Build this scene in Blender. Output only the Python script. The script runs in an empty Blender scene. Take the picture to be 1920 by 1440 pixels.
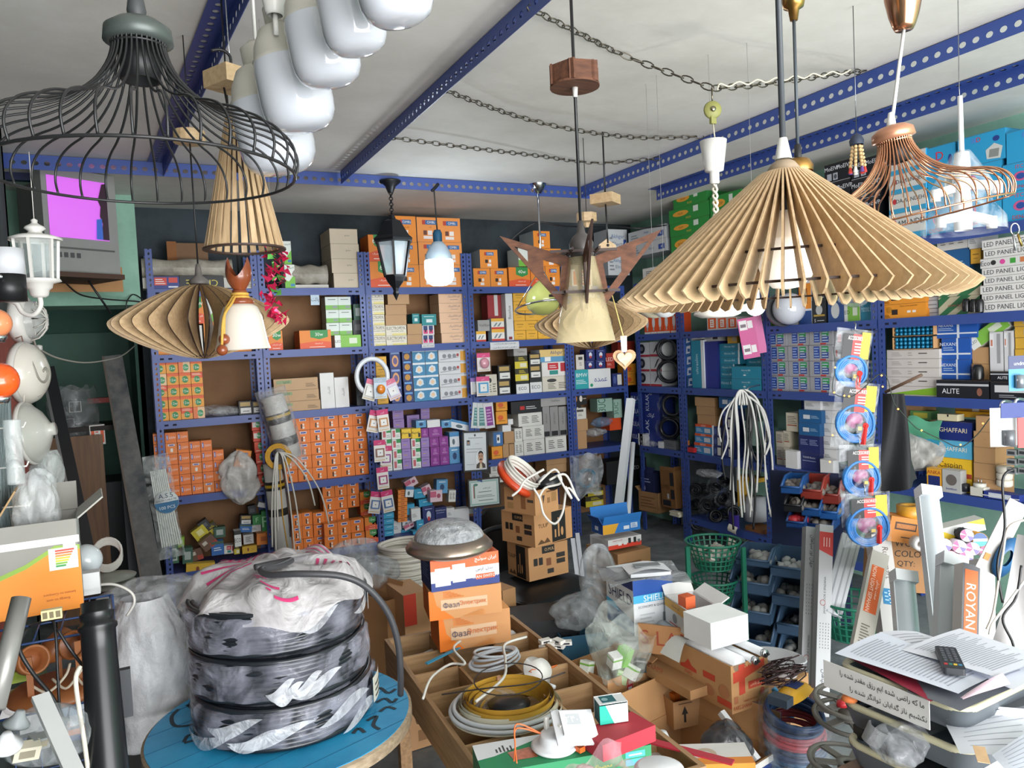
import bpy,math,random
from math import cos,sin,pi,atan2,radians as rad
import numpy as np
from mathutils import Vector,Matrix
from mathutils.geometry import delaunay_2d_cdt
random.seed(7)
SC=bpy.context.scene
COL=SC.collection
# ---------------------------------------------------------------- camera
def V(*a):return Vector(a)
FPX,YAW,PIT,ROL,EYE=1433.0,.459068,.045561,.047457,1.6
CF=V(sin(YAW)*cos(PIT),cos(YAW)*cos(PIT),-sin(PIT))
_r=V(cos(YAW),-sin(YAW),0)
_d=CF.cross(_r)
CR=_r*cos(ROL)+_d*sin(ROL)
CD=_d*cos(ROL)-_r*sin(ROL)
CO=V(0,0,EYE)
cam=bpy.data.cameras.new('camera')
cam.sensor_width=36.0
cam.lens=FPX/1920*36
cam.clip_start=.02
cam_o=bpy.data.objects.new('camera',cam)
cam_o.matrix_world=Matrix(((CR.x,-CD.x,-CF.x,0),(CR.y,-CD.y,-CF.y,0),(CR.z,-CD.z,-CF.z,EYE),(0,0,0,1)))
COL.objects.link(cam_o)
SC.camera=cam_o
# ---------------------------------------------------------------- daylight and exposure
SC.view_settings.view_transform='Standard'
SC.view_settings.look='None'
SC.view_settings.gamma=1
SC.view_settings.use_curve_mapping=False
SC.view_settings.exposure=0.42
SC.cycles.use_denoising=True
SC.cycles.max_bounces=8
SC.cycles.transparent_max_bounces=24
SC.cycles.caustics_reflective=False
SC.cycles.caustics_refractive=False
world=bpy.data.worlds.new('daylight')
SC.world=world
world.use_nodes=True
world.node_tree.nodes['Background'].inputs[0].default_value=(.92,.95,1,1)
world.node_tree.nodes['Background'].inputs[1].default_value=1.1
def area(name,loc,rot,sx,sy,watts,col=(1,1,1)):
 l=bpy.data.lights.new(name,'AREA');l.shape='RECTANGLE';l.size=sx;l.size_y=sy
 l.energy=watts;l.color=col
 o=bpy.data.objects.new(name,l);o.location=loc;o.rotation_euler=rot;COL.objects.link(o)
 return o
def point(name,loc,watts,r,col):
 l=bpy.data.lights.new(name,'POINT');l.energy=watts;l.shadow_soft_size=r;l.color=col
 o=bpy.data.objects.new(name,l);o.location=loc;COL.objects.link(o)
area('shop_front_daylight',(1.4,-3.4,1.5),(rad(95),0,rad(-6)),6.0,3.2,420,(.97,.98,1))
area('street_bounce',(1.4,-2.3,.15),(rad(140),0,rad(-6)),5.5,1.6,150,(1,.98,.94))
# ---------------------------------------------------------------- pixel rays to places in the room
def ray(x,y):return CF+CR*((x-960)/FPX)+CD*((y-720)/FPX)
def aY(x,y,Y):r=ray(x,y);return CO+r*(Y/r.y)
def aX(x,y,X):r=ray(x,y);return CO+r*(X/r.x)
def aZ(x,y,Z):r=ray(x,y);return CO+r*((Z-EYE)/r.z)
def ad(x,y,d):return CO+ray(x,y)*d
# ---------------------------------------------------------------- materials
def lin(h):
 h=h.lstrip('#')
 if len(h)==3:h=''.join(c*2 for c in h)
 c=[int(h[i:i+2],16)/255 for i in(0,2,4)]
 return tuple(x/12.92 if x<=.04045 else((x+.055)/1.055)**2.4 for x in c)+(1,)
_M={}
def mat(c,rough=.55,metal=0.,var=.1,scale=14.,bump=0.,emit=0.,coat=0.,trans=0.):
 k=(c,rough,metal,var,scale,bump,emit,coat,trans)
 if k in _M:return _M[k]
 m=bpy.data.materials.new('paint_'+c.strip('#'));m.use_nodes=True
 nt=m.node_tree;b=nt.nodes['Principled BSDF'];L=nt.links.new
 b.inputs['Base Color'].default_value=lin(c)
 b.inputs['Roughness'].default_value=rough
 b.inputs['Metallic'].default_value=metal
 if coat:b.inputs['Coat Weight'].default_value=coat
 if trans:b.inputs['Transmission Weight'].default_value=trans
 if emit:
  b.inputs['Emission Color'].default_value=lin(c);b.inputs['Emission Strength'].default_value=emit
 if var or bump:
  tc=nt.nodes.new('ShaderNodeTexCoord');n=nt.nodes.new('ShaderNodeTexNoise')
  n.inputs['Scale'].default_value=scale;n.inputs['Detail'].default_value=4
  L(tc.outputs['Object'],n.inputs['Vector'])
  if var:
   mx=nt.nodes.new('ShaderNodeMixRGB');mx.blend_type='MULTIPLY'
   mx.inputs[0].default_value=1
   mx.inputs[1].default_value=lin(c)
   r=nt.nodes.new('ShaderNodeMapRange');r.inputs[3].default_value=1-var*1.6;r.inputs[4].default_value=1+var*1.2
   L(n.outputs[0],r.inputs[0]);L(r.outputs[0],mx.inputs[2]);L(mx.outputs[0],b.inputs['Base Color'])
  if bump:
   bp=nt.nodes.new('ShaderNodeBump');bp.inputs['Strength'].default_value=bump;bp.inputs['Distance'].default_value=.01
   L(n.outputs[0],bp.inputs['Height']);L(bp.outputs[0],b.inputs['Normal'])
 _M[k]=m
 return m
def metal(c,rough=.25):return mat(c,rough,1.,0)
def film(c='#e8ecee',fac=.3,rough=.18,scale=9.,key='film'):
 """thin clear plastic film: mostly see-through, with wrinkle glints"""
 k=(key,c,fac,rough,scale)
 if k in _M:return _M[k]
 m=bpy.data.materials.new('plastic_film');m.use_nodes=True
 nt=m.node_tree;L=nt.links.new;b=nt.nodes['Principled BSDF'];out=nt.nodes['Material Output']
 b.inputs['Base Color'].default_value=lin(c);b.inputs['Roughness'].default_value=rough
 tr=nt.nodes.new('ShaderNodeBsdfTransparent');mx=nt.nodes.new('ShaderNodeMixShader')
 tc=nt.nodes.new('ShaderNodeTexCoord');n=nt.nodes.new('ShaderNodeTexNoise')
 n.inputs['Scale'].default_value=scale;n.inputs['Detail'].default_value=5;n.inputs['Distortion'].default_value=1.6
 bp=nt.nodes.new('ShaderNodeBump');bp.inputs['Strength'].default_value=.8;bp.inputs['Distance'].default_value=.02
 r=nt.nodes.new('ShaderNodeMapRange');r.inputs[1].default_value=.35;r.inputs[2].default_value=.7
 r.inputs[3].default_value=max(0,fac-.16);r.inputs[4].default_value=min(1,fac+.24)
 L(tc.outputs['Object'],n.inputs['Vector']);L(n.outputs[0],bp.inputs['Height']);L(bp.outputs[0],b.inputs['Normal'])
 L(n.outputs[0],r.inputs[0]);L(r.outputs[0],mx.inputs[0]);L(tr.outputs[0],mx.inputs[1]);L(b.outputs[0],mx.inputs[2])
 L(mx.outputs[0],out.inputs[0])
 _M[k]=m
 return m
def glass(c='#ffffff',rough=.05,fac=.25):
 return film(c,fac,rough,1.5,'glass')
def wood(c1,c2,scale=3.,axis=2,rough=.5):
 k=('wood',c1,c2,scale,axis)
 if k in _M:return _M[k]
 m=bpy.data.materials.new('wood_grain');m.use_nodes=True
 nt=m.node_tree;L=nt.links.new;b=nt.nodes['Principled BSDF'];b.inputs['Roughness'].default_value=rough
 tc=nt.nodes.new('ShaderNodeTexCoord');mp=nt.nodes.new('ShaderNodeMapping');n=nt.nodes.new('ShaderNodeTexNoise')
 s=[scale*14]*3;s[axis]=scale
 mp.inputs['Scale'].default_value=s;n.inputs['Scale'].default_value=2;n.inputs['Detail'].default_value=5
 cr=nt.nodes.new('ShaderNodeValToRGB');cr.color_ramp.elements[0].color=lin(c1);cr.color_ramp.elements[1].color=lin(c2)
 cr.color_ramp.elements[0].position=.3;cr.color_ramp.elements[1].position=.72
 L(tc.outputs['Object'],mp.inputs['Vector']);L(mp.outputs[0],n.inputs['Vector']);L(n.outputs[0],cr.inputs[0]);L(cr.outputs[0],b.inputs['Base Color'])
 _M[k]=m
 return m
def slotted(c,pitch=.034,w=.036,axis=2):
 """blue painted steel angle with a row of slotted holes cut through both flanges (length along local axis)"""
 k=('slot',c,pitch,w,axis)
 if k in _M:return _M[k]
 m=bpy.data.materials.new('slotted_steel');m.use_nodes=True
 nt=m.node_tree;L=nt.links.new;b=nt.nodes['Principled BSDF'];out=nt.nodes['Material Output']
 b.inputs['Base Color'].default_value=lin(c);b.inputs['Roughness'].default_value=.38
 tc=nt.nodes.new('ShaderNodeTexCoord');sp=nt.nodes.new('ShaderNodeSeparateXYZ');L(tc.outputs['Object'],sp.inputs[0])
 def mth(op,a,bb=None):
  n=nt.nodes.new('ShaderNodeMath');n.operation=op
  for i,x in enumerate((a,bb)):
   if x is None:continue
   if isinstance(x,(int,float)):n.inputs[i].default_value=x
   else:L(x,n.inputs[i])
  return n.outputs[0]
 ax=sp.outputs[axis];o1,o2=[sp.outputs[i]for i in range(3)if i!=axis]
 fr=mth('ABSOLUTE',mth('SUBTRACT',mth('FRACT',mth('DIVIDE',ax,pitch)),.5))
 cross=mth('MAXIMUM',mth('ABSOLUTE',o1),mth('ABSOLUTE',o2))
 e=mth('ADD',mth('POWER',mth('DIVIDE',fr,.27),2),mth('POWER',mth('DIVIDE',mth('SUBTRACT',cross,w*.55),w*.15),2))
 hole=mth('LESS_THAN',e,1)
 tr=nt.nodes.new('ShaderNodeBsdfTransparent');mx=nt.nodes.new('ShaderNodeMixShader')
 L(hole,mx.inputs[0]);L(b.outputs[0],mx.inputs[1]);L(tr.outputs[0],mx.inputs[2]);L(mx.outputs[0],out.inputs[0])
 _M[k]=m
 return m
def mottled(name,c1,c2,scale,rough=.8,bump=.2,c3=None):
 m=bpy.data.materials.new(name);m.use_nodes=True
 nt=m.node_tree;L=nt.links.new;b=nt.nodes['Principled BSDF'];b.inputs['Roughness'].default_value=rough
 tc=nt.nodes.new('ShaderNodeTexCoord');n=nt.nodes.new('ShaderNodeTexNoise');n.inputs['Scale'].default_value=scale
 n.inputs['Detail'].default_value=8;n.inputs['Roughness'].default_value=.62
 cr=nt.nodes.new('ShaderNodeValToRGB');e=cr.color_ramp.elements
 e[0].position=.32;e[1].position=.62;e[0].color=lin(c1);e[1].color=lin(c2)
 if c3:x=e.new(.74);x.color=lin(c3)
 bp=nt.nodes.new('ShaderNodeBump');bp.inputs['Strength'].default_value=bump;bp.inputs['Distance'].default_value=.02
 L(tc.outputs['Object'],n.inputs['Vector']);L(n.outputs[0],cr.inputs[0]);L(cr.outputs[0],b.inputs['Base Color'])
 L(n.outputs[0],bp.inputs['Height']);L(bp.outputs[0],b.inputs['Normal'])
 return m
def lamp_mat(c,s):
 k=('lamp',c,s)
 if k in _M:return _M[k]
 m=bpy.data.materials.new('lit_lamp');m.use_nodes=True
 b=m.node_tree.nodes['Principled BSDF'];b.inputs['Base Color'].default_value=lin(c);b.inputs['Roughness'].default_value=.3
 b.inputs['Emission Color'].default_value=lin(c);b.inputs['Emission Strength'].default_value=s
 _M[k]=m
 return m
# ---------------------------------------------------------------- text (Latin, Cyrillic, Persian)
_AR={}
for ch,c,n in[('ا',0xFE8D,2),('ب',0xFE8F,4),('ت',0xFE95,4),('ث',0xFE99,4),('ج',0xFE9D,4),('ح',0xFEA1,4),('خ',0xFEA5,4),('د',0xFEA9,2),('ذ',0xFEAB,2),('ر',0xFEAD,2),('ز',0xFEAF,2),('س',0xFEB1,4),('ش',0xFEB5,4),('ص',0xFEB9,4),('ض',0xFEBD,4),('ط',0xFEC1,4),('ظ',0xFEC5,4),('ع',0xFEC9,4),('غ',0xFECD,4),('ف',0xFED1,4),('ق',0xFED5,4),('ک',0xFB8E,4),('ل',0xFEDD,4),('م',0xFEE1,4),('ن',0xFEE5,4),('ه',0xFEE9,4),('و',0xFEED,2),('ی',0xFBFC,4),('پ',0xFB56,4),('چ',0xFB7A,4),('ژ',0xFB8A,2),('گ',0xFB92,4),('آ',0xFE81,2),('ئ',0xFE89,4)]:
 _AR[ch]=(c,n)
def shape(s):
 """join Persian letters and put them in visual order"""
 if not any(c in _AR for c in s):return s
 out=[]
 for i,c in enumerate(s):
  if c not in _AR:out.append(c);continue
  code,n=_AR[c]
  p=i>0 and s[i-1]in _AR and _AR[s[i-1]][1]==4
  q=n==4 and i+1<len(s)and s[i+1]in _AR
  out.append(chr(code+(3 if p and q else 2 if q else 1 if p else 0)))
 return ''.join(reversed(out))
_T={}
def glyphs(s,bold=False):
 k=(s,bold)
 if k in _T:return _T[k]
 c=bpy.data.curves.new('lettering','FONT');c.body=shape(s);c.resolution_u=2 if len(s)<40 else 1
 if bold:c.offset=.012
 o=bpy.data.objects.new('lettering',c);COL.objects.link(o)
 c.fill_mode='NONE';me=o.to_mesh()
 P0=[Vector((v.co.x,v.co.y))for v in me.vertices];E0=[tuple(e.vertices)for e in me.edges]
 vs,fs=[],[]
 if E0:
  r_=delaunay_2d_cdt(P0,E0,[],0,1e-5);tri=np.array([f for f in r_[2]if len(f)==3]);vv=np.array([tuple(v)for v in r_[0]])
  A=np.array([tuple(P0[a])for a,b in E0]);B=np.array([tuple(P0[b])for a,b in E0]);q=vv[tri].mean(axis=1)[:,None,:]
  up_=(A[:,1]<=q[...,1])&(B[:,1]>q[...,1]);dn=(A[:,1]>q[...,1])&(B[:,1]<=q[...,1])
  side=(B[:,0]-A[:,0])*(q[...,1]-A[:,1])-(q[...,0]-A[:,0])*(B[:,1]-A[:,1])
  w=(up_&(side>0)).sum(1)-(dn&(side<0)).sum(1)
  vs=[tuple(v)for v in vv];fs=[tuple(int(k)for k in t)for t in tri[w!=0]]
 o.to_mesh_clear();bpy.data.objects.remove(o);bpy.data.curves.remove(c)
 if not vs:vs,fs=[(0,0),(1,0),(1,1)],[(0,1,2)]
 x0=min(v[0]for v in vs);x1=max(v[0]for v in vs);y0=min(v[1]for v in vs);y1=max(v[1]for v in vs)
 r=([((a-(x0+x1)/2),(b-(y0+y1)/2))for a,b in vs],fs,x1-x0,y1-y0)
 _T[k]=r
 return r
# ---------------------------------------------------------------- mesh builder
class MB:
 def __init__(s):s.v=[];s.f=[];s.i=[];s.m=[];s.sm=[]
 def mi(s,m):
  if m not in s.m:s.m.append(m)
  return s.m.index(m)
 def add(s,vs,fs,m,smooth=False):
  o=len(s.v);s.v+=[tuple(v)for v in vs];k=s.mi(m)
  for f in fs:s.f.append(tuple(o+a for a in f));s.i.append(k);s.sm.append(smooth)
  return s
 def box(s,x0,x1,y0,y1,z0,z1,m,M=None,mats=None):
  vs=[V(x,y,z)for z in(z0,z1)for y in(y0,y1)for x in(x0,x1)]
  if M:vs=[M@v for v in vs]
  fs=[(0,1,5,4),(3,2,6,7),(2,0,4,6),(1,3,7,5),(4,5,7,6),(2,3,1,0)]
  if mats:
   for f,mm in zip(fs,mats):
    if mm:s.add([vs[a]for a in f],[(0,1,2,3)],mm)
  else:s.add(vs,fs,m)
  return s
 def poly(s,pts,m):return s.add(pts,[tuple(range(len(pts)))],m)
 def prism(s,pts,h,m,M=None):
  """outline pts (x,y) swept from z=0 to h"""
  n=len(pts);vs=[V(x,y,0)for x,y in pts]+[V(x,y,h)for x,y in pts]
  if M:vs=[M@v for v in vs]
  return s.add(vs,[tuple(reversed(range(n))),tuple(range(n,2*n))]+[(i,(i+1)%n,n+(i+1)%n,n+i)for i in range(n)],m)
 def bar(s,a,b,w,t,m,up=V(0,0,1)):
  """square bar from a to b"""
  a,b=Vector(a),Vector(b);d=(b-a).normalized();x=d.cross(up)
  if x.length<1e-4:x=d.cross(V(1,0,0))
  x.normalize();y=x.cross(d)
  vs=[p+x*(i*w/2)+y*(j*t/2)for p in(a,b)for i,j in((-1,-1),(1,-1),(1,1),(-1,1))]
  return s.add(vs,[(3,2,1,0),(4,5,6,7)]+[(i,(i+1)%4,4+(i+1)%4,4+i)for i in range(4)],m)
 def tube(s,pts,r,m,n=6,closed=False,caps=True):
  pts=[Vector(p)for p in pts];N=len(pts);rs=r if isinstance(r,(list,tuple))else[r]*N
  x=None;vs=[]
  for i,p in enumerate(pts):
   a=pts[(i-1)%N]if closed or i>0 else p;b=pts[(i+1)%N]if closed or i<N-1 else p
   d=(b-a).normalized()if(b-a).length>1e-9 else V(0,0,1)
   if x is None:
    x=d.cross(V(0,0,1))
    if x.length<.1:x=d.cross(V(1,0,0))
   x=(x-d*x.dot(d)).normalized();y=d.cross(x)
   vs+=[p+(x*cos(t)+y*sin(t))*rs[i]for t in(2*pi*k/n for k in range(n))]
  fs=[]
  for i in range(N if closed else N-1):
   j=(i+1)%N
   fs+=[(i*n+k,i*n+(k+1)%n,j*n+(k+1)%n,j*n+k)for k in range(n)]
  if caps and not closed:fs+=[tuple(reversed(range(n))),tuple(range((N-1)*n,N*n))]
  return s.add(vs,fs,m,True)
 def lathe(s,prof,m,n=24,M=None,smooth=True,rng=None):
  """prof = [(r,z)...] turned about z"""
  full=rng is None;a0,a1=rng or(0,2*pi);nn=n if full else n+1
  vs=[V(r*cos(a0+(a1-a0)*k/n),r*sin(a0+(a1-a0)*k/n),z)for r,z in prof for k in range(nn)]
  if M:vs=[M@v for v in vs]
  fs=[(i*nn+k,i*nn+(k+1)%nn,(i+1)*nn+(k+1)%nn,(i+1)*nn+k)for i in range(len(prof)-1)for k in range(n if full else n)]
  return s.add(vs,fs,m,smooth)
 def grid(s,fn,nu,nv,m,smooth=True):
  vs=[fn(i/nu,j/nv)for j in range(nv+1)for i in range(nu+1)]
  w=nu+1
  return s.add(vs,[(j*w+i,j*w+i+1,(j+1)*w+i+1,(j+1)*w+i)for j in range(nv)for i in range(nu)],m,smooth)
 def text(s,t,o,ux,uy,h,m,maxw=None,bold=False):
  """text centred on o, ux right and uy up (unit vectors), letter block height h"""
  vs,fs,w,hh=glyphs(t,bold);k=h/max(hh,.3)
  kx=k if not maxw or w*k<=maxw else maxw/w
  o,ux,uy=Vector(o),Vector(ux),Vector(uy)
  return s.add([o+ux*(a*kx)+uy*(b*k)for a,b in vs],fs,m)
 def xf(s,M):
  s.v=[tuple(M@Vector(v))for v in s.v];return s
 def mesh(s,name):
  me=bpy.data.meshes.new(name);me.from_pydata(s.v,[],s.f)
  for m in s.m:me.materials.append(m)
  me.polygons.foreach_set('material_index',s.i);me.polygons.foreach_set('use_smooth',s.sm);me.update()
  return me
 def build(s,name,parent=None,label=None):
  o=bpy.data.objects.new(name,s.mesh(name));COL.objects.link(o)
  if parent:o.parent=parent
  if label:o['label']=label
  return o
def tag(o,label,cat,group=None,kind=None):
 o['label']=label;o['category']=cat
 if group:o['group']=group
 if kind:o['kind']=kind
 return o
def thing(name,label,cat,loc=(0,0,0),rz=0.,group=None,rot=None):
 o=bpy.data.objects.new(name,None);COL.objects.link(o);o.empty_display_size=.05
 o.location=loc;o.rotation_euler=rot or(0,0,rz)
 return tag(o,label,cat,group)
def struct(name,mb,label=None):
 o=mb.build(name);o['kind']='structure'
 if label:o['label']=label
 return o
def solo(name,mb,label,cat,loc=(0,0,0),rz=0.,group=None,rot=None,kind=None):
 o=mb.build(name);o.location=loc;o.rotation_euler=rot or(0,0,rz)
 return tag(o,label,cat,group,kind)
def copy_tree(o,parent=None):
 c=o.copy();COL.objects.link(c)
 if parent:c.parent=parent
 for ch in list(o.children):copy_tree(ch,c)
 return c
def T(x,y,z):return Matrix.Translation((x,y,z))
def R(a,ax='Z'):return Matrix.Rotation(a,4,ax)
def S(x,y=None,z=None):return Matrix.Diagonal((x,y or x,z or x,1))
def catenary(a,b,sag,n=14):
 a,b=Vector(a),Vector(b)
 return[a.lerp(b,i/n)-V(0,0,4*sag*(i/n)*(1-i/n))for i in range(n+1)]
def spline(pts,n=8):
 pts=[Vector(p)for p in pts];out=[]
 P=[pts[0]]+pts+[pts[-1]]
 for i in range(1,len(P)-2):
  p0,p1,p2,p3=P[i-1:i+3]
  for k in range(n):
   t=k/n
   out.append(.5*((2*p1)+(p2-p0)*t+(2*p0-5*p1+4*p2-p3)*t*t+(3*p1-p0-3*p2+p3)*t**3))
 out.append(pts[-1])
 return out
ORD='first second third fourth fifth sixth seventh eighth ninth tenth eleventh twelfth'.split()
BLUE,DARK,WHITE,KRAFT,BLACK='#374e93','#14161a','#e9eaec','#b98a5c','#191a1d'
# ================================================================ the room
DB,XR,TOP=5.5,3.8416,2.7
SH=[2.10,1.67,1.235,.728,.22]
green=mottled('green_wall_paint','#7da893','#9dc9b4',3,.7,.15,'#a9d2c0')
dgreen=mottled('old_green_wall','#39594f','#4a7064',2,.8,.15)
plaster=mottled('white_ceiling_plaster','#d2cec6','#e6e3dc',1.6,.75,.35,'#eeece7')
cement=mottled('grey_cement','#6c7478','#98a0a2',4,.85,.4)
redw=mottled('red_brown_paint','#8d4234','#a9584a',3,.6,.1)
struct('floor',MB().box(-1.7,4.7,-1.6,7.6,-.1,0,mottled('grey_floor','#5f6466','#878c8e',5,.8,.3)))
struct('ceiling',MB().box(-1.7,4.7,-1.6,7.6,TOP,TOP+.1,plaster))
struct('wall_back',MB().box(.04,4.3,5.9,6.0,0,TOP,mottled('dark_slate_wall','#20282c','#39434a',3,.8,.15)))
struct('wall_right',MB().box(4.22,4.32,-1.6,5.9,0,TOP,green))
struct('wall_left',MB().box(-.56,-.46,-1.6,4.1,0,TOP,mottled('grey_green_wall','#2f3836','#4d5a56',3,.8,.15)))
struct('door_2',MB().box(-.459,-.445,2.3,4.08,.6,1.78,redw),'red-brown painted panel on the wall behind the hanging lamps')
struct('trim_1',MB().box(-1.7,.075,5.5,5.9,2.0,TOP,green),'green painted wall block above the dark alcove, under the ceiling')
mb=MB();mb.box(-1.25,-1.15,4.1,7.4,0,TOP,dgreen);mb.box(-1.2,-.46,4.05,4.1,0,TOP,dgreen)
struct('wall_alcove',mb)
struct('wall_rear',MB().box(-1.25,.2,7.3,7.4,0,TOP,dgreen))
struct('wall_partition',MB().box(.02,.07,5.9,7.4,0,TOP,dgreen))
struct('door_1',MB().box(-.72,-.02,7.25,7.3,0,1.9,mat('#5b8474',.6)),'pale green door at the back of the dark alcove')
mb=MB();mb.box(4.205,4.219,4.6,5.3,0,.66,cement)
struct('trim_2',mb,'bare grey cement patch low on the wall in the corner')
sl=slotted(BLUE,.05,.075)
def angle_beam(a,b,w,label,flip=1,drop=0.):
 a,b=Vector(a),Vector(b);Ln=(b-a).length
 m=MB();t=.0025
 m.box(0,w,0,t,0,Ln,sl);m.box(0,t,t,w,0,Ln,sl)
 o=m.build('ceiling_beam');d=(b-a).normalized()
 x=V(0,0,-1);y=d.cross(x)*flip;x=x.copy()
 M=Matrix(((x.x,y.x,d.x,a.x),(x.y,y.y,d.y,a.y),(x.z,y.z,d.z,a.z),(0,0,0,1)))
 o.matrix_world=M
 tag(o,label,'beam','blue slotted steel angles under the ceiling')
 return o
zc=TOP-.004
angle_beam((.47,.6,zc),(.215,4.56,zc),.075,'blue slotted beam above the tall slatted cone pendant',1)
angle_beam((1.17,.6,zc),(1.17,4.52,zc),.075,'blue slotted beam running diagonally beside the white bulbs',-1)
angle_beam((-.9,4.56,zc),(2.98,4.56,zc),.075,'blue slotted cross beam along the back, above the lantern',1)
angle_beam((2.85,4.56,zc),(2.85,.6,zc),.075,'blue slotted beam the chains tie to, above the cone lampshade',1)
angle_beam((3.46,4.5,zc),(3.46,.6,zc),.075,'blue slotted beam nearest the sky blue boxes',-1)
solo('ceiling_bracket',MB().box(0,.34,0,.05,0,.05,mat('#1c2854',.5)),'short dark blue beam end just above the television','bracket',aY(50,338,5.0)-V(.1,0,0))
# ---------------------------------------------------------------- racks
blue=mat(BLUE,.4,0,.12,5)
up=slotted(BLUE,.034,.042)
hardboard=mottled('brown_hardboard','#77522f','#8d6540',2.5,.7,.05)
hole=mat('#10152e',.8,0,0)
def rack(wall,u0,u1,levels,label,back=True,top=None):
 """slotted-angle rack bay: local x = along the wall, local y = into the wall"""
 W=u1-u0;dp=.36;top=top or(2.36 if u0<3 and wall=='B' else 2.096)
 if wall=='B':root=thing('shelving_rack',label,'shelf',(u0,DB,0),0,'blue steel shelving racks')
 else:root=thing('shelving_rack',label,'shelf',(XR,-u0,0),-pi/2,'blue steel shelving racks')
 w=.042;t=.002
 for x,sx in((0,1),(W,-1)):
  for y,sy in((0,1),(dp,-1)):
   m=MB();m.box(min(0,sx*w),max(0,sx*w),min(0,sy*t),max(0,sy*t),0,top,up)
   m.box(min(0,sx*t),max(0,sx*t),min(sy*t,sy*w),max(sy*t,sy*w),0,top,up)
   o=m.build('upright',root);o.location=(x,y,0)
 for z in levels:
  m=MB();m.box(.003,W-.003,-.002,dp,z-.004,z,blue);m.box(.003,W-.003,-.004,-.002,z-.052,z,blue)
  for hx in(.06,.11,W-.11,W-.06):m.box(hx-.012,hx+.012,-.0046,-.0038,z-.034,z-.022,hole)
  m.build('shelf',root)
 if back:MB().box(.002,W-.002,dp+.004,dp+.01,.1,2.12,hardboard).build('back_panel',root)
 return root
BU=[.115,.812,1.56,2.373,3.268,3.83]
rack('B',BU[0],BU[1]-.004,SH,'blue rack bay next to the dark alcove, with small orange boxes')
rack('B',BU[1],BU[2]-.004,SH,'blue rack bay with rows of orange switch boxes')
rack('B',BU[2],BU[3]-.004,SH,'blue rack bay behind the lit bulb, with purple boxes')
rack('B',BU[3],BU[4]-.004,SH,'blue rack bay behind the framed certificates')
rack('B',BU[4],XR+.0,SH[:4],'blue corner rack bay behind the boomerang lamp')
RU=[-5.5,-4.77,-3.87,-3.0,-1.95]
rack('R',-5.36,RU[1]-.004,SH[:4],'blue rack bay in the corner with navy boxes and coils',False)
rack('R',RU[1],RU[2]-.004,SH,'blue rack bay behind the hanging cable bunch, with teal boxes',False)
rack('R',RU[2],RU[3]-.004,SH,'blue rack bay with grey module boxes and bins',False)
rack('R',RU[3],RU[4],SH[:4],'blue rack bay with white panel boxes and glue boxes',False)
# ================================================================ boxes on the shelves
def pcol(c):return mat(c,.5,0,0)
STY={}
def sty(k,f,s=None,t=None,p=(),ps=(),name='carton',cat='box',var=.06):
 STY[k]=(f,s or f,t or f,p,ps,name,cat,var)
def prints(mb,ops,o,ux,uy,w,h,e):
 """flat printing on a face: o lower-left corner, ux/uy face axes, e outward normal"""
 o,ux,uy,e=Vector(o),Vector(ux),Vector(uy),Vector(e);k=0
 for q in ops:
  k+=1;off=e*(.0005+.00012*k)
  P=lambda a,b:o+ux*(a*w)+uy*(b*h)+off
  if q[0]=='r':mb.poly([P(q[1],q[2]),P(q[3],q[2]),P(q[3],q[4]),P(q[1],q[4])],pcol(q[5]))
  elif q[0]=='p':mb.poly([P(a,b)for a,b in q[1]],pcol(q[2]))
  elif q[0]=='o':mb.poly([P(q[1]+q[3]*cos(t*pi/8),q[2]+q[4]*sin(t*pi/8))for t in range(16)],pcol(q[5]))
  elif q[0]=='t':
   rot=q[6]if len(q)>6 else 0
   a,b=(ux,uy)if not rot else((uy,-ux)if rot<0 else(-uy,ux))if abs(rot)==1 else(-ux,-uy)
   mw=(h if abs(rot)==1 else w)*.92
   mb.text(q[1],P(q[2],q[3]),a,b,q[4]*(h if abs(rot)!=1 else w),pcol(q[5]),mw,len(q)>7)
  elif q[0]=='l':
   n=q[5]
   for i in range(n):
    y=q[2]+(q[4]-q[2])*(i+.25)/n;y2=y+(q[4]-q[2])*.4/n
    x1=q[3]-(q[3]-q[1])*((i*37)%5)*.07
    mb.poly([P(q[1],y),P(x1,y),P(x1,y2),P(q[1],y2)],pcol(q[6]))
_C={}
def card(w,d,h,st):
 k=(round(w,3),round(d,3),round(h,3),st)
 if k in _C:return _C[k]
 f,s,t,p,ps,name,cat,var=STY[st]
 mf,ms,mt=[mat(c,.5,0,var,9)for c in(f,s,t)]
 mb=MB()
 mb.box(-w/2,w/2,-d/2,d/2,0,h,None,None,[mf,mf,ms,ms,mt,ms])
 mb.box(-w/2-.0004,w/2+.0004,-d/2-.0004,d/2+.0004,h-.0022,h-.0012,mat('#5b4a3a',.9,0,0))
 prints(mb,p,(-w/2,-d/2,0),(1,0,0),(0,0,1),w,h,(0,-1,0))
 prints(mb,ps,(-w/2,d/2,0),(0,-1,0),(0,0,1),d,h,(-1,0,0))
 prints(mb,ps,(w/2,-d/2,0),(0,1,0),(0,0,1),d,h,(1,0,0))
 _C[k]=mb.mesh(STY[st][5])
 return _C[k]
REG={'B':[],'R':[]}
def uz(wall,x,y,rec):
 if wall=='B':p=aY(x,y,DB+rec);return p.x,p.z
 p=aX(x,y,XR+rec);return-p.y,p.z
def world(wall,u,v,z):return V(u,DB+v,z)if wall=='B' else V(XR+v,-u,z)
WRZ={'B':0.,'R':-pi/2}
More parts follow.
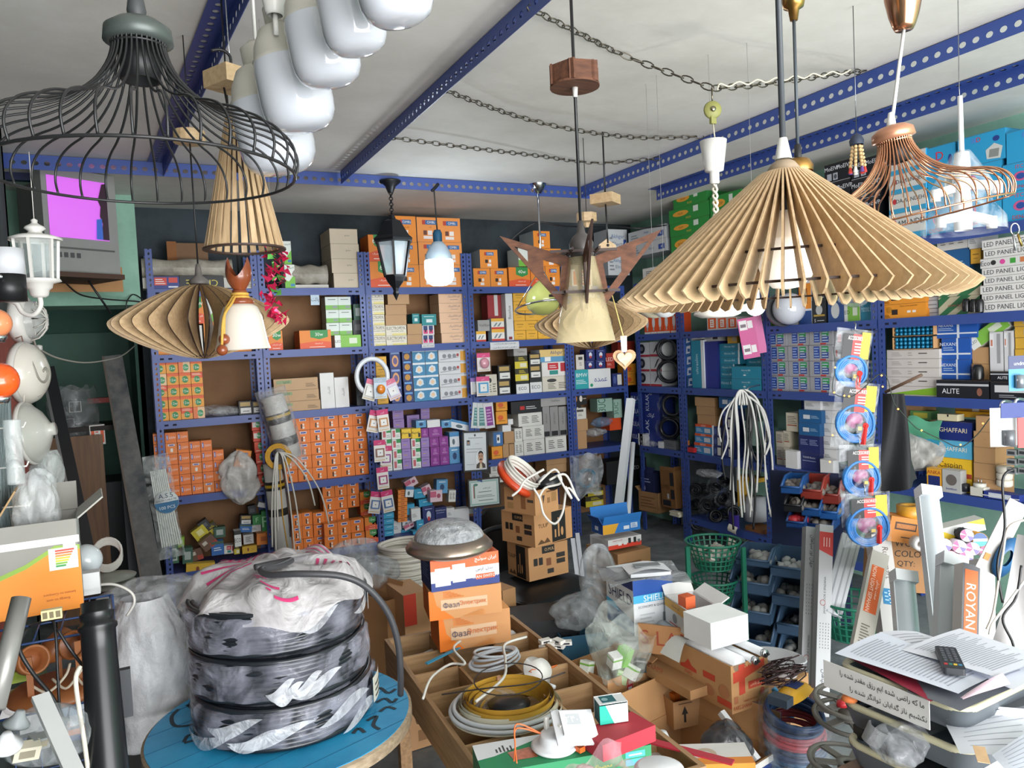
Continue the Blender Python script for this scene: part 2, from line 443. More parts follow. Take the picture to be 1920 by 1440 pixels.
def drop(wall,u0,u1,z0,r0,r1,tol=.05):
 best,bd=None,tol
 for s in SH:
  if abs(s-z0)<bd:best,bd=s,abs(s-z0)
 for a in REG[wall]:
  if a[5]>r0+.02 and a[4]<r1-.02 and min(u1,a[1])-max(u0,a[0])>.25*(u1-u0)and abs(a[3]-z0)<bd:best,bd=a[3],abs(a[3]-z0)
 return z0 if best is None else best+.0006
def put(wall,x0,y0,x1,y1,st,label,d=.2,rec=.02,group=None,name=None,rz=0.,cells=None):
 xm,ym=(x0+x1)/2,(y0+y1)/2
 u0,u1=uz(wall,x0,ym,rec)[0],uz(wall,x1,ym,rec)[0]
 z0,z1=uz(wall,xm,y1,rec)[1],uz(wall,xm,y0,rec)[1]
 d=min(d,.34-rec)
 for a in REG[wall]:
  if a[5]>rec+.005 and a[4]<rec+d-.005 and min(z1,a[3])-max(z0,a[2])>.012:
   if a[0]<=u0<a[1]and a[1]-u0<.45*(u1-u0):u0=a[1]+.0012
   if a[0]<u1<=a[1]and u1-a[0]<.45*(u1-u0):u1=a[0]-.0012
 for b in(BU if wall=='B' else RU):
  if u0<b<u1 and z1<2.4:
   if b-u0<.4*(u1-u0):u0=b+.004
   elif u1-b<.4*(u1-u0):u1=b-.008
 z0=drop(wall,u0,u1,z0,rec,rec+d)
 w,h=u1-u0,max(.012,z1-z0)
 REG[wall].append((u0,u1,z0,z0+h,rec,rec+d))
 o=bpy.data.objects.new(name or STY[st][5],card(w,d,h,st));COL.objects.link(o)
 o.location=world(wall,(u0+u1)/2,rec+d/2,z0);o.rotation_euler.z=WRZ[wall]+rz
 return tag(o,label,STY[st][6],group)
def grid(wall,x0,y0,x1,y1,nc,nr,st,desc,group,d=.16,rec=.03,hts=None,lab=None):
 """a block of equal boxes; hts = boxes per column counted from below"""
 xm,ym=(x0+x1)/2,(y0+y1)/2
 u0,u1=uz(wall,x0,ym,rec)[0],uz(wall,x1,ym,rec)[0]
 z0,z1=uz(wall,xm,y1,rec)[1],uz(wall,xm,y0,rec)[1]
 z0=drop(wall,u0,u1,z0,rec,rec+d);w,h=(u1-u0)/nc,(z1-z0)/nr
 sts=st if isinstance(st,(list,tuple))else[st]
 for c in range(nc):
  n=hts[c]if hts else nr
  for r in range(n):
   s=sts[(c*7+r*3+(c*r)%5)%len(sts)]if len(sts)>1 else sts[0]
   dj=rec+random.uniform(0,.012)
   o=bpy.data.objects.new(STY[s][5],card(w-.003,d,h-.0012,s));COL.objects.link(o)
   o.location=world(wall,u0+w*(c+.5),dj+d/2,z0+h*r+.0003);o.rotation_euler.z=WRZ[wall]+random.uniform(-.008,.008)
   t=desc
   if nc>1:t+=f', {ORD[c]} column from left'
   if n>1:t+=f', {ORD[r]} up' if nc>1 else f', {ORD[r]} from bottom'
   tag(o,t,STY[s][6],group)
  REG[wall].append((u0+w*c,u0+w*(c+1),z0,z0+h*n,rec,rec+d+.012))
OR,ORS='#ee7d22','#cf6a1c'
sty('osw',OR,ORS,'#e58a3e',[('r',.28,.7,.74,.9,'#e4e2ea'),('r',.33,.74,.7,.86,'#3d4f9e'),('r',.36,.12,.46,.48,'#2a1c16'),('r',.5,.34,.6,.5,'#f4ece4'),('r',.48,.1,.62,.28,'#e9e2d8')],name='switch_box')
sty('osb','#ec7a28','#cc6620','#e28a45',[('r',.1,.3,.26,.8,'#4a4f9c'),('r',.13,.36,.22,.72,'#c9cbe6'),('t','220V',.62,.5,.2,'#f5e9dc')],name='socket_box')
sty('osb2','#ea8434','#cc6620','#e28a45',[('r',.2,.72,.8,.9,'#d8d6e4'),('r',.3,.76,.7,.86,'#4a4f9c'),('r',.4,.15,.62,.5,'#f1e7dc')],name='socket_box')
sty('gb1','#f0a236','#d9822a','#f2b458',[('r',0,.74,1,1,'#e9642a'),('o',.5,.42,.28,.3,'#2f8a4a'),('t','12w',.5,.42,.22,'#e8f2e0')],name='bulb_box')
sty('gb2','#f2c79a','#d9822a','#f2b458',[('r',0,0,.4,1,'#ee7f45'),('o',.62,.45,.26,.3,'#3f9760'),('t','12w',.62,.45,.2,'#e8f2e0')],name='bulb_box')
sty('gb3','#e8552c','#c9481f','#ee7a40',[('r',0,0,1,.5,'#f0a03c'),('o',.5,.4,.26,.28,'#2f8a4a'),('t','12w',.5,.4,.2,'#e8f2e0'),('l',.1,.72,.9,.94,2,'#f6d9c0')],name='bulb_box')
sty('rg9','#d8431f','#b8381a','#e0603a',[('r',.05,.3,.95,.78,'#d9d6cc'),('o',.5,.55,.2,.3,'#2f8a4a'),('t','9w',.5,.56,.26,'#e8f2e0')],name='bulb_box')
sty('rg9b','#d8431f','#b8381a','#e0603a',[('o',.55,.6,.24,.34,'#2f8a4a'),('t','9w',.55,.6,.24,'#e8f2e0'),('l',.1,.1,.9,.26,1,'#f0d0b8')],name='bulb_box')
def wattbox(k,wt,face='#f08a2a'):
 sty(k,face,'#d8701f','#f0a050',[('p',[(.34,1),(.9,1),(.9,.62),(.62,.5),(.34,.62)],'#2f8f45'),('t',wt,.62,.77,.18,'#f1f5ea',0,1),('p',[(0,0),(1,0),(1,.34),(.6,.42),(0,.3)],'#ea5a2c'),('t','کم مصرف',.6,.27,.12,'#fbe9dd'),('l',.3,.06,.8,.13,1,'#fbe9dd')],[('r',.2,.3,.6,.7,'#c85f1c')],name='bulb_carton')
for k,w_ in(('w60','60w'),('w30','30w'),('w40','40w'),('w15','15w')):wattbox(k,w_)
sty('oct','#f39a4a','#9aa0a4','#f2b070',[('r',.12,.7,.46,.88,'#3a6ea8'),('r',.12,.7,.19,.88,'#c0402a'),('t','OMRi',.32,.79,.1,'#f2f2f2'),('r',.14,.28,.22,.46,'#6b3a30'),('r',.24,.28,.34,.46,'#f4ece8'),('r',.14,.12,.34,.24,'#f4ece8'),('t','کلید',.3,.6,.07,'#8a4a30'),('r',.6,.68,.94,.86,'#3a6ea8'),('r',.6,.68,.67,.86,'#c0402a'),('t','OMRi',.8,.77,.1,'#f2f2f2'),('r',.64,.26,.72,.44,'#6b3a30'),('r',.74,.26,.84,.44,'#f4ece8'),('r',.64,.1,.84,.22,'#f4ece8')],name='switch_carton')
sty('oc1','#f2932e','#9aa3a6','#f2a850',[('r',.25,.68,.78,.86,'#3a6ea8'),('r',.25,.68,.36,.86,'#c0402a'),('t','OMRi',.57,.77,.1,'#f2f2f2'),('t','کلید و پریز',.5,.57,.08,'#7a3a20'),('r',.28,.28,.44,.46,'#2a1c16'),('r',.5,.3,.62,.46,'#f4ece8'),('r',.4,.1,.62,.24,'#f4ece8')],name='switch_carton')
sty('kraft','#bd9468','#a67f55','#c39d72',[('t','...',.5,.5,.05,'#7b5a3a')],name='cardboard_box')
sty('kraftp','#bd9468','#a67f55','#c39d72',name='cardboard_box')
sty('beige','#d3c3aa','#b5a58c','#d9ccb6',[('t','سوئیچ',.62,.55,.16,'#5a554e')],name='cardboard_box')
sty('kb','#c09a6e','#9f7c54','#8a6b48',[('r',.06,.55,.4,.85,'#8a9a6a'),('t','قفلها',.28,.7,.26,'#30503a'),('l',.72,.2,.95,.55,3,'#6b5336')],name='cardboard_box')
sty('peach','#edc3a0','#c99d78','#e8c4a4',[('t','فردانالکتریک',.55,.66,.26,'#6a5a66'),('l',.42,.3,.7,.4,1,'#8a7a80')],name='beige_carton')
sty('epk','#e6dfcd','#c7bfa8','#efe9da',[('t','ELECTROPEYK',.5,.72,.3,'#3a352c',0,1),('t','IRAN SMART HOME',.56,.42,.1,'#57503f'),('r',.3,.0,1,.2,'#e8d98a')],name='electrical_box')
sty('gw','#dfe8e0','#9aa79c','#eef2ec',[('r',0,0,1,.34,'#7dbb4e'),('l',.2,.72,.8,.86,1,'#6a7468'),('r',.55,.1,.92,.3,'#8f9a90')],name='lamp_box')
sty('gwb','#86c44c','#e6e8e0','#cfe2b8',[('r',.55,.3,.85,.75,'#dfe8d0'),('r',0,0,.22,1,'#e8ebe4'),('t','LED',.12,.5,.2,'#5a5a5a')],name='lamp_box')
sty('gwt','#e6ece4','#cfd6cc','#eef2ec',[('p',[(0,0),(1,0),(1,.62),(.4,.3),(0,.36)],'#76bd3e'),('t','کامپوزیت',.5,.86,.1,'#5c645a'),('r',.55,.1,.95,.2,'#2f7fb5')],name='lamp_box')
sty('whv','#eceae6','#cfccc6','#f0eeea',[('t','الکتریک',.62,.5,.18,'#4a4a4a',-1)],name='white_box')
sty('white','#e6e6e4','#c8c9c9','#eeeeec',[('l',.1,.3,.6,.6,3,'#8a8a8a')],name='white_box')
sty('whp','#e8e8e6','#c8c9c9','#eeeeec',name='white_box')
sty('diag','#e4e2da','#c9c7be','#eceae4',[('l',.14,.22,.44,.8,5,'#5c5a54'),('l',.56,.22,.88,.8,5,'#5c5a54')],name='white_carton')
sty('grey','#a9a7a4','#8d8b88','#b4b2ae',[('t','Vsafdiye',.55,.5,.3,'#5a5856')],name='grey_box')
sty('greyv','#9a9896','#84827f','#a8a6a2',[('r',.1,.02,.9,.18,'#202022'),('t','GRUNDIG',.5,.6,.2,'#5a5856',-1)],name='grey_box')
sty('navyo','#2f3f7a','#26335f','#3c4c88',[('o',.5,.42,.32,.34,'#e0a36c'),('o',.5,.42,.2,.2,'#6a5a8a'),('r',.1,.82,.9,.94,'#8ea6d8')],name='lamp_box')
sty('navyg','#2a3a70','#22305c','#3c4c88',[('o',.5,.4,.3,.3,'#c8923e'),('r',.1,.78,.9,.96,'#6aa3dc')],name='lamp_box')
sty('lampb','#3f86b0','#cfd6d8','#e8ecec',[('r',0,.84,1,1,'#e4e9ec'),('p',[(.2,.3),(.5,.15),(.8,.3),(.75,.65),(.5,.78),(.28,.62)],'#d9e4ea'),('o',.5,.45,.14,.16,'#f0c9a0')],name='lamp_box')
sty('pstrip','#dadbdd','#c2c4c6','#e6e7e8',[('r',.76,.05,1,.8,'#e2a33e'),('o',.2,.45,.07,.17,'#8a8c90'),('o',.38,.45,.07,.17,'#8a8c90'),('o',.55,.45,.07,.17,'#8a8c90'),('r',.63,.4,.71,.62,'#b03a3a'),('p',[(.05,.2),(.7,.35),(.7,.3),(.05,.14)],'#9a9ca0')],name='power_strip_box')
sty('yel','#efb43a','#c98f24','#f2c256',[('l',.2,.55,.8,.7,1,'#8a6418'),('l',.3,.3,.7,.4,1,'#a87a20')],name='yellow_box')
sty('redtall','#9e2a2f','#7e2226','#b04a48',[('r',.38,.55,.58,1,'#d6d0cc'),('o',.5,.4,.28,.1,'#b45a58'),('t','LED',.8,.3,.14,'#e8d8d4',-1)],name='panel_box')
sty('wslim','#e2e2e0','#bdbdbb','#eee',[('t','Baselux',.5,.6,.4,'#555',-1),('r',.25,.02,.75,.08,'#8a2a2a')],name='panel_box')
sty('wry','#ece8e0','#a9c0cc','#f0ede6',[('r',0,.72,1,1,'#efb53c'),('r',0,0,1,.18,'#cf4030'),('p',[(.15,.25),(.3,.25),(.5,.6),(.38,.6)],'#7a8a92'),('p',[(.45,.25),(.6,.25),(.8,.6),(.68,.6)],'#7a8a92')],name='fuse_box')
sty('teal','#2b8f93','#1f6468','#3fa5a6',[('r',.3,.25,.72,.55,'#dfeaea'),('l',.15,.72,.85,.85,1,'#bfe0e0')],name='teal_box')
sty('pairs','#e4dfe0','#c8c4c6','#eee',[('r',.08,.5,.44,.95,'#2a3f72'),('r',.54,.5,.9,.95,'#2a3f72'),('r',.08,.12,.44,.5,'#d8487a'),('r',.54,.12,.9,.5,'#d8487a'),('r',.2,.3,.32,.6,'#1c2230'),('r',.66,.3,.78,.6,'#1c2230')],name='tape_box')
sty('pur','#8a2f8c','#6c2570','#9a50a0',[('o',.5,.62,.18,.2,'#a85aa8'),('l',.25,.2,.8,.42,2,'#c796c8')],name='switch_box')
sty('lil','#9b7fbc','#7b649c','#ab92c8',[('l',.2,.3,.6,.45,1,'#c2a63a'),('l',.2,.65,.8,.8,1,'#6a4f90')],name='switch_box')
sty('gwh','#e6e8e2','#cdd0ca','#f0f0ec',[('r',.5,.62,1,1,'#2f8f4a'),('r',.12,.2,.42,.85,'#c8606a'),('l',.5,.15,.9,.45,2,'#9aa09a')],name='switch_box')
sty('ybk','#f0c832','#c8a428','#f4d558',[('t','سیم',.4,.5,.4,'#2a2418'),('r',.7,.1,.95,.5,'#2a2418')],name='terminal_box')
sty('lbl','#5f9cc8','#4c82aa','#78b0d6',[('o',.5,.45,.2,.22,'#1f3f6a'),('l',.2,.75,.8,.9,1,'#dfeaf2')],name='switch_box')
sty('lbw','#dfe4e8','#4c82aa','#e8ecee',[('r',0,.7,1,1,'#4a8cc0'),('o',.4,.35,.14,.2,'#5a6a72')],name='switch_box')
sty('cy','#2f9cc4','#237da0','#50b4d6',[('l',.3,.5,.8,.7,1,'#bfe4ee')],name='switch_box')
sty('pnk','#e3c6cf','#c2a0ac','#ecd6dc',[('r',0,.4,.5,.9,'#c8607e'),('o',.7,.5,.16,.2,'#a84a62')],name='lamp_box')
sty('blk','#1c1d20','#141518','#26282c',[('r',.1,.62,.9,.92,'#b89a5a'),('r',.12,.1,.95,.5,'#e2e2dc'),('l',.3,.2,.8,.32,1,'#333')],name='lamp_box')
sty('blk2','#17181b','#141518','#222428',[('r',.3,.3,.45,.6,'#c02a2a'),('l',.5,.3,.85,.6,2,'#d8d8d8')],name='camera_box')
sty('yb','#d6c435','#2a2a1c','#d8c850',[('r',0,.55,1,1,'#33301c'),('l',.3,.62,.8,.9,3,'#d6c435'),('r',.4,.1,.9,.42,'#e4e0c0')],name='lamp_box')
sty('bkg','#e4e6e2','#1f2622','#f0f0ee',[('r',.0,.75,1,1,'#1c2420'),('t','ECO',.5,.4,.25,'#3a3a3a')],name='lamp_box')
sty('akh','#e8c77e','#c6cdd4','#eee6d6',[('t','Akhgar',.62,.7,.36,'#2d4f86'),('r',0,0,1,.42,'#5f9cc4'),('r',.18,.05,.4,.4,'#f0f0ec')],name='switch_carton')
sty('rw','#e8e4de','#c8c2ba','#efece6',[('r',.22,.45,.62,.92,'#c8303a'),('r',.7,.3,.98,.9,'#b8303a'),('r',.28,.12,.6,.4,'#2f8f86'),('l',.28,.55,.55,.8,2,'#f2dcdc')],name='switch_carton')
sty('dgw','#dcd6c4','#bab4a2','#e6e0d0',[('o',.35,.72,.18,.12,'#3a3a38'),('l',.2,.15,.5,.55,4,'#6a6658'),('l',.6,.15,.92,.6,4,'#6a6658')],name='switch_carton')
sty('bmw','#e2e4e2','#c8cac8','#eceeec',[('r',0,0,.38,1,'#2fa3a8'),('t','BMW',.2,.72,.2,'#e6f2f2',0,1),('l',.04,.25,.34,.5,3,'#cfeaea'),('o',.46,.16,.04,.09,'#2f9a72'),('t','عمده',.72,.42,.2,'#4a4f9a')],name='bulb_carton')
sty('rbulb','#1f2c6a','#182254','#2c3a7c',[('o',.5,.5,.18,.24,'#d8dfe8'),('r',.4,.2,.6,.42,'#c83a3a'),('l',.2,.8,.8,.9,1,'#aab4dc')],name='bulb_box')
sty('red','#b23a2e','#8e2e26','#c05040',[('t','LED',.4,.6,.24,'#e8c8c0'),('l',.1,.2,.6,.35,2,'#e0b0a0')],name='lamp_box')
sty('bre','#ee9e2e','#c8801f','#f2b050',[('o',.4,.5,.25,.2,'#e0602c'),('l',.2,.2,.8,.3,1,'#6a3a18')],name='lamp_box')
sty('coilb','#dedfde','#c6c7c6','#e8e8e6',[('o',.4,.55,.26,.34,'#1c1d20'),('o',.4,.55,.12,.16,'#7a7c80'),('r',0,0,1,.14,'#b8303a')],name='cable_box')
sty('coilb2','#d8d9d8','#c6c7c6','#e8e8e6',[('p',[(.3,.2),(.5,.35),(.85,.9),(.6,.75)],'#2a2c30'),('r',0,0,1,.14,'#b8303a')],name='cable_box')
sty('orb','#e85a26','#c84a1e','#ee7a48',[('o',.5,.58,.24,.3,'#dfe2e4'),('r',.4,.16,.6,.34,'#b9bcc0'),('r',0,0,1,.1,'#f0ebe4')],name='bulb_box')
sty('orw','#e9e4de','#d8d4ce','#efece8',[('r',.08,.1,.92,.9,'#e8602c'),('r',.3,.2,.7,.8,'#f0ebe4'),('l',.36,.28,.64,.72,3,'#d85a2c')],name='ballast_box')
sty('bw5','#3f78b4','#dfe2e4','#e8ecee',[('p',[(.2,.1),(.8,.2),(.9,.9),(.3,.8)],'#e2e6ea'),('r',.45,.3,.8,.6,'#2f62a0')],name='doorbell_box')
sty('wcam','#dedcd8','#c8c6c2','#e8e6e2',[('r',.55,.2,.85,.8,'#3a3430'),('l',.1,.3,.4,.6,2,'#8a8682')],name='doorbell_box')
sty('tbook','#2388a4','#e6eaec','#3a9ab4',[('r',.78,0,1,1,'#e2e6e8'),('t','ultraslim',.42,.5,.22,'#bfe0ea',-1)],name='panel_box')
sty('navyp','#22318a','#1c2870','#2c3c96',name='panel_box')
sty('tslim','#2386a2','#1c6c84','#3094ae',[('t','Hitronic 860',.5,.55,.3,'#bfe4ee'),('r',.92,0,1,1,'#dfe6e8')],name='lamp_box')
sty('tbig','#2386a2','#1c6c84','#3094ae',[('t','Hitronic 860',.5,.68,.14,'#d6eef4'),('t','کیفیت و دوام',.5,.46,.1,'#bfe4ee'),('o',.45,.28,.05,.06,'#e6f2f4')],name='lamp_box')
sty('bat','#a5a6aa','#8e8f94','#b4b5b8',[('r',.2,.16,.46,.92,'#2c4fa0'),('r',.54,.56,.84,.92,'#2d9a58'),('r',.54,.16,.84,.54,'#2a4696'),('l',.22,.2,.44,.88,4,'#9fb4dc'),('l',.56,.2,.82,.88,4,'#bfd0dc'),('r',.48,.02,.72,.12,'#c23a3a')],name='module_box')
sty('batr','#9fa0a3','#8e8f94','#b4b5b8',[('t','Fardan',.5,.55,.24,'#5a5a5e'),('r',.1,.3,.2,.8,'#a83a3a')],name='module_box')
sty('org2','#ef9a2c','#cf8222','#f2ad52',[('t','Edison socket lampholder',.62,.82,.12,'#6a4416'),('o',.16,.6,.07,.22,'#c8841f'),('r',.22,.25,.36,.62,'#2a1c14'),('r',.58,.34,.66,.5,'#f4ece0'),('r',.7,.34,.78,.5,'#f4ece0'),('l',.05,.08,.18,.28,3,'#7a4a16')],name='lampholder_box')
sty('lsl','#b9babd','#9fa0a3','#c8c9cc',[('l',.1,.3,.9,.6,1,'#77787c')],name='grey_box')
sty('gstr','#c9c0a2','#1c1c1c','#b4ab8e',[('p',[(0,.0),(.2,0),(.8,1),(.55,1)],'#2f7248'),('p',[(.42,0),(.68,0),(1,.5),(1,.95)],'#2f7248'),('p',[(0,.4),(.3,1),(.08,1),(0,.85)],'#2f7248'),('t','ARIAN ELECTRIC',.5,.5,.12,'#a8483a')],name='striped_box')
sty('ledp','#dad9d6','#c2c1be','#e4e3e0',[('t','LED PANEL LIGHT',.5,.5,.5,'#3c3c40')],name='panel_box')
sty('ledc','#d6d5d2','#c2c1be','#e4e3e0',[('o',.25,.5,.05,.26,'#2a2a2a'),('o',.42,.5,.05,.26,'#d84a9a'),('r',.56,.24,.66,.76,'#3f9a3a'),('r',.74,.24,.84,.76,'#c87a4a'),('t','Eco',.1,.5,.5,'#4a4a4a')],name='panel_box')
sty('dena','#2d9fd0','#2688b4','#45afdb',[('r',.3,.74,.42,.9,'#4a8ed0'),('t','D',.45,.82,.15,'#d8303a',0,1),('p',[(.62,.1),(.9,.05),(.95,.42),(.78,.58),(.6,.4)],'#cfd2cc'),('p',[(.66,.14),(.86,.12),(.88,.38),(.68,.4)],'#8d908c'),('o',.82,.72,.07,.09,'#2a3f8a')],name='fan_carton')
sty('dena2','#2d9fd0','#2688b4','#45afdb',[('t','ITC',.3,.85,.13,'#d8404a',0,1),('o',.32,.5,.13,.17,'#c85a8a'),('o',.32,.5,.08,.11,'#2a4f9a'),('t','DENA',.3,.14,.12,'#c8383e',0,1)],name='fan_carton')
sty('dam','#d5d3cc','#2d9fd0','#3aa6d4',[('r',0,0,1,.24,'#3a9fc8'),('o',.16,.62,.06,.14,'#c8383e'),('t','DAMANDEH',.58,.62,.2,'#3a3a42')],name='fan_carton')
sty('mob','#1b1c22','#15161a','#24252c',[('t','MoEIVP',.3,.75,.2,'#e6e6ea',0,1),('r',.1,.15,.28,.5,'#b4b8c0'),('r',.34,.15,.52,.5,'#b4b8c0'),('o',.43,.32,.06,.12,'#55585f'),('r',0,.05,1,.07,'#c8c8cc'),('t','MoEIVP',.78,.75,.2,'#e6e6ea',0,1)],name='switch_carton')
sty('grn','#2c8f3f','#227434','#45a050',[('o',.3,.6,.2,.2,'#e8a63c'),('t','POOP',.3,.58,.14,'#7a3a18'),('r',.62,.5,.74,.9,'#dfe8dc'),('t','POOP',.5,.2,.14,'#e8c24a')],name='green_carton')
sty('akg','#c2c6c8','#a9adb0','#cdd0d2',[('t','Akhgar',.5,.7,.2,'#4a6a9a'),('t','Electric',.62,.42,.16,'#5a6a86'),('r',.8,.2,.95,.6,'#2d4f9a'),('t','4',.875,.4,.2,'#fff'),('l',.08,.2,.3,.75,3,'#7d8288')],name='switch_carton')
sty('kul','#1f3486','#182a6c','#26409a',[('t','KULAK',.5,.55,.36,'#dfe6f2',0,1),('l',.5,.2,.9,.28,1,'#3fb08a')],name='switch_box')
sty('kulb','#1f3486','#182a6c','#26409a',[('t','کولاک',.5,.82,.13,'#dfe6f2'),('t','KULAK',.3,.35,.2,'#dfe6f2',-1,1)],name='switch_carton')
sty('sony','#3f8cc0','#e3e6e8','#d85a30',[('r',0,.74,1,1,'#dc5a2e'),('t','NOVA',.5,.87,.18,'#f2e2da',0,1),('r',.55,.15,.9,.6,'#d6dade'),('l',.08,.2,.42,.6,3,'#cfe2ee')],name='socket_box')
sty('nvw','#20306e','#1a2656','#2c3c7c',[('o',.25,.5,.16,.3,'#4a5c98'),('r',.52,.1,.96,.9,'#d9d8d0')],name='socket_box')
sty('nvb','#1e2a66','#181f4c','#2a3672',[('l',.08,.45,.45,.8,4,'#8f98c0'),('l',.52,.45,.92,.8,4,'#8f98c0')],name='switch_carton')
sty('nvt','#1e2a66','#181f4c','#2a3672',[('t','TASHIE Electric',.45,.75,.1,'#dfe2ee',0,1),('l',.1,.5,.8,.6,1,'#9aa2c8')],name='switch_carton')
sty('blc','#1f5f96','#1a4f7c','#2f72a8',[('r',.2,.3,.5,.62,'#d9dee2'),('l',.55,.35,.9,.6,3,'#9fc0d8')],name='switch_carton')
sty('cream','#d9cfb8','#c2b8a2','#e0d8c4',[('l',.12,.4,.9,.85,5,'#7a7264'),('r',.1,.3,.9,.36,'#a8553a')],name='socket_box')
sty('gaf','#1d2f78','#16245c','#283c8a',[('t','GHAFFARI',.5,.55,.24,'#f0e2b8',0,1)],[('t','غفاری',.5,.55,.26,'#e0b84a')],name='glue_box')
sty('gafl','#5cb2d8','#4c9cc2','#7ac2e2',[('t','GHAFFARI',.5,.5,.24,'#f6ead0',0,1)],[('t','غفاری',.5,.55,.3,'#2a3f8a')],name='glue_box')
sty('cas','#efc22e','#d8ab22','#f2cf52',[('t','Caspian',.4,.76,.22,'#3a2414',0,1),('r',0,.42,1,.56,'#a8402c'),('t','SUPER GLUE',.4,.49,.1,'#f4e2c0')],name='glue_box')
sty('anka','#e8a834','#c88a26','#efbb58',[('r',.1,.1,.9,.66,'#22306e'),('t','ANKA',.5,.82,.16,'#a83a24',0,1)],name='battery_box')
sty('eye','#b9bab8','#a2a3a2','#c6c7c5',[('o',.5,.56,.3,.24,'#6b6460'),('t','beetbox',.5,.18,.1,'#2a3f8a',0,1)],name='alarm_box')
sty('tubes','#d4cdc8','#bfb8b2','#ded8d2',[('l',.1,.25,.3,.75,3,'#a8a29c'),('l',.42,.25,.5,.75,2,'#a8a29c'),('r',.62,.5,.78,.6,'#3a3632')],[('p',[(0,0),(1,0),(1,.6)],'#7fb23a')],name='lamp_box')
sty('tubeg','#d4cdc8','#bfb8b2','#ded8d2',[('p',[(0,.1),(1,.1),(1,.95)],'#86b82e')],name='lamp_box')
sty('strap','#1e58b0','#194a96','#2f69c0',[('r',.52,0,.58,1,'#d6dee8'),('r',0,.22,1,.3,'#d6dee8'),('t','NEXANS',.25,.72,.16,'#dfe8f2',0,1),('l',.06,.4,.44,.6,2,'#a8c0e0')],name='cable_carton')
sty('alite','#191b22','#121318','#262932',[('r',0,.68,1,.8,'#b9bbc0'),('t','ALITE',.28,.38,.28,'#e2e4e8',0,1),('o',.83,.36,.05,.22,'#8a5a4a')],name='lamp_box')
sty('alw','#191b22','#121318','#262932',[('r',.1,.4,.8,.8,'#c9cacc'),('l',.2,.1,.6,.3,2,'#9a9ca2')],name='lamp_box')
sty('wtall','#d6d6d8','#b4b4b6','#e0e0e2',[('r',.0,.6,.3,.95,'#e8e8ea'),('r',.08,.64,.22,.8,'#c87a60'),('r',.55,.2,.8,.95,'#9a9a9e')],name='lamp_box')
sty('yfold','#d6a83c','#b48a2c','#e0b858',[('r',.5,.2,.95,.7,'#b9a890')],name='yellow_box')
sty('wht2','#d6d3cc','#bfbcb5','#e0ddd6',[('l',.12,.3,.28,.7,3,'#6a6862'),('l',.4,.3,.56,.7,3,'#6a6862'),('l',.7,.3,.86,.7,3,'#6a6862')],name='white_carton')
sty('cfl','#1b1f22','#15181a','#24282c',[('o',.5,.58,.24,.22,'#b9bcb8'),('r',.1,.3,.9,.38,'#b8953a'),('t','5',.2,.12,.14,'#e2e2e2'),('l',.35,.08,.85,.16,1,'#c8c8c8')],name='lamp_box')
sty('cflb','#2b4f8c','#224072','#3a609c',[('o',.5,.35,.28,.24,'#d2d4d2'),('o',.5,.75,.2,.16,'#b8b44a')],name='lamp_box')
sty('obw','#d8dce0','#b9bdc0','#e4e6e8',[('r',0,.3,1,.8,'#e8902e'),('r',0,0,1,.26,'#2a4a86'),('r',.35,.4,.7,.7,'#a8601c')],name='lamp_box')
sty('nvred','#2b3c86','#22306c','#3c4c94',[('r',.1,.3,.55,.9,'#d2463a'),('l',.14,.36,.5,.84,3,'#f0e2dc'),('r',.62,.5,.94,.9,'#d2463a'),('r',.6,.12,.95,.24,'#dfe2ea')],name='lamp_box')
sty('crz','#1b1d22','#15171a','#26282c',[('t','CRUISE',.5,.45,.5,'#d6c64a',2,1)],name='lamp_box')
sty('park','#ded6c6','#c2baaa','#e6dfd0',[('t','PARK',.6,.7,.26,'#4a463e',0,1),('l',.4,.15,.9,.4,2,'#6a665c')],name='white_box')
sty('dk','#2c2f33','#22252a','#383b40',[('r',.2,.3,.8,.7,'#5a5c5e')],name='lamp_box')
sty('dkg','#2f5a48','#244638','#3f6a56',[('r',.2,.25,.8,.75,'#a9b4ae')],name='lamp_box')
sty('mint','#a3c4b4','#86a698','#b4d0c2',[('t','3UC',.3,.5,.5,'#3a6a5a',-1)],name='lamp_box')
sty('oran','#e8531f','#c84418','#ef6c3a',name='orange_box')
sty('blkc','#1a1918','#121110','#242220',[('o',.25,.5,.1,.25,'#b87a3a'),('o',.6,.5,.1,.25,'#e2ddd2'),('l',.75,.4,.95,.6,1,'#b8a48a')],name='lamp_box')
sty('kw','#dcd8ce','#b9956a','#e6e2d8',[('r',.3,.65,.8,.85,'#4a4640'),('l',.4,.25,.7,.5,2,'#8a8680')],name='lamp_box')
sty('azo','#191a1c','#131416','#222326',[('t','AZO',.7,.62,.16,'#c2c2c2')],name='lamp_carton')
sty('bswt','#3a6ea8','#dfe2e4','#e8ecee',[('r',.35,.2,.7,.8,'#e6e8ea'),('o',.5,.5,.1,.14,'#1c2226')],name='switch_box')
sty('gry3','#6e7274','#5a5e60','#7c8082',[('l',.15,.3,.85,.7,2,'#4a4e50')],name='module_box')
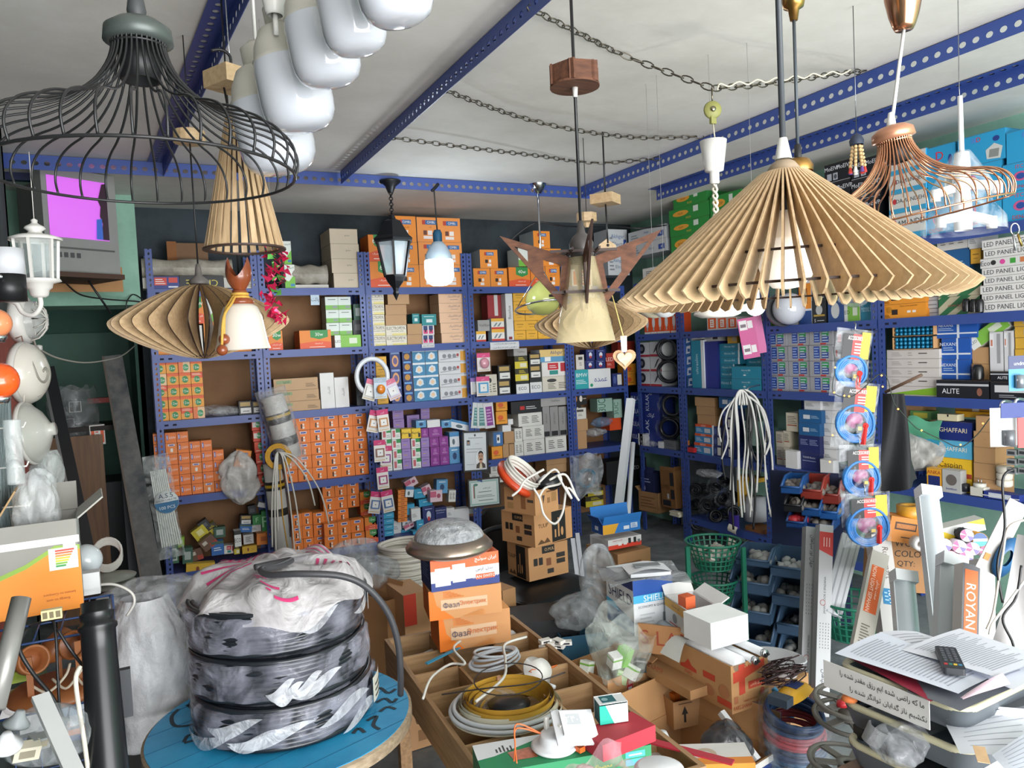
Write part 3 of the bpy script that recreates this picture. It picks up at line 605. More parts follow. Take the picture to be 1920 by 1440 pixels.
# ---- bay beside the alcove (top shelf)
put('B',284,518,336,543,'nvred','blue and red printed box on top shelf beside the alcove',.2)
put('B',337,517,420,543,'crz','black box with upside-down yellow lettering on top shelf',.2)
put('B',446,517,478,543,'park','cream box with dark lettering behind the wooden tulip lamp',.15)
put('B',285,560,330,608,'w30','orange bulb carton nearest the alcove, behind slatted saucer lamp',.2,.06)
put('B',347,556,382,607,'w40','orange carton visible between the wooden slats, upper row',.2,.06)
put('B',384,560,410,603,'gwt','green and white box behind the slatted saucer lamp',.2,.06)
put('B',290,610,340,663,'oc1','orange switch carton low behind left side of slatted saucer lamp',.2,.06)
put('B',345,610,380,663,'diag','white carton low behind the slatted saucer lamp',.2,.06)
put('B',383,603,418,663,'oc1','orange switch carton seen between slats beside wooden ball',.2,.06)
put('B',424,590,470,663,'oc1','orange switch carton behind the frosted bell glass',.2,.06)
grid('B',291,677,382,790,4,5,['gb1','gb2','gb3','gb1'],'small orange bulb box with green disc','small orange bulb boxes beside the alcove',.12,.03)
put('B',448,752,472,779,'blk','black and white tube box beside clear plastic bags',.12,.05)
put('B',473,752,495,777,'blk','black and white tube box next to the rack upright',.12,.05)
grid('B',290,808,421,931,6,6,['osb','osb','osb','osb2','osb'],'small orange socket box','small orange socket boxes on lower shelf',.12,.03,[6,6,6,5,5,4])
for i in range(6):
 put('B',472+i*2.6,787+i*20.6,494+i*2,807+i*20.6,'rg9' if i<2 else 'rg9b',f'red nine watt bulb box, {ORD[i]} from top of narrow stack',.12,.05-.006*(i%2),'red bulb boxes in a narrow stack')
# ---- second bay
put('B',530,452,546,496,'gwt','green and white box standing highest behind pink tinsel',.12,.1)
put('B',534,496,553,542,'gwt','green and white box under another, beside pink tinsel',.14,.04)
for i,(a,b,c,e)in enumerate([(626,512,678,540),(622,485,676,511),(620,457,673,484),(618,429,670,456)]):
 put('B',a,b,c,e,'beige',f'beige handwritten cardboard box, {ORD[i]} from bottom of tall stack',.3,.02,'beige cardboard boxes on the top shelf')
put('B',562,619,621,656,'w30','orange 30w bulb carton standing alone on second shelf',.2,.03)
put('B',502,620,530,658,'w30','orange 30w bulb carton half behind the slatted lamp',.2,.03)
put('B',628,628,677,654,'gwb','bright green box below the green and white grid',.2,.02)
grid('B',611,556,660,628,2,3,'gw','green and white lamp box','green and white lamp boxes in second bay',.14,.06)
put('B',662,600,680,627,'dk','dark box with small red mark beside the green grid',.12,.08)
put('B',663,570,680,599,'dkg','dark green box beside the green and white grid',.12,.08)
put('B',514,752,601,775,'kb','long kraft box with green logo, bottom of three',.2,.02)
put('B',514,731,598,751,'kb','long kraft box with green logo, middle of three',.2,.03)
put('B',513,709,596,730,'kb','long kraft box with green logo, top of three',.2,.03)
put('B',601,699,627,768,'whv','taller white box standing on end beside kraft boxes',.1,.03)
put('B',628,707,654,766,'whv','shorter white box standing on end beside its twin',.1,.03)
put('B',668,700,690,764,'dk','dark carton standing behind the round fluorescent tube',.15,.1)
grid('B',528,779,690,903,6,5,'osw','orange switch box in wide stack','orange switch boxes in wide stack',.14,.03)
grid('B',547,962,588,1031,2,3,'osw','orange switch box behind the hanging wires','orange switch boxes behind the hanging wires',.14,.05)
grid('B',588,957,656,1027,3,3,'osw','orange switch box on lowest shelf, back rows','orange switch boxes on lowest shelf',.12,.08,[3,3,3])
grid('B',605,906,674,955,3,2,'osw','orange switch box on top of lowest stack','orange switch boxes topping lowest stack',.12,.08)
grid('B',608,977,684,1023,3,2,'osw','orange switch box in front row of lowest shelf','orange switch boxes in front row, lowest shelf',.07,.0)
put('B',686,993,709,1018,'w15','green-topped orange 15w box, lower of front pair',.08,.0)
put('B',684,969,707,992,'w15','green-topped orange 15w box, upper of front pair',.08,.0)
put('B',676,945,697,966,'w15','green-topped orange 15w box, lower of rear pair',.1,.1)
put('B',675,922,696,944,'w15','green-topped orange 15w box, upper of rear pair',.1,.1)
# ---- third bay
put('B',693,490,741,538,'w60','orange 60w bulb carton behind the black lantern, lower',.22,.02)
put('B',691,440,720,489,'w60','orange bulb carton behind the black lantern, upper',.22,.02)
for i,(a,b,c,e)in enumerate([(787,496,867,537),(785,454,866,495),(782,408,863,453)]):
 put('B',a,b,c,e,'oct',f'wide orange switch carton behind lit bulb, {ORD[i]} from bottom',.22,.02,'wide orange switch cartons behind the lit bulb')
for i,(a,b,c,e)in enumerate([(745,496,786,537),(743,454,783,495),(740,405,780,453)]):
 put('B',a,b,c,e,'oc1',f'orange switch carton between lantern and lit bulb, {ORD[i]} from bottom',.22,.03,'orange switch cartons beside the lantern')
grid('B',693,550,722,648,1,5,'epk','cream printed electrical box beside rack upright','cream electrical boxes',.16,.03)
put('B',723,629,763,648,'epk','wide cream electrical box on shelf, lower of two',.16,.03)
put('B',722,610,762,628,'epk','wide cream electrical box, upper of two',.16,.03)
put('B',723,590,762,609,'kraftp','plain kraft box on the cream electrical boxes',.16,.03)
put('B',723,571,762,589,'kraftp','plain kraft box, middle one above cream boxes',.16,.03)
put('B',727,551,767,570,'kraftp','plain kraft box topmost under the lantern tip',.16,.01)
put('B',764,627,791,646,'kraftp','small kraft box beside tape boxes, lower of two',.16,.03)
put('B',764,607,791,626,'kraftp','small kraft box beside tape boxes, upper of two',.16,.03)
put('B',792,628,814,645,'pairs','pink and navy tape box, lower of two',.16,.03)
put('B',792,610,814,627,'pairs','pink and navy tape box, upper of two',.16,.03)
put('B',791,589,818,609,'teal','teal box with white label above tape boxes',.16,.03)
put('B',773,588,790,606,'teal','dark teal box end above the small kraft boxes',.12,.08)
for i,(a,b,c,e)in enumerate([(828,624,882,643),(826,605,880,623),(824,586,878,604),(823,568,877,585),(822,550,876,567)]):
 put('B',a,b,c,e,'peach',f'flat peach carton with dark script, {ORD[i]} from bottom',.2,.03,'flat peach cartons below the lit bulb')
grid('B',706,668,727,756,1,5,'yel','small yellow box behind the round fluorescent tube','small yellow boxes behind round tube',.14,.06)
grid('B',733,658,753,757,1,3,'navyo','navy box with orange picture, narrow column','navy boxes with orange picture',.14,.04)
grid('B',756,657,774,756,1,5,'navyg','navy lamp box with gold picture, narrow column','navy lamp boxes with gold picture',.14,.04)
grid('B',775,655,823,754,2,4,'lampb','blue and white lamp box','blue and white lamp boxes',.14,.03)
grid('B',824,654,878,749,1,4,'pstrip','white power strip box with yellow end','white power strip boxes',.14,.03)
grid('B',717,804,735,880,1,4,'gwh','white and green switch box at column end','white and green switch boxes, end column',.1,.04)
grid('B',736,804,753,880,1,4,'gwh','white and green switch box, inner column','white and green switch boxes, inner column',.1,.04)
grid('B',754,822,771,878,1,3,'lil','lilac switch box between green and white columns','lilac switch boxes, first column',.1,.04)
grid('B',772,822,789,877,1,3,'gwh','white and green switch box between lilac columns','white and green switch boxes between lilac',.1,.04)
grid('B',790,820,806,875,1,3,'lil','lilac switch box beside the purple columns','lilac switch boxes, second column',.1,.04)
grid('B',807,819,842,873,2,3,'pur','purple switch box','purple switch boxes',.1,.04)
put('B',753,804,771,821,'ybk','yellow and black box on the lilac boxes',.1,.04)
put('B',772,803,789,821,'ybk','yellow and black box above white and green boxes',.1,.04)
put('B',790,803,803,819,'pur','small purple box beside the yellow boxes',.1,.04)
put('B',804,801,829,818,'pur','purple twin box on top of the purple columns',.1,.04)
put('B',843,838,862,870,'lbl','light blue switch box beside certificate, lower',.1,.05)
put('B',843,810,861,837,'lbw','white and blue switch box beside certificate',.1,.05)
put('B',826,788,846,802,'lbl','light blue switch box under the leaning long box',.1,.05)
put('B',780,788,799,802,'lbl','light blue box on top of the yellow boxes',.1,.05)
put('B',801,787,825,800,'whp','flat white box on top of purple twin box',.1,.05)
grid('B',737,768,758,803,1,2,'lil','lilac box at the rear, above green boxes','lilac boxes at the rear',.1,.15)
grid('B',763,778,787,803,1,1,'lil','wide lilac box at the rear','wide lilac box',.1,.16)
grid('B',789,762,806,786,1,2,'lil','lilac box topmost at the rear','topmost lilac boxes',.1,.16)
# ---- fourth bay
put('B',888,503,919,536,'oc1','orange switch carton beside upright, lower row',.2,.03)
put('B',920,503,951,536,'oc1','orange switch carton, second in lower row',.2,.03)
put('B',900,468,933,502,'oc1','orange switch carton on top of two others',.25,.03)
put('B',954,501,994,536,'w40','orange 40w bulb carton behind boomerang lamp wing',.2,.03)
put('B',995,499,1022,535,'w40','orange carton behind boomerang wing opening',.2,.03)
put('B',1023,499,1050,535,'oc1','orange carton with blue logo behind boomerang wing',.2,.03)
put('B',972,465,1012,498,'gwt','white and green carton behind boomerang wing tip',.2,.06)
put('B',1000,433,1031,464,'oc1','topmost orange carton beside chrome pendant rod',.25,.06)
put('B',1013,466,1052,497,'oc1','orange carton directly behind the boomerang wing',.2,.06)
put('B',915,553,948,636,'redtall','tall dark red panel box standing on end',.12,.12)
put('B',949,550,962,635,'wslim','slim white panel box standing beside dark red box',.2,.04)
put('B',922,617,946,637,'wry','white box with yellow and red bands, lower',.07,.03)
put('B',921,597,945,616,'wry','white box with yellow and red bands, upper',.07,.03)
put('B',893,621,911,638,'wry','little yellow and white box beside the rack upright',.07,.03)
put('B',896,600,918,620,'grey','grey box on the little yellow and white box',.07,.03)
grid('B',963,546,1050,634,4,5,'yel','yellow box behind the green globe pendant','yellow boxes behind the globe pendant',.14,.05)
put('B',911,702,932,742,'dgw','cream box beside hanging pink blister card',.12,.05)
put('B',934,713,957,739,'blk','black lamp box with gold band, lower',.12,.04)
put('B',934,685,957,712,'blk','black lamp box with gold band, upper',.12,.04)
put('B',968,714,992,737,'bkg','white box below the yellow and black boxes',.12,.03)
put('B',966,691,991,713,'yb','yellow and black box, lower of two',.12,.03)
put('B',965,667,989,690,'yb','yellow and black box, upper of two',.12,.03)
put('B',963,653,988,666,'grey','grey box with barcode on top of yellow and black',.12,.03)
put('B',994,710,1016,735,'bkg','black and white lamp box, bottom of its stack',.12,.03)
put('B',993,685,1014,709,'blk','black lamp box, middle beside yellow boxes',.12,.03)
put('B',992,663,1013,684,'blk','black lamp box, top beside yellow boxes',.12,.03)
put('B',1017,705,1067,730,'dgw','cream carton with line drawing at stack bottom',.16,.03)
put('B',1016,678,1070,704,'rw','white carton with red and teal labels',.16,.02)
put('B',1003,655,1062,677,'akh','yellow and blue switch carton topping the stack',.16,.04)
put('B',930,749,951,770,'bre','amber box upper of two beside hanging cards',.12,.05)
put('B',930,771,951,795,'bre','amber box lower of two beside hanging cards',.12,.05)
put('B',982,823,1021,850,'diag','white carton with line drawing, bottom of stack',.2,.03)
put('B',980,798,1020,822,'diag','white carton with line drawing, middle of stack',.2,.03)
put('B',972,774,1016,797,'diag','white carton with line drawing, top of stack',.2,.03)
put('B',958,752,1014,773,'blk2','glossy black box with red mark on white cartons',.2,.03)
put('B',1023,818,1062,846,'diag','white carton under the grey standing boxes',.2,.03)
for i,(a,c)in enumerate([(1016,1031),(1032,1047),(1048,1063)]):
 put('B',a,762,c,817,'greyv',f'grey box standing on end, {ORD[i]} from left',.2,.04,'grey boxes standing on end')
put('B',1014,743,1063,761,'grey','long grey box lying across standing grey boxes',.2,.03)
put('B',965,828,981,853,'diag','narrow white box beside kraft cubes, lower',.12,.04)
put('B',965,803,980,827,'diag','narrow white box beside kraft cubes, upper',.12,.04)
put('B',943,832,954,855,'kraftp','small kraft cube, lower one by certificate',.1,.04)
put('B',955,832,964,855,'kraftp','small kraft cube, lower one by white boxes',.1,.04)
put('B',945,809,964,831,'kraftp','small kraft cube on top of two others',.1,.04)
put('B',925,810,943,836,'bswt','blue and white switch box right of portrait',.1,.04)
put('B',922,837,942,857,'bre','orange box low beside the portrait frame',.1,.04)
put('B',942,797,958,808,'whp','small white box above the kraft cubes',.1,.04)
put('B',946,786,962,796,'whp','small white box topmost above kraft cubes',.1,.04)
for i,(a,b,c,e)in enumerate([(918,887,950,905),(951,885,980,903),(920,868,944,886),(945,866,978,884)]):
 put('B',a,b,c,e,'diag',f'white printed box above the green-bordered certificate, {ORD[i]} of four',.2,.06,'white boxes above the green-bordered certificate')
put('B',1025,870,1062,886,'kraft','tan carton behind the blue coil bag, lower',.2,.04)
put('B',1024,850,1062,869,'kraft','tan carton behind the blue coil bag, upper',.2,.04)
# ---- corner bay, back wall
put('B',1077,692,1145,722,'bmw','white and teal bulb carton with handwriting',.18,.02)
for i,(a,b,c,e,s)in enumerate([(1098,676,1115,691,'rbulb'),(1117,675,1135,690,'rbulb'),(1099,655,1115,675,'rbulb'),(1118,655,1135,674,'rbulb')]):
 put('B',a,b,c,e,s,f'navy box with red-capped bulb, {["lower one", "lower, by red box", "upper one", "upper, by red box"][i]}',.1,.06,'navy bulb boxes in the corner bay')
put('B',1080,665,1096,691,'kw','pale box beside the navy bulb boxes',.1,.08)
put('B',1137,662,1152,691,'red','red box behind the hanging heart tag',.1,.08)
put('B',1146,640,1190,661,'red','long red box high behind the heart tag',.1,.12)
put('B',1148,700,1166,720,'nvw','dark blue box under the heart tag',.1,.04)
put('B',1168,701,1192,720,'bre','amber box under the heart tag, lower',.1,.04)
put('B',1166,682,1192,700,'bre','amber box under the heart tag, upper',.1,.04)
put('B',1072,760,1090,775,'blkc','black box with copper rings, lower',.1,.04)
put('B',1072,736,1100,750,'blkc','black box with copper rings, upper',.1,.04)
put('B',1074,808,1100,834,'kraftp','kraft box with open top, lower',.14,.03)
put('B',1074,786,1102,807,'kraftp','kraft box with open flap, upper',.14,.03)
put('B',1074,765,1099,785,'kw','white label box on kraft boxes',.14,.03)
put('B',1143,783,1172,806,'oran','plain orange box beside white tube lamps',.14,.1)
put('B',1120,747,1148,772,'mint','mint green lamp box with open flap',.12,.1)
put('B',1150,748,1172,775,'mint','pale mint box beside the navy boxes',.12,.08)
put('B',1137,862,1212,905,'azo','black lamp carton behind the white tube lamps',.2,.1)
put('B',1098,930,1131,944,'yb','yellow and green box under the blue coil bag',.12,.04)
put('B',1102,915,1131,929,'yb','yellow and green box directly under blue coil',.12,.05)
# ---- right wall, corner bay
grid('R',1193,642,1217,720,1,3,'coilb','white box with black coil picture, first column','white coil boxes, first column',.16,.04)
grid('R',1218,640,1239,719,1,3,'coilb2','white box with clamp picture, second column','white clamp boxes, second column',.16,.04)
grid('R',1208,588,1268,628,5,1,'orb','orange bulb box with grey bulb picture','orange bulb boxes in the corner',.14,.03)
grid('R',1183,736,1202,826,1,4,'kul','navy switch box with white lettering, narrow stack','navy switch boxes in a narrow stack',.14,.04)
put('R',1204,767,1238,825,'kulb','navy carton with sideways white lettering',.14,.04)
put('R',1204,733,1236,766,'kulb','navy carton with Persian script on top',.14,.04)
put('R',1190,813,1210,827,'white','small grey and white box under navy boxes',.06,.0)
put('R',1245,826,1267,840,'gry3','small grey box under the black coil',.08,.02)
put('R',1232,828,1244,838,'whp','little white box on corner shelf',.05,.01)
# ---- second bay
grid('R',1284,625,1297,724,1,5,'bw5','blue and white doorbell box in narrow stack','blue and white doorbell boxes',.14,.04)
put('R',1298,626,1316,636,'wcam','white doorbell box lying above teal panel',.14,.04)
put('R',1297,638,1320,724,'tbook','tall teal panel box with white stripe',.2,.03)
put('R',1321,640,1346,724,'navyp','tall plain navy panel box beside teal one',.2,.04)
put('R',1320,623,1350,637,'wcam','dark doorbell box lying across panel boxes',.1,.06)
for i in range(6):
 put('R',1349-i*1.2,709-i*13,1373+(4 if i<3 else 14),721.5-i*13,'tslim',f'slim teal lamp box, {ORD[i]} from bottom of rear stack',.14,.06,'slim teal lamp boxes, rear stack')
put('R',1372,710,1427,732,'tbig','larger teal lamp box in front, lower',.1,.0)
put('R',1372,687,1427,709,'tbig','larger teal lamp box in front, upper',.1,.0)
grid('R',1397,645,1432,686,1,3,'tslim','slim teal lamp box behind magenta bag','slim teal lamp boxes, magenta bag',.12,.12)
put('R',1364,624,1387,650,'yfold','yellow box behind the magenta bag',.1,.05)
for i in range(3):
 put('R',1326+i*19,594,1344+i*19,613,'orw',f'orange and white ballast box, {ORD[i]} under the round fitting',.12,.03,'orange and white ballast boxes')
put('R',1308,778,1341,800,'kraftp','kraft box with open flap, lowest of three',.16,.04)
put('R',1306,762,1340,778,'kraftp','kraft box with open flap, middle of three',.16,.04)
put('R',1303,745,1340,761,'kraftp','kraft box with open flap, top of three',.16,.04)
for i in range(3):
 put('R',1302+i,831-i*17.4,1335,847.6-i*17.4,'sony',f'blue and orange socket box, {ORD[i]} from bottom',.12,.02,'blue and orange socket boxes')
grid('R',1337,800,1352,852,1,3,'nvw','dark navy socket box beside orange-topped boxes','navy socket boxes, first column',.12,.03)
grid('R',1353,766,1373,857,1,5,'nvw','navy socket box with white end','navy socket boxes with white end',.12,.02)
put('R',1348,740,1381,765,'blc','blue carton on top of the navy stack',.14,.03)
put('R',1395,790,1418,835,'mint','mint carton behind the hanging cables',.14,.06)
# ---- third bay
grid('R',1438,619,1561,733,3,4,'bat','grey box with blue and green strips','grey boxes with blue and green strips',.14,.03)
put('R',1562,704,1578,733,'batr','grey logo box at row end, bottom',.14,.05)
put('R',1562,676,1585,703,'batr','grey logo box at row end, second up',.14,.05)
put('R',1562,651,1590,675,'batr','grey logo box at row end, third up',.14,.05)
put('R',1562,619,1632,650,'batr','long grey logo box topmost at row end',.14,.05)
put('R',1626,676,1642,731,'bat','narrow strip-printed box beside the tall upright',.1,.05)
put('R',1441,555,1461,607,'gwt','green and white lamp box beside the globe',.12,.05)
put('R',1462,560,1496,606,'whp','white box holding the white globe lamp',.12,.05)
put('R',1498,512,1521,603,'obw','orange, blue and white lamp box under cone shade',.12,.04)
put('R',1523,563,1549,602,'cfl','black and gold lamp box, lower',.12,.04)
put('R',1523,520,1548,562,'cfl','black and gold lamp box, upper',.12,.04)
put('R',1552,541,1580,601,'cflb','blue lamp box with white bulb picture',.12,.04)
put('R',1583,568,1612,599,'gwb','green box under the clear plastic bag',.12,.05)
put('R',1614,560,1639,597,'tslim','teal box beside the tall upright',.12,.05)
for i,(a,b,c,e)in enumerate([(1452,838,1468,868),(1469,838,1480,866),(1452,809,1468,837),(1469,808,1481,837),(1474,774,1496,807)]):
 put('R',a,b,c,e,'cream',f'cream printed socket box, {["bottom one", "bottom inner one", "second up", "second up inner one", "topmost"][i]}',.12,.06,'cream socket boxes')
put('R',1473,845,1495,876,'whp','cream switch plate box at shelf front',.05,.0)
put('R',1498,850,1537,882,'nvt','navy carton with white lettering, bottom of stack',.14,.03)
put('R',1498,817,1537,849,'nvb','navy carton with small print, second up',.14,.03)
put('R',1498,793,1537,816,'blc','blue carton with white label, third up',.14,.03)
put('R',1498,769,1540,792,'blc','blue carton topmost of the stack',.14,.03)
put('R',1508,748,1538,768,'white','white camera box on the blue cartons',.1,.05)
grid('R',1540,745,1565,866,1,5,'white','white box in column beside hanging cord bags','white boxes beside hanging cord bags',.12,.06)
put('R',1538,862,1562,886,'whp','white light switch box on shelf front',.05,.0)
for r in range(3):
 for c in range(4-r):
  put('R',1455+c*14+r*7,1017-r*13,1468+c*14+r*7,1029-r*13,'gry3',f'grey relay module, {ORD[c]} in {["bottom", "middle", "top"][r]} row',.1,.04,'grey relay modules')
# ---- fourth bay
put('R',1655,569,1736,592,'org2','orange lampholder box, lower of two',.16,.02)
put('R',1654,542,1735,568,'org2','orange lampholder box, upper of two',.16,.02)
grid('R',1737,533,1759,588,1,4,'lsl','slim grey box beside orange lampholder boxes','slim grey boxes',.14,.04)
put('R',1760,555,1838,586,'gstr','green striped box with black edge, lower',.16,.03)
put('R',1760,520,1841,554,'gstr','green striped box under another stack, upper',.16,.03)
put('R',1757,468,1818,519,'blc','blue box above the green striped boxes',.14,.05)
put('R',1820,466,1839,494,'yel','yellow box above green striped boxes',.14,.05)
put('R',1757,437,1814,467,'wht2','white printed carton under the blue fan cartons',.14,.05)
put('R',1815,435,1840,465,'white','white box with dark picture beside panel boxes',.14,.05)
yy=[(564,580),(548,563),(531,547),(515,530),(498,514),(480,497),(462,479),(444,461)]
for i,(b,e)in enumerate(yy):
 put('R',1844-(i%3)*3,b,1946-(i%2)*5,e,'ledc' if i==5 else 'ledp',f'flat white panel light box, {ORD[i]} from bottom',.2,.0,'white panel light boxes')
for i in range(5):
 put('R',1663,724-i*17.2,1758+(i>0)*3,740.5-i*17.2,'tubeg' if i==0 else 'tubes',f'long white lamp box, {ORD[i]} from bottom'+(', with green wedge' if i==0 else ''),.2,.03,'long white lamp boxes')
put('R',1763,674,1819,711,'strap','blue carton with white straps, bottom',.16,.05)
put('R',1763,634,1820,673,'strap','blue carton with white straps, middle',.16,.05)
put('R',1755,600,1832,633,'strap','blue carton with white straps, top',.16,.05)
put('R',1756,713,1854,741,'alite','black lamp box with white lettering on shelf edge',.16,.0)
put('R',1857,716,1940,740,'alw','black and white lamp box at shelf end, lower',.16,.0)
put('R',1857,697,1940,715,'alite','black lamp box at shelf end, upper',.16,.02)
put('R',1821,682,1855,711,'kraftp','kraft box behind the black lampholder, lower',.12,.06)
put('R',1820,651,1854,681,'kraftp','kraft box behind the black lampholder, upper',.12,.06)
put('R',1856,622,1881,696,'wtall','tall white lamp box standing on black box',.12,.05)
put('R',1883,620,1899,695,'wtall','tall narrow white lamp box standing on black box',.12,.05)
grid('R',1901,590,1935,696,1,5,'yfold','yellow folded box at shelf end','yellow folded boxes at shelf end',.14,.05)
put('R',1757,859,1822,917,'cas','yellow glue carton with brown band',.16,.06)
put('R',1755,826,1822,858,'gafl','light blue glue carton with cream lettering',.16,.06)
put('R',1753,791,1822,825,'gaf','navy glue carton with cream lettering',.16,.06)
put('R',1738,878,1765,918,'anka','orange battery card box beside round speaker box',.05,.0)
put('R',1767,881,1801,921,'eye','grey box with round speaker picture',.05,.0)
for i in range(5):
 put('R',1826+(i>3)*4,898-i*29.5,1866+(i>3)*5,927-i*29.5,'kraft',f'kraft carton, {ORD[i]} from bottom of tall column',.16,.05,'kraft cartons in a tall column')
put('R',1668,797,1711,826,'cream','white and cream box beside green packet',.12,.1)
put('R',1656,752,1725,796,'kraftp','large kraft box behind the string lights',.14,.14)
for i in range(4):
 put('R',1667,397-i*37,1736,432-i*37,'dam',f'white and blue fan carton, {ORD[i]} from bottom',.25,.02,'white and blue fan cartons')
put('R',1738,380,1792,430,'dena2','sky blue fan carton beside white cartons, lower',.25,.03)
put('R',1738,272,1792,379,'dena','tall sky blue fan carton beside white cartons',.25,.03)
put('R',1794,360,1878,424,'dena2','sky blue fan carton behind plastic-wrapped bracket, lower',.25,.02)
put('R',1794,308,1878,359,'dena2','sky blue fan carton behind plastic-wrapped bracket, middle',.25,.02)
put('R',1796,250,1885,307,'dena','sky blue fan carton with fan picture, top row',.25,.02)
put('R',1880,352,1990,410,'dena2','sky blue fan carton at rack end, lower',.25,.02)
put('R',1880,298,1990,351,'dena2','sky blue fan carton at rack end, middle',.25,.02)
put('R',1887,236,1990,297,'dena','sky blue fan carton at rack end, top',.25,.02)
for i,(b,e)in enumerate([(408,440),(370,407),(330,369),(292,329)]):
 put('R',1596,b+4,1650,e+2,'mob',f'black switch carton, {ORD[i]} from bottom, behind copper cage',.25,.04,'black switch cartons behind copper cage')
 put('R',1546,b+12,1594,e+10,'mob',f'black switch carton, {ORD[i]} from bottom, outer column',.25,.04,'black switch cartons, outer column')
for i,(a,b,c,e)in enumerate([(1258,437,1330,478),(1256,412,1330,436),(1254,385,1330,411),(1331,440,1400,475),(1331,400,1400,439),(1262,358,1325,384),(1331,362,1390,399)]):
 put('R',a,b,c,e,'grn',f'green carton with yellow lettering, {["bottom, corner side", "second up, corner side", "third up, corner side", "bottom, behind cone shade", "middle, behind cone shade", "topmost, corner side", "topmost, behind cone shade"][i]}',.25,.02,'green cartons on the right rack')
for i,(a,b,c,e)in enumerate([(1178,453,1250,477),(1178,428,1248,452),(1140,478,1180,516),(1140,430,1176,477)]):
 put('R' if i<2 else 'B',a,b,c,e,'akg',f'pale grey switch carton in the corner, {["lower right", "upper right", "lower left", "upper left"][i]}',.22,.02,'pale grey switch cartons in the corner')
put('B',1072,505,1110,534,'orw','orange and white box behind the amber glass',.15,.04)
put('R',1205,500,1250,520,'diag','white printed carton under corner cartons',.15,.05)
# ================================================================ hanging lamps
blackm=mat('#1b1b1d',.4,0,0);plw=mat('#dcdad4',.35,0,0);chrome=metal('#d8dade',.12)
maple=wood('#ab8e69','#c9ac86',3,2);maplex=wood('#b59872','#d0b48c',3,0);walnut=wood('#4a2d1e','#6e452f',3,0,.75);dkw=mat('#3a2822',.55,0,.1)
opal=mat('#c6c9d0',.12,0,0,coat=.6);opalw=mat('#bfbbb0',.35,0,0)
def cordline(root,p0,p1,r,m,name='cord'):
 L_=root.location
 MB().tube([Vector(p0)-L_,Vector(p1)-L_],r,m,6).build(name,root)
def ceil_at(p):return V(p.x,p.y,TOP)
def ring_pts(r,z=0,n=48):return[V(r*cos(2*pi*k/n),r*sin(2*pi*k/n),z)for k in range(n)]
def cage(name,label,P,s,wm,capm,n,rw,tilt=None):
 root=thing(name,label,'pendant lamp',P)
 prof=[(.037,.192),(.036,.178),(.045,.152),(.066,.122),(.098,.096),(.135,.079),(.168,.07),(.193,.058),(.208,.04),(.212,.02),(.207,0)]
 m=MB()
 for k in range(n):
  a=2*pi*k/n;c,q=cos(a),sin(a)
  m.tube(spline([(r*c*s,r*q*s,z*s)for r,z in prof],3),rw,wm,5)
 cg=m.build('wire_cage',root)
 MB().tube(ring_pts(.207*s),rw*1.25,wm,6,True).build('bottom_ring',root)
 MB().tube(ring_pts(.036*s,.183*s,24),rw,wm,5,True).build('top_ring',root)
 MB().lathe([(0,.222*s),(.03*s,.219*s),(.045*s,.208*s),(.047*s,.19*s),(.036*s,.187*s)],capm,28).build('cap',root)
 MB().lathe([(.0,.187*s),(.027*s,.187*s),(.027*s,.135*s),(.023*s,.135*s),(.023*s,.17*s),(0,.17*s)],blackm,20).build('socket',root)
 return root
P=ad(277,329,1.1)
r_=cage('cage_pendant','black wire cage pendant lamp with flared shade, largest wire lamp',P,.99,mat('#2a2a2b',.35,.4,0),mat('#4c5350',.4,.3,0),34,.0019)
MB().lathe([(.011,.219),(.013,.232),(.0075,.268),(0,.27)],mat('#3a3c3d',.5,0,0),14).build('cord_grip',r_)
MB().tube([V(0,0,.262),V(0,0,TOP-P.z)],.0035,blackm,6).build('cord',r_)
def slat_cone(name,label,P,rt,rb,h,n,m,group=None):
 root=thing(name,label,'pendant lamp',P)
 sl_=MB()
 for k in range(n):
  a=2*pi*k/n;e=V(cos(a),sin(a),0);t=V(-sin(a),cos(a),0)
  def w(u):return(rt+(rb-rt)*u)*pi/n*.62
  pts=[]
  for u,z in((0,h),(1,0)):
   R_=rt+(rb-rt)*u
   pts+=[e*R_-t*w(u)+V(0,0,z),e*R_+t*w(u)+V(0,0,z),e*(R_-.004)+t*w(u)+V(0,0,z),e*(R_-.004)-t*w(u)+V(0,0,z)]
  sl_.add(pts,[(0,1,2,3),(7,6,5,4),(0,4,5,1),(1,5,6,2),(2,6,7,3),(3,7,4,0)],m)
 sl_.build('slats',root)
 def annulus(ri,ro,z,t,mm,nm):
  MB().lathe([(ri,z),(ro,z),(ro,z+t),(ri,z+t),(ri,z)],mm,40,smooth=False).build(nm,root)
 annulus(rb-.014,rb+.004,-.004,.004,dkw,'bottom_ring');annulus(rt*.5,rt+.002,h-.03,.004,dkw,'top_ring')
 return root
P=ad(459,466,2.0)
r_=slat_cone('slat_cone_pendant','tall narrow cone pendant of upright wooden slats with square canopy',P,.027,.1,.345,26,maple)
MB().lathe([(0,.32),(.02,.32),(.02,.2),(0,.2)],dkw,14).build('socket',r_)
Q=ad(434,150,2.0)-P
m=MB();m.box(-.05,.05,-.05,.05,-.022,.022,maplex,T(*Q)@R(.5));m.build('canopy',r_)
MB().tube([V(Q.x,Q.y,Q.z-.02),V(0,0,.3)],.003,blackm).tube([V(Q.x-.02,Q.y,Q.z-.02),V(-.012,0,.3)],.003,blackm).build('cord',r_)
hk=[V(Q.x,Q.y,Q.z+.02),V(Q.x,Q.y,Q.z+.06),V(Q.x-.02,Q.y,Q.z+.075),V(Q.x-.045,Q.y,Q.z+.07)]
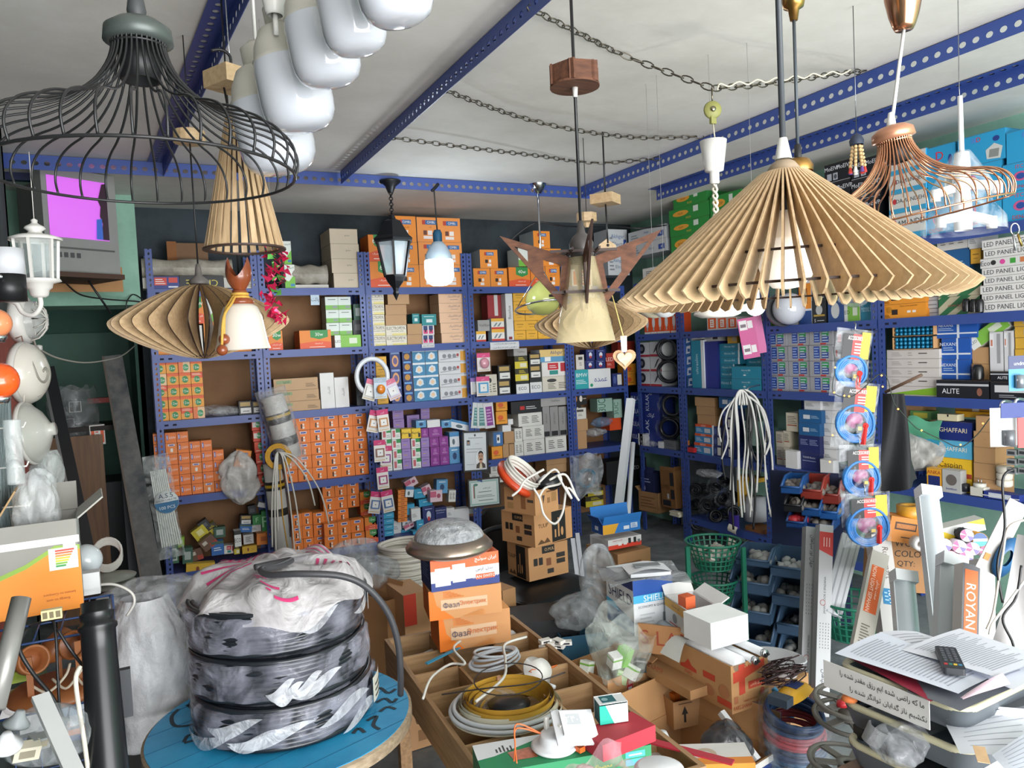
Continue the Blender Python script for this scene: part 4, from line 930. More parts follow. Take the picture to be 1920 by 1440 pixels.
MB().tube(spline(hk,5),.004,blackm).tube([V(Q.x,Q.y,Q.z+.03),V(Q.x-.002,Q.y,Q.z+.1),V(Q.x-.003,Q.y,TOP-P.z)],.0015,metal('#b8bcc0')).build('hook',r_)
def saucer(name,label,P,R_,n,m,top):
 root=thing(name,label,'pendant lamp',P)
 out=spline([(.02,.42),(.3,.4),(.62,.26),(.88,.1),(1,.0),(.93,-.12),(.62,-.28),(.3,-.41),(.02,-.45)],5)if False else None
 ou=[p.to_tuple()[:2]for p in spline([(.06,.44,0),(.32,.38,0),(.64,.24,0),(.9,.09,0),(1,0,0),(.92,-.11,0),(.62,-.27,0),(.32,-.38,0),(.05,-.44,0)],4)]
 inn=[p.to_tuple()[:2]for p in spline([(.04,-.4,0),(.25,-.3,0),(.42,-.12,0),(.46,0,0),(.4,.14,0),(.22,.3,0),(.05,.38,0)],4)]
 nO,nI=len(ou),len(inn);f_=MB()
 for k in range(n):
  a=2*pi*(k+.5)/n;e=V(cos(a),sin(a),0);t=V(-sin(a),cos(a),0)*.0016
  A=[e*(x*R_)+V(0,0,z*R_)for x,z in ou];B=[e*(x*R_)+V(0,0,z*R_)for x,z in reversed(inn)]
  for sg in(1,-1):
   vs=[p+t*sg for p in A]+[p+t*sg for p in B];fs=[]
   for i in range(nO-1):
    j0=round(i*(nI-1)/(nO-1));j1=round((i+1)*(nI-1)/(nO-1))
    fs.append((i,i+1,nO+j1,nO+j0)if j0!=j1 else(i,i+1,nO+j0))
   f_.add(vs,fs,m)
  vs=[p+t for p in A]+[p-t for p in A]
  f_.add(vs,[(i,i+1,nO+i+1,nO+i)for i in range(nO-1)],dkw)
 f_.build('slats',root)
 MB().lathe([(.012*R_/.287,.44*R_),(.04,.4*R_),(.04,.385*R_),(0,.385*R_)],dkw,20).build('top_plate',root)
 MB().lathe([(0,-.4*R_),(.05,-.4*R_),(.05,-.415*R_),(0,-.415*R_)],dkw,20).build('bottom_plate',root)
 MB().lathe([(.03,.44*R_),(.034,.48*R_),(.012,.54*R_),(.01,.62*R_),(.006,.68*R_),(0,.68*R_)],mat('#6a6560',.5,0,0),16).build('lamp_holder',root)
 MB().tube([V(0,0,.66*R_),top-P],.003,blackm).build('cord',root)
 return root
P=ad(378,603,2.6);tp=ad(362,262,2.6);tp.x,tp.y=P.x,P.y
r_=saucer('slat_saucer_pendant','wide saucer pendant of curved wooden fins before the small orange boxes',P,.287,30,maplex,tp)
MB().lathe([(0,.02),(.05,.02),(.052,-.018),(0,-.02)],maplex,20,T(*(tp-P)),False).build('canopy',r_)
MB().tube([tp-P,ceil_at(P)-P],.002,blackm).build('hook',r_)
P=ad(1108,606,4.1);tp=ad(1108,410,4.1);tp.x,tp.y=P.x,P.y
r_=saucer('slat_saucer_pendant','wooden fin saucer pendant half hidden behind the amber glass lamp',P,.305,30,maplex,tp)
MB().lathe([(0,.025),(.055,.025),(.055,-.02),(.02,-.025),(.01,-.05),(0,-.05)],maplex,8,T(*(tp-P)),False).build('canopy',r_)
MB().tube([tp-P,ceil_at(P)-P],.002,blackm).build('hook',r_)
P=ad(456,655,2.3);s=2.3/FPX
r_=thing('bell_pendant','frosted glass bell pendant with carved wooden tulip and yellow rope','pendant lamp',P)
MB().lathe([(50*s,0),(46*s,12*s),(42*s,35*s),(38*s,60*s),(31*s,78*s),(22*s,85*s),(20*s,85*s),(29*s,76*s),(36*s,59*s),(40*s,34*s),(48*s,0)],mat('#d9d2c6',.35,0,.04,4),36).build('glass_bell',r_)
wd=mat('#8a4524',.3,0,.12,6,coat=.4)
MB().lathe([(0,84*s),(24*s,84*s),(25*s,90*s),(16*s,96*s),(12*s,104*s),(14*s,110*s),(0,110*s)],wd,28).build('wooden_collar',r_)
m=MB();nA=32
def tul(u,v):
 a=u*2*pi;zt=134+38*abs(cos(a+.35))**1.6;z0=110
 z=z0+(zt-z0)*v;rr=[10,17,22,23.5,23,21,18];x=(z-z0)/62*6;i=min(5,int(x));r=rr[i]+(rr[min(6,i+1)]-rr[i])*(x-i)
 return V(r*s*cos(a),r*s*sin(a),z*s)
m.grid(tul,nA,10,wd);m.build('wooden_tulip',r_)
rope=mat('#d2a548',.7,0,.25,90)
m=MB();m.tube(ring_pts(14*s,103*s,20),3*s,rope,6,True);m.tube(ring_pts(15*s,97*s,20),3*s,rope,6,True)
e1=(ad(420,628,2.22)-P);e2=(ad(416,648,2.2)-P);st_=V(-12*s,-9*s,99*s)
m.tube(spline([st_,st_+V(-10*s,-14*s,-14*s),e1+V(4*s,0,40*s),e1],5),2.6*s,rope,6);m.tube(spline([st_+V(3*s,0,0),st_+V(-6*s,-18*s,-14*s),e2+V(6*s,0,50*s),e2],5),2.6*s,rope,6)
m.build('yellow_rope',r_)
for e in(e1,e2):MB().lathe([(10*s*sin(t*pi/10)+.0001,-10*s*cos(t*pi/10))for t in range(11)],wd,16,T(*(e-V(0,0,8*s)))).build('wooden_ball',r_)
MB().tube([V(0,0,110*s),V(0,0,TOP-P.z)],.0028,blackm).build('cord',r_)
def tbulb(root,r,h,gm,cm):
 k=r
 MB().lathe([(0.0001,0),(.38*k,.018*k),(.64*k,.08*k),(.84*k,.22*k),(.96*k,.46*k),(k,.75*k),(k,1.7*k),(.97*k,1.9*k)],gm,36).build('glass_globe',root)
 MB().lathe([(.97*k,1.9*k),(.98*k,1.96*k),(.93*k,2.02*k),(.86*k,2.35*k),(.66*k,2.75*k),(.5*k,2.85*k),(0,2.85*k)],cm,36).build('collar',root)
 MB().lathe([(.42*k,2.85*k),(.42*k,3.35*k),(.2*k,3.5*k),(0,3.5*k)],cm,24).build('lamp_socket',root)
bl=[(752,46,71,1.16,'nearest the picture top'),(674,102,60,1.3,'second nearest, partly cut off'),(622,162,64,1.45,'middle of the five'),(570,247,67,1.6,'second lowest, below white cone'),(532,327,69,1.76,'lowest of the five, behind wire cage')]
for x,y,rp,d,w_ in bl:
 P=ad(x,y,d);r=rp*d/FPX
 r_=thing('led_bulb',f'unlit white jar-shaped bulb, {w_}','light bulb',P,0,'unlit white bulbs hanging in a row')
 q=R(rad(-9),'Y')
 for i in(0,):tbulb(r_,r,.2,opal,opalw)
 for c in r_.children:c.matrix_local=q
 tpv=q@V(0,0,3.4*r)
 MB().tube([tpv,V(tpv.x,tpv.y,TOP-P.z)],.004,plw).build('cord',r_)
P=ad(518,66,1.5);s=1.5/FPX
r_=thing('ceiling_rose','white plastic ceiling cone with thin stem above the white bulbs','ceiling rose',P)
MB().lathe([(14*s,36*s),(18*s,40*s),(30*s,110*s),(31*s,150*s),(0,150*s)],plw,28).build('cone',r_)
MB().tube([V(0,0,0),V(0,0,40*s)],5*s,plw,12).build('stem',r_)
MB().tube([V(0,0,148*s),V(0,0,TOP-P.z)],.004,plw).build('cord',r_)
P=ad(1094,545,2.0);s=2.0/FPX
r_=thing('boomerang_pendant','brown wooden pendant with boomerang wings around an amber glass cone','pendant lamp',P)
amb=film('#ecdcb0',.24,.1,2.0,'amber_glass')
MB().lathe([(56*s,-96*s),(55*s,-96*s),(24*s,62*s),(25*s,62*s),(56*s,-96*s)],amb,28).build('amber_glass_cone',r_)
MB().lathe([(0,50*s),(22*s,50*s),(23*s,88*s),(17*s,100*s),(8*s,108*s),(5*s,130*s),(0,130*s)],mat('#4a4644',.4,0,0),20).build('lamp_holder',r_)
view=atan2(CR.y,CR.x)
def ringfaces(O,I,fs,o,i):
 n=3
 for k in range(n):fs.append((o+k,o+(k+1)%n,i+(k+1)%n,i+k))
for k in range(4):
 a=view+rad(2)+k*pi/2
 A,B,C=V(20,62,0),V(152,108,0),V(34,-36,0);Mm,N_=A.lerp(B,.52),C.lerp(B,.46)
 c1=(A+C+Mm+N_)/4;q1=[c1+(p-c1)*.5 for p in(A,Mm,N_,C)];c2=(Mm+B+N_)/3;q2=[c2+(p-c2)*.38 for p in(Mm,B,N_)]
 m=MB();M=T(0,0,0)@R(a)@R(pi/2,'X')
 for zz in(-2.0,2.0):
  vs=[M@(V(p.x,p.y,zz)*s)for p in(A,Mm,N_,C)]+[M@(V(p.x,p.y,zz)*s)for p in q1]
  m.add(vs,[(i,(i+1)%4,4+(i+1)%4,4+i)for i in range(4)],walnut)
  vs=[M@(V(p.x,p.y,zz)*s)for p in(Mm,B,N_)]+[M@(V(p.x,p.y,zz)*s)for p in q2]
  m.add(vs,[(i,(i+1)%3,3+(i+1)%3,3+i)for i in range(3)],walnut)
 for loop in((A,Mm,B,N_,C),q1,q2):
  n=len(loop);vs=[M@(V(p.x,p.y,zz)*s)for zz in(-2,2)for p in loop]
  m.add(vs,[(i,(i+1)%n,n+(i+1)%n,n+i)for i in range(n)],dkw)
 m.build('wing',r_)
for z in(72,-4):
 m=MB()
 for k in range(4):
  a=view+rad(2)+k*pi/2;e=V(cos(a),sin(a),0);t=V(-sin(a),cos(a),0)
  m.bar(e*(-62*s)+t*(24*s if z>0 else 38*s)+V(0,0,z*s),e*(62*s)+t*(24*s if z>0 else 38*s)+V(0,0,z*s),4*s,5*s,dkw)
 m.build('cross_frame',r_)
Q=ad(1080,170,2.0)-P
m=MB();m.lathe([(0,0),(46*s,0),(46*s,4*s),(0,4*s)],walnut,32,T(0,0,Q.z),False)
for k in range(6):
 a=view+.3+k*pi/3
 m.box(-26*s,30*s,-2*s,2*s,2*s,38*s,walnut,T(0,0,Q.z)@R(a)@T(0,-38*s,0))
m.build('canopy',r_)
MB().lathe([(4*s,-18*s),(6*s,0),(0,0)],plw,12,T(0,0,Q.z)).build('cord_grip',r_)
MB().tube([V(0,0,110*s),V(0,0,TOP-P.z)],.0042,blackm).build('cord',r_)
P=ad(1476,536,1.1);RR=.243
r_=thing('fin_cone_pendant','very wide conical pendant of thin wooden fins, largest lamp in the shop','pendant lamp',P)
fo=[(.02,.165),(.035,.16),(RR,-.01),(RR-.01,-.019),(RR-.026,-.025),(RR-.042,-.023),(RR-.054,-.012),(.07,.092),(.035,.122),(.02,.128)]
m=MB();nf=62
for k in range(nf):
 a=2*pi*(k+.3)/nf;M=R(a)@R(pi/2,'X')
 n=len(fo);vs=[M@V(x,z,zz)for zz in(-.0014,.0014)for x,z in fo]
 m.add(vs,[tuple(reversed(range(n))),tuple(range(n,2*n))],maplex);m.add(vs,[(i,(i+1)%n,n+(i+1)%n,n+i)for i in range(n)],maple)
m.build('wooden_fins',r_)
for rr_,z in((.158,.036),(.215,-.008)):
 MB().lathe([(rr_-.006,z),(rr_,z),(rr_,z+.003),(rr_-.006,z+.003),(rr_-.006,z)],dkw,64,smooth=False).build('ring',r_)
MB().lathe([(.021,.157),(.022,.167),(.016,.175),(.008,.18),(0,.18)],mat('#8d7c66',.5,0,0),24).build('top_cap',r_)
MB().lathe([(.012,.18),(.006,.21),(0,.211)],plw,14).build('cord_grip',r_)
MB().lathe([(.03,.15),(.03,.105),(0,.105)],blackm,20).build('socket',r_)
MB().lathe([(.0001,-.005),(.02,-.002),(.034,.012),(.039,.03),(.039,.062),(.036,.066)],lamp_mat('#fff3e2',.32),28).build('bulb_glass',r_)
MB().lathe([(.036,.066),(.034,.085),(.024,.105),(0,.105)],lamp_mat('#fbe9d2',.12),28).build('bulb_collar',r_)
MB().tube([V(0,0,.205),V(0,0,TOP-P.z)],.0045,mat('#3a3f44',.5,0,0)).build('cord',r_)
point('fin_cone_bulb_light',P+V(0,0,.02),.2,.05,(1,.9,.78))
P=ad(1171,672,1.02);s=1.02/FPX
r_=thing('heart_tag','small layered wooden heart tag hanging on string below the cone rim','tag',P)
def heart(k,n=28):return[(k*16*sin(t)**3,k*(13*cos(t)-5*cos(2*t)-2*cos(3*t)-cos(4*t)))for t in(2*pi*i/n for i in range(n))]
FC=Matrix(((CR.x,0,CF.x,0),(CR.y,0,CF.y,0),(0,1,CF.z,0),(0,0,0,1)))
MB().prism(heart(1.36*s),.002,wood('#8f673e','#b08a5e',6,0),FC).build('heart_back',r_)
MB().prism(heart(.9*s),.002,wood('#b09472','#c8b090',6,0),FC@T(0,0,-.0025)).build('heart_front',r_)
MB().prism([(-5*s,12*s),(5*s,12*s),(6*s,42*s),(-6*s,42*s)],.001,mat('#dcd3cc',.6,0,0),FC).build('strip',r_)
MB().tube([V(0,0,38*s),V(-.002,.02,120*s)],.0008,mat('#cbb46a',.7,0,0)).build('string',r_)
P=ad(1497,318,1.42);s=1.42/FPX
brass=metal('#a9834a',.3)
r_=thing('brass_pendant','brass-capped pendant on dark cord just behind the wide cone','pendant lamp',P)
MB().lathe([(26*s,-4*s),(27*s,6*s),(20*s,18*s),(7*s,22*s),(0,22*s)],brass,28).build('brass_cap',r_)
MB().lathe([(7*s,22*s),(6*s,46*s),(0,48*s)],blackm,12).build('cord_grip',r_)
Q=ad(1480,24,1.42).z-P.z
MB().tube([V(0,0,44*s),V(0,0,Q-8*s)],3.2*s,mat('#3a4248',.5,0,0)).build('cord',r_)
MB().lathe([(0,Q-20*s),(7*s,Q-20*s),(10*s,Q),(18*s,Q+4*s),(21*s,Q+18*s),(21*s,TOP-P.z),(0,TOP-P.z)],brass,28).build('ceiling_canopy',r_)
MB().lathe([(.0001,-60*s),(18*s,-52*s),(26*s,-36*s),(24*s,-14*s),(16*s,-4*s)],opal,24).build('glass_globe',r_)
P=ad(1706,412,1.55);cop=metal('#d29a78',.22)
r_=cage('cage_pendant','rose copper wire cage pendant hanging askew on white cord',P,.87,cop,mat('#c08a6c',.35,.6,0),40,.0017)
q=Matrix.Rotation(rad(-10),4,CF)
for c in r_.children:c.matrix_local=q
tv=q@V(0,0,.19)
cn=ad(1695,52,1.55)-P;s=1.55/FPX
MB().tube([tv,cn],3.4*s,plw).build('cord',r_)
MB().lathe([(9*s,0),(5*s,26*s),(0,28*s)],plw,14,T(*tv)).build('cord_grip',r_)
MB().lathe([(0,-4*s),(16*s,-4*s),(20*s,4*s),(26*s,22*s),(33*s,55*s),(33*s,TOP-P.z-cn.z),(0,TOP-P.z-cn.z)],cop,32,T(*cn)).build('ceiling_canopy',r_)
P=ad(1806,420,2.1);s=2.1/FPX;wpl=mat('#d9d9da',.35,0,0)
r_=thing('cross_arm_lamp','white cross-armed lamp fitting wrapped in clear plastic on a hook','lamp fitting',P)
MB().lathe([(15*s,-12*s),(16*s,20*s),(13*s,60*s),(14*s,110*s),(12*s,132*s),(0,134*s)],wpl,20).build('centre_tube',r_)
for x,y,z in((-50,-14,0),(60,10,4),(-40,20,56),(46,-30,60)):
 e=CR*(x*s)+CF*(y*s)+V(0,0,z*s)
 m=MB();m.bar(V(0,0,(z+14)*s),e+V(0,0,4*s),12*s,16*s,wpl);m.lathe([(0,-10*s),(9*s,-10*s),(9*s,12*s),(0,12*s)],wpl,14,T(*e));m.build('arm',r_)
mm=MB();mm.lathe([(72*s,-16*s),(70*s,10*s),(48*s,40*s),(52*s,70*s),(30*s,110*s),(15*s,134*s)],film('#dfe3e6',.16),14);mm.build('plastic_bag',r_)
MB().tube([V(0,0,132*s),V(-2*s,0,236*s)],5*s,wpl).build('cord',r_)
MB().tube([V(-2*s,0,225*s),V(-4*s,0,250*s),V(0,0,TOP-P.z)],.0012,metal('#8a8c90')).build('hook',r_)
P=ad(1607,300,2.6);s=2.6/FPX
r_=thing('bead_ornament','hanging ornament of wooden beads with red and white tassels','ornament',P)
m=MB();bw=mat('#c8a878',.5,0,.2,60)
for k in range(7):
 a=2*pi*k/7
 for j in range(6):m.lathe([(3.2*s*sin(t*pi/5)+.00005,-3.2*s*cos(t*pi/5))for t in range(6)],bw,8,T((8+j)*s*cos(a),(8+j)*s*sin(a),(24-j*7)*s))
m.build('bead_strings',r_)
MB().lathe([(12*s,28*s),(13*s,36*s),(8*s,46*s),(0,50*s)],mat('#2a3244',.6,0,0),14).build('crown',r_)
for k in range(7):
 a=2*pi*k/7;MB().lathe([(2*s,-14*s),(4*s,-24*s),(0,-25*s)],mat(['#b8342c','#e0dad0','#5a3a7a'][k%3],.8,0,0),8,T(13*s*cos(a),13*s*sin(a),0)).build('tassel',r_)
MB().tube([V(0,0,48*s),V(0,0,TOP-P.z)],.0015,metal('#7a7c80')).build('hook',r_)
def chain(label,pts,lw=.011,pitch=.042):
 m=MB();cm=metal('#6e685c',.45);path=spline(pts,10)
 d=[0]
 for a,b in zip(path,path[1:]):d.append(d[-1]+(b-a).length)
 n=int(d[-1]/pitch);k=0
 for i in range(n):
  t0=(i+.5)*d[-1]/n
  while d[k+1]<t0:k+=1
  u=(t0-d[k])/(d[k+1]-d[k]);c=path[k].lerp(path[k+1],u);e=(path[k+1]-path[k]).normalized()
  y=e.cross(V(0,0,1)).normalized();z=e.cross(y)
  sd=(y if i%2 else z);L_=pitch*.66
  m.tube([c+e*(cos(t)*L_)+sd*(sin(t)*lw)for t in(2*pi*j/10 for j in range(10))],.0026,cm,4,True)
 return solo('chain',m,label,'chain',group='chains strung between the ceiling beams')
B_=1.175;R_2=2.85
pl=ad(1336,166,2.75)
chain('upper chain strung from diagonal beam to the pulley block',[aX(990,14,B_),aX(1085,62,1.45),aX(1180,108,1.75),pl])
chain('chain with cream cord wound round it, right of the pulley',[pl,ad(1440,157,2.9),ad(1530,144,3.0),aX(1622,133,R_2-.02)])
chain('middle chain sagging from diagonal beam across the ceiling',[aX(826,166,B_),ad(960,215,3.5),ad(1080,244,3.75),ad(1200,258,4.0),aX(1318,256,R_2-.02)])
chain('lowest chain near the back cross beam',[aX(726,257,B_),ad(880,277,4.0),ad(1000,291,4.3),ad(1120,305,4.6),aX(1238,297,R_2-.02)])
m=MB();pts=[ad(1345,165+4,2.74)]
for i in range(15):pts.append(ad(1350+i*17.5,160-i*1.9+(4 if i%2 else-3),2.75+i*.022))
m.tube(spline(pts,4),.003,mat('#c9c2ae',.6,0,0));solo('cream_twine',m,'cream cord wound along the chain beside the pulley','cord')
P=ad(1336,206,2.75);s=2.75/FPX;olv=mat('#8c8c4e',.55,0,.15)
r_=thing('pulley_block','olive green pulley block hanging from the upper chain','pulley',P)
MB().lathe([(0,-4*s),(15*s,-4*s),(17*s,0),(15*s,6*s),(0,6*s)],olv,20,FC).box(-6*s,6*s,-3*s,3*s,-26*s,-12*s,olv).build('housing',r_)
MB().lathe([(0,-7*s),(5*s,-7*s),(5*s,-4*s),(0,-4*s)],metal('#a8a288'),10,FC).build('bolt',r_)
MB().tube([V(0,0,14*s),V(0,0,40*s)],1.5*s,metal('#77705e')).build('hook',r_)
MB().tube([V(0,0,-26*s),V(4*s,0,-60*s)],1.3*s,mat('#c9c2ae',.6,0,0)).build('pull_cord',r_)
P=ad(1340,345,2.75)
r_=thing('ceiling_rose','white plastic cone hanging below the olive pulley, with twisted cord','ceiling rose',P)
MB().lathe([(6*s,0),(9*s,2*s),(9*s,22*s),(17*s,24*s),(25*s,80*s),(23*s,80*s),(14*s,28*s),(0,28*s)],plw,28).build('cone',r_)
m=MB()
for ph in(0,pi):m.tube([V(4*s*cos(i*.8+ph),4*s*sin(i*.8+ph),-i*3.2*s)for i in range(48)],2.4*s,mat('#d8d0bd',.6,0,0),5)
m.build('twisted_cord',r_)
yb=4.56
P=aY(741,520,yb);d_=(P-CO).dot(CF);s=d_/FPX;bk=mat('#16171b',.45,.2,0)
r_=thing('hanging_lantern','black six-sided hanging lantern with bluish panes beside the lit bulb','lantern',P)
def hexlathe(prof,m,nm,M=None):return MB().lathe([(r*s,z*s)for r,z in prof],m,6,(M or R(.2)),False).build(nm,r_)
hexlathe([(34,64),(40,66),(41,70),(34,76),(24,92),(17,104),(8,108),(5,116),(0,118)],bk,'roof')
hexlathe([(0,0),(21,0),(22,4),(0,4)],bk,'base_plate');hexlathe([(21,0),(17,-8),(7,-20),(5,-26),(7,-30),(2,-40),(0,-44)],bk,'finial')
MB().lathe([(20*s,3*s),(33*s,64*s)],glass('#dcecf4',.1,.5),6,R(.2),False).build('glass_panes',r_)
m=MB()
for k in range(6):
 a=.2+k*pi/3;m.bar(V(21*s*cos(a),21*s*sin(a),2*s),V(34*s*cos(a),34*s*sin(a),66*s),4*s,4*s,bk)
m.build('frame',r_)
cz=aY(738,352,yb).z-P.z
m=MB()
for i in range(8):
 z=118*s+(cz-126*s)*(i+.5)/8;L_=(cz-126*s)/16*1.25
 ax=V(1,0,0)if i%2 else V(0,1,0);m.tube([V(0,0,z+L_*cos(t))+ax*(3.4*s*sin(t))for t in(2*pi*j/8 for j in range(8))],1.1*s,bk,4,True)
m.build('chain',r_)
MB().lathe([(0,-10*s),(5*s,-10*s),(10*s,2*s),(20*s,10*s),(20*s,13*s),(0,13*s)],bk,20,T(0,0,cz)).build('canopy',r_)
MB().tube([V(0,0,cz+10*s),V(0,0,TOP-P.z-.05)],1.5*s,bk).build('hook',r_)
P=aY(825,536,yb);s=(P-CO).dot(CF)/FPX
r_=thing('lit_bulb','large lit white bulb on thin cord in front of orange cartons','light bulb',P)
MB().lathe([(.0001,0),(14*s,1*s),(23*s,7*s),(27*s,16*s),(27*s,44*s),(26*s,48*s)],lamp_mat('#eef7ff',7),32).build('glowing_globe',r_)
MB().lathe([(26*s,48*s),(24*s,58*s),(16*s,74*s),(9*s,82*s),(0,82*s)],mat('#b9c9d6',.4,0,0),28).build('collar',r_)
MB().lathe([(8.5*s,82*s),(8.5*s,98*s),(6*s,104*s),(0,104*s)],mat('#1d4f6c',.4,0,0),18).build('socket',r_)
MB().tube([V(0,0,102*s),V(-2*s,0,178*s),V(0,0,TOP-P.z-.05)],1.3*s,blackm).build('cord',r_)
m=MB();m.tube(spline([V(-7*s,0,176*s),V(0,0,182*s),V(7*s,0,190*s)],4),3*s,bk);m.build('knot',r_)
point('lit_bulb_light',P+V(-.02,-.08,.06),14,.1,(.8,.92,1))
P=aY(1019,592,yb);s=(P-CO).dot(CF)/FPX
r_=thing('globe_pendant','yellow-green glass teardrop pendant with chrome hoop and chrome canopy','pendant lamp',P)
MB().lathe([(.0001,0),(17*s,3*s),(29*s,14*s),(33*s,30*s),(29*s,44*s),(16*s,58*s),(6*s,66*s),(0,68*s)],mat('#d3d77c',.12,0,.06,5,coat=.5),32).build('glass_globe',r_)
m=MB();m.tube([V(52*s*cos(t),52*s*sin(t),16*s-10*s*sin(t))for t in(2*pi*j/40 for j in range(40))],1.8*s,chrome,6,True);m.build('chrome_hoop',r_)
m=MB()
for a in(2.9,.3,4.8):m.tube([V(52*s*cos(a),52*s*sin(a),16*s-10*s*sin(a)),V(0,0,92*s)],.9*s,chrome,5)
m.build('stay_wires',r_)
cz=aY(1010,352,yb).z-P.z
MB().tube([V(0,0,66*s),V(0,0,cz)],2*s,chrome).build('rod',r_)
MB().lathe([(0,-12*s),(7*s,-11*s),(13*s,-2*s),(17*s,6*s),(17*s,14*s),(0,14*s)],chrome,24,T(0,0,cz)).build('canopy',r_)
MB().tube([V(0,0,cz),V(0,0,TOP-P.z-.05)],1.2*s,chrome).build('hook',r_)
P=ad(1135,374,3.9);s=3.9/FPX
r_=thing('hanging_canopy','square pale wooden canopy on a cord near the corner','canopy',P)
MB().box(-22*s,22*s,-22*s,22*s,-9*s,9*s,maplex,R(.6)).build('wooden_box',r_)
Q=ad(1140,462,3.9)-P
MB().tube([V(0,0,TOP-P.z-.02),V(0,0,6*s)],1.6*s,blackm).tube([V(0,0,-6*s),V(Q.x,Q.y,Q.z+6*s)],1.6*s,blackm).build('cord',r_)
MB().prism([(-17*s,-8*s),(15*s,-8*s),(15*s,2*s),(-2*s,14*s),(-17*s,4*s)],.01,maplex,T(*Q)@FC).lathe([(0,-.001),(2.6*s,-.001),(2.6*s,.001),(0,.001)],blackm,10,T(*(Q+V(0,0,2*s)-CF*.002))@FC).build('house_shaped_tag',r_)
nyl=mat('#8d8c8a',.6,0,0)
P=aX(1480,601,XR-.02);s=(P-CO).dot(CF)/FPX;P.z=SH[1]+.002
r_=thing('globe_lamp','round white globe wall lamp with grey rim below the cone rim','lamp',P)
MB().lathe([(30*s*sin(t*pi/16)+.0001,-30*s*cos(t*pi/16))for t in range(17)],opal,28,T(0,0,30*s)).build('glass_globe',r_)
MB().lathe([(31*s,0),(33*s,8*s),(31*s,14*s),(0,14*s)],mat('#77787b',.4,0,0),28,T(0,0,30*s)@T(*(CF*(6*s)-CR*(6*s)))@Matrix(((CR.x,0,CF.x,0),(CR.y,0,CF.y,0),(0,1,CF.z,0),(0,0,0,1)))).build('rim',r_)
P=ad(1345,596,3.0);s=3.0/FPX;ww=mat('#e2ddd4',.35,0,0)
r_=thing('folding_lamp','white folding-arm ceiling lamp below the cone rim','lamp fitting',P)
MB().lathe([(.0001,0),(30*s,1*s),(43*s,6*s),(43*s,9*s),(34*s,26*s),(28*s,44*s),(0,46*s)],ww,32).build('body',r_)
for sx,z in((-1,20),(1,18)):MB().bar(CR*(34*s*sx)+V(0,0,(z-sx)*s),CR*(78*s*sx)+V(0,0,(z+sx*3)*s),18*s,13*s,ww).build('arm',r_)
MB().tube([V(0,0,44*s),V(0,0,TOP-P.z)],.0007,nyl).build('cord',r_)
P=ad(1417,592,2.9);s=2.9/FPX
r_=thing('lit_bulb','small round lit bulb glowing below the cone rim','light bulb',P)
MB().lathe([(18*s*sin(t*pi/12)+.0001,17*s-17*s*cos(t*pi/12))for t in range(13)],lamp_mat('#fffdf6',7),24).build('glowing_globe',r_)
MB().lathe([(8*s,32*s),(8*s,48*s),(0,48*s)],ww,16).build('socket',r_)
MB().tube([V(0,0,46*s),V(0,0,TOP-P.z)],.0007,nyl).build('cord',r_)
point('small_bulb_light',P+V(-.06,-.1,.0),4,.05,(1,.97,.9))
for x,y,rr,w_ in((1228,597,31,'cream'),(1248,596,25,'white')):
 P=ad(x,y,3.3-(.1 if w_=='white' else 0));s=3.2/FPX
 r_=thing('dome_lamp',f'{w_} dome bulb hanging low at the cone rim above orange bulb boxes','light bulb',P)
 MB().lathe([(.0001,0),(.5*rr*s,2.5*s),(.85*rr*s,11*s),(rr*s,26*s),(rr*s,40*s),(.5*rr*s,60*s),(0,62*s)],mat('#e4dcc2' if w_=='cream' else '#e6e8ea',.2,0,0),28).build('glass_dome',r_)
 MB().tube([V(0,0,60*s),V(0,0,TOP-P.z)],.0007,nyl).build('cord',r_)
# ================================================================ left side: television, wall lamps, leaning boards
grey=mat('#959693',.45,0,.05)
P=ad(158,512,4.2);s=4.75/FPX*1.0
r_=thing('television','grey tube television showing a pink picture, high by the alcove','television',P,rad(30))
MB().box(-58*s,62*s,.0,.09,0,168*s,grey).box(-46*s,50*s,.09,.36,14*s,150*s,mat('#5f605e',.5,0,0)).build('body',r_)
scr=MB()
def scf(u,v):return V((-50+96*u)*s,-.004-.012*(1-(2*u-1)**2)*(1-(2*v-1)**2),(56+98*v)*s)
sm=lamp_mat('#d06be0',.42);sm2=lamp_mat('#e06ad0',.85);dk_=mat('#1c1a1e',.3,0,0)
scr.grid(scf,12,10,sm);so=scr.build('screen',r_)
MB().poly([V((30)*s,-.018,57*s),V(44*s,-.016,57*s),V(44*s,-.016,152*s),V(36*s,-.018,150*s),V(31*s,-.018,132*s),V(28*s,-.018,122*s),V(32*s,-.018,112*s),V(30*s,-.018,96*s),V(34*s,-.018,84*s)],lamp_mat('#3a2a34',.25)).poly([V(22*s,-.019,57*s),V(33*s,-.0185,57*s),V(33*s,-.0185,92*s),V(24*s,-.019,90*s)],lamp_mat('#3f62b8',.3)).build('screen_image',so)
m=MB()
for a in range(4):m.box((-40+a*10)*s,(-34+a*10)*s,-.004,0,24*s,32*s,mat('#4a4b4c',.5,0,0))
m.box(-50*s,54*s,-.003,0,38*s,41*s,mat('#5a5b5a',.5,0,0));m.build('control_strip',r_)
solo('television_shelf',MB().box(-.24,.2,-.05,.3,-.03,-.003,mat('#4a2f22',.5,0,.1)),'dark brown board holding up the television','shelf',P,rad(30))
m=MB();m.box(-.2,.2,0,.004,-.15,0,mat(KRAFT,.8,0,.1));solo('cardboard_sheet',m,'loose cardboard sheet below the television','cardboard',ad(158,500,4.55),rad(4))
m=MB();m.box(-.05,.0,0,.02,-.14,.12,mat('#5b4a38',.8,0,.1));
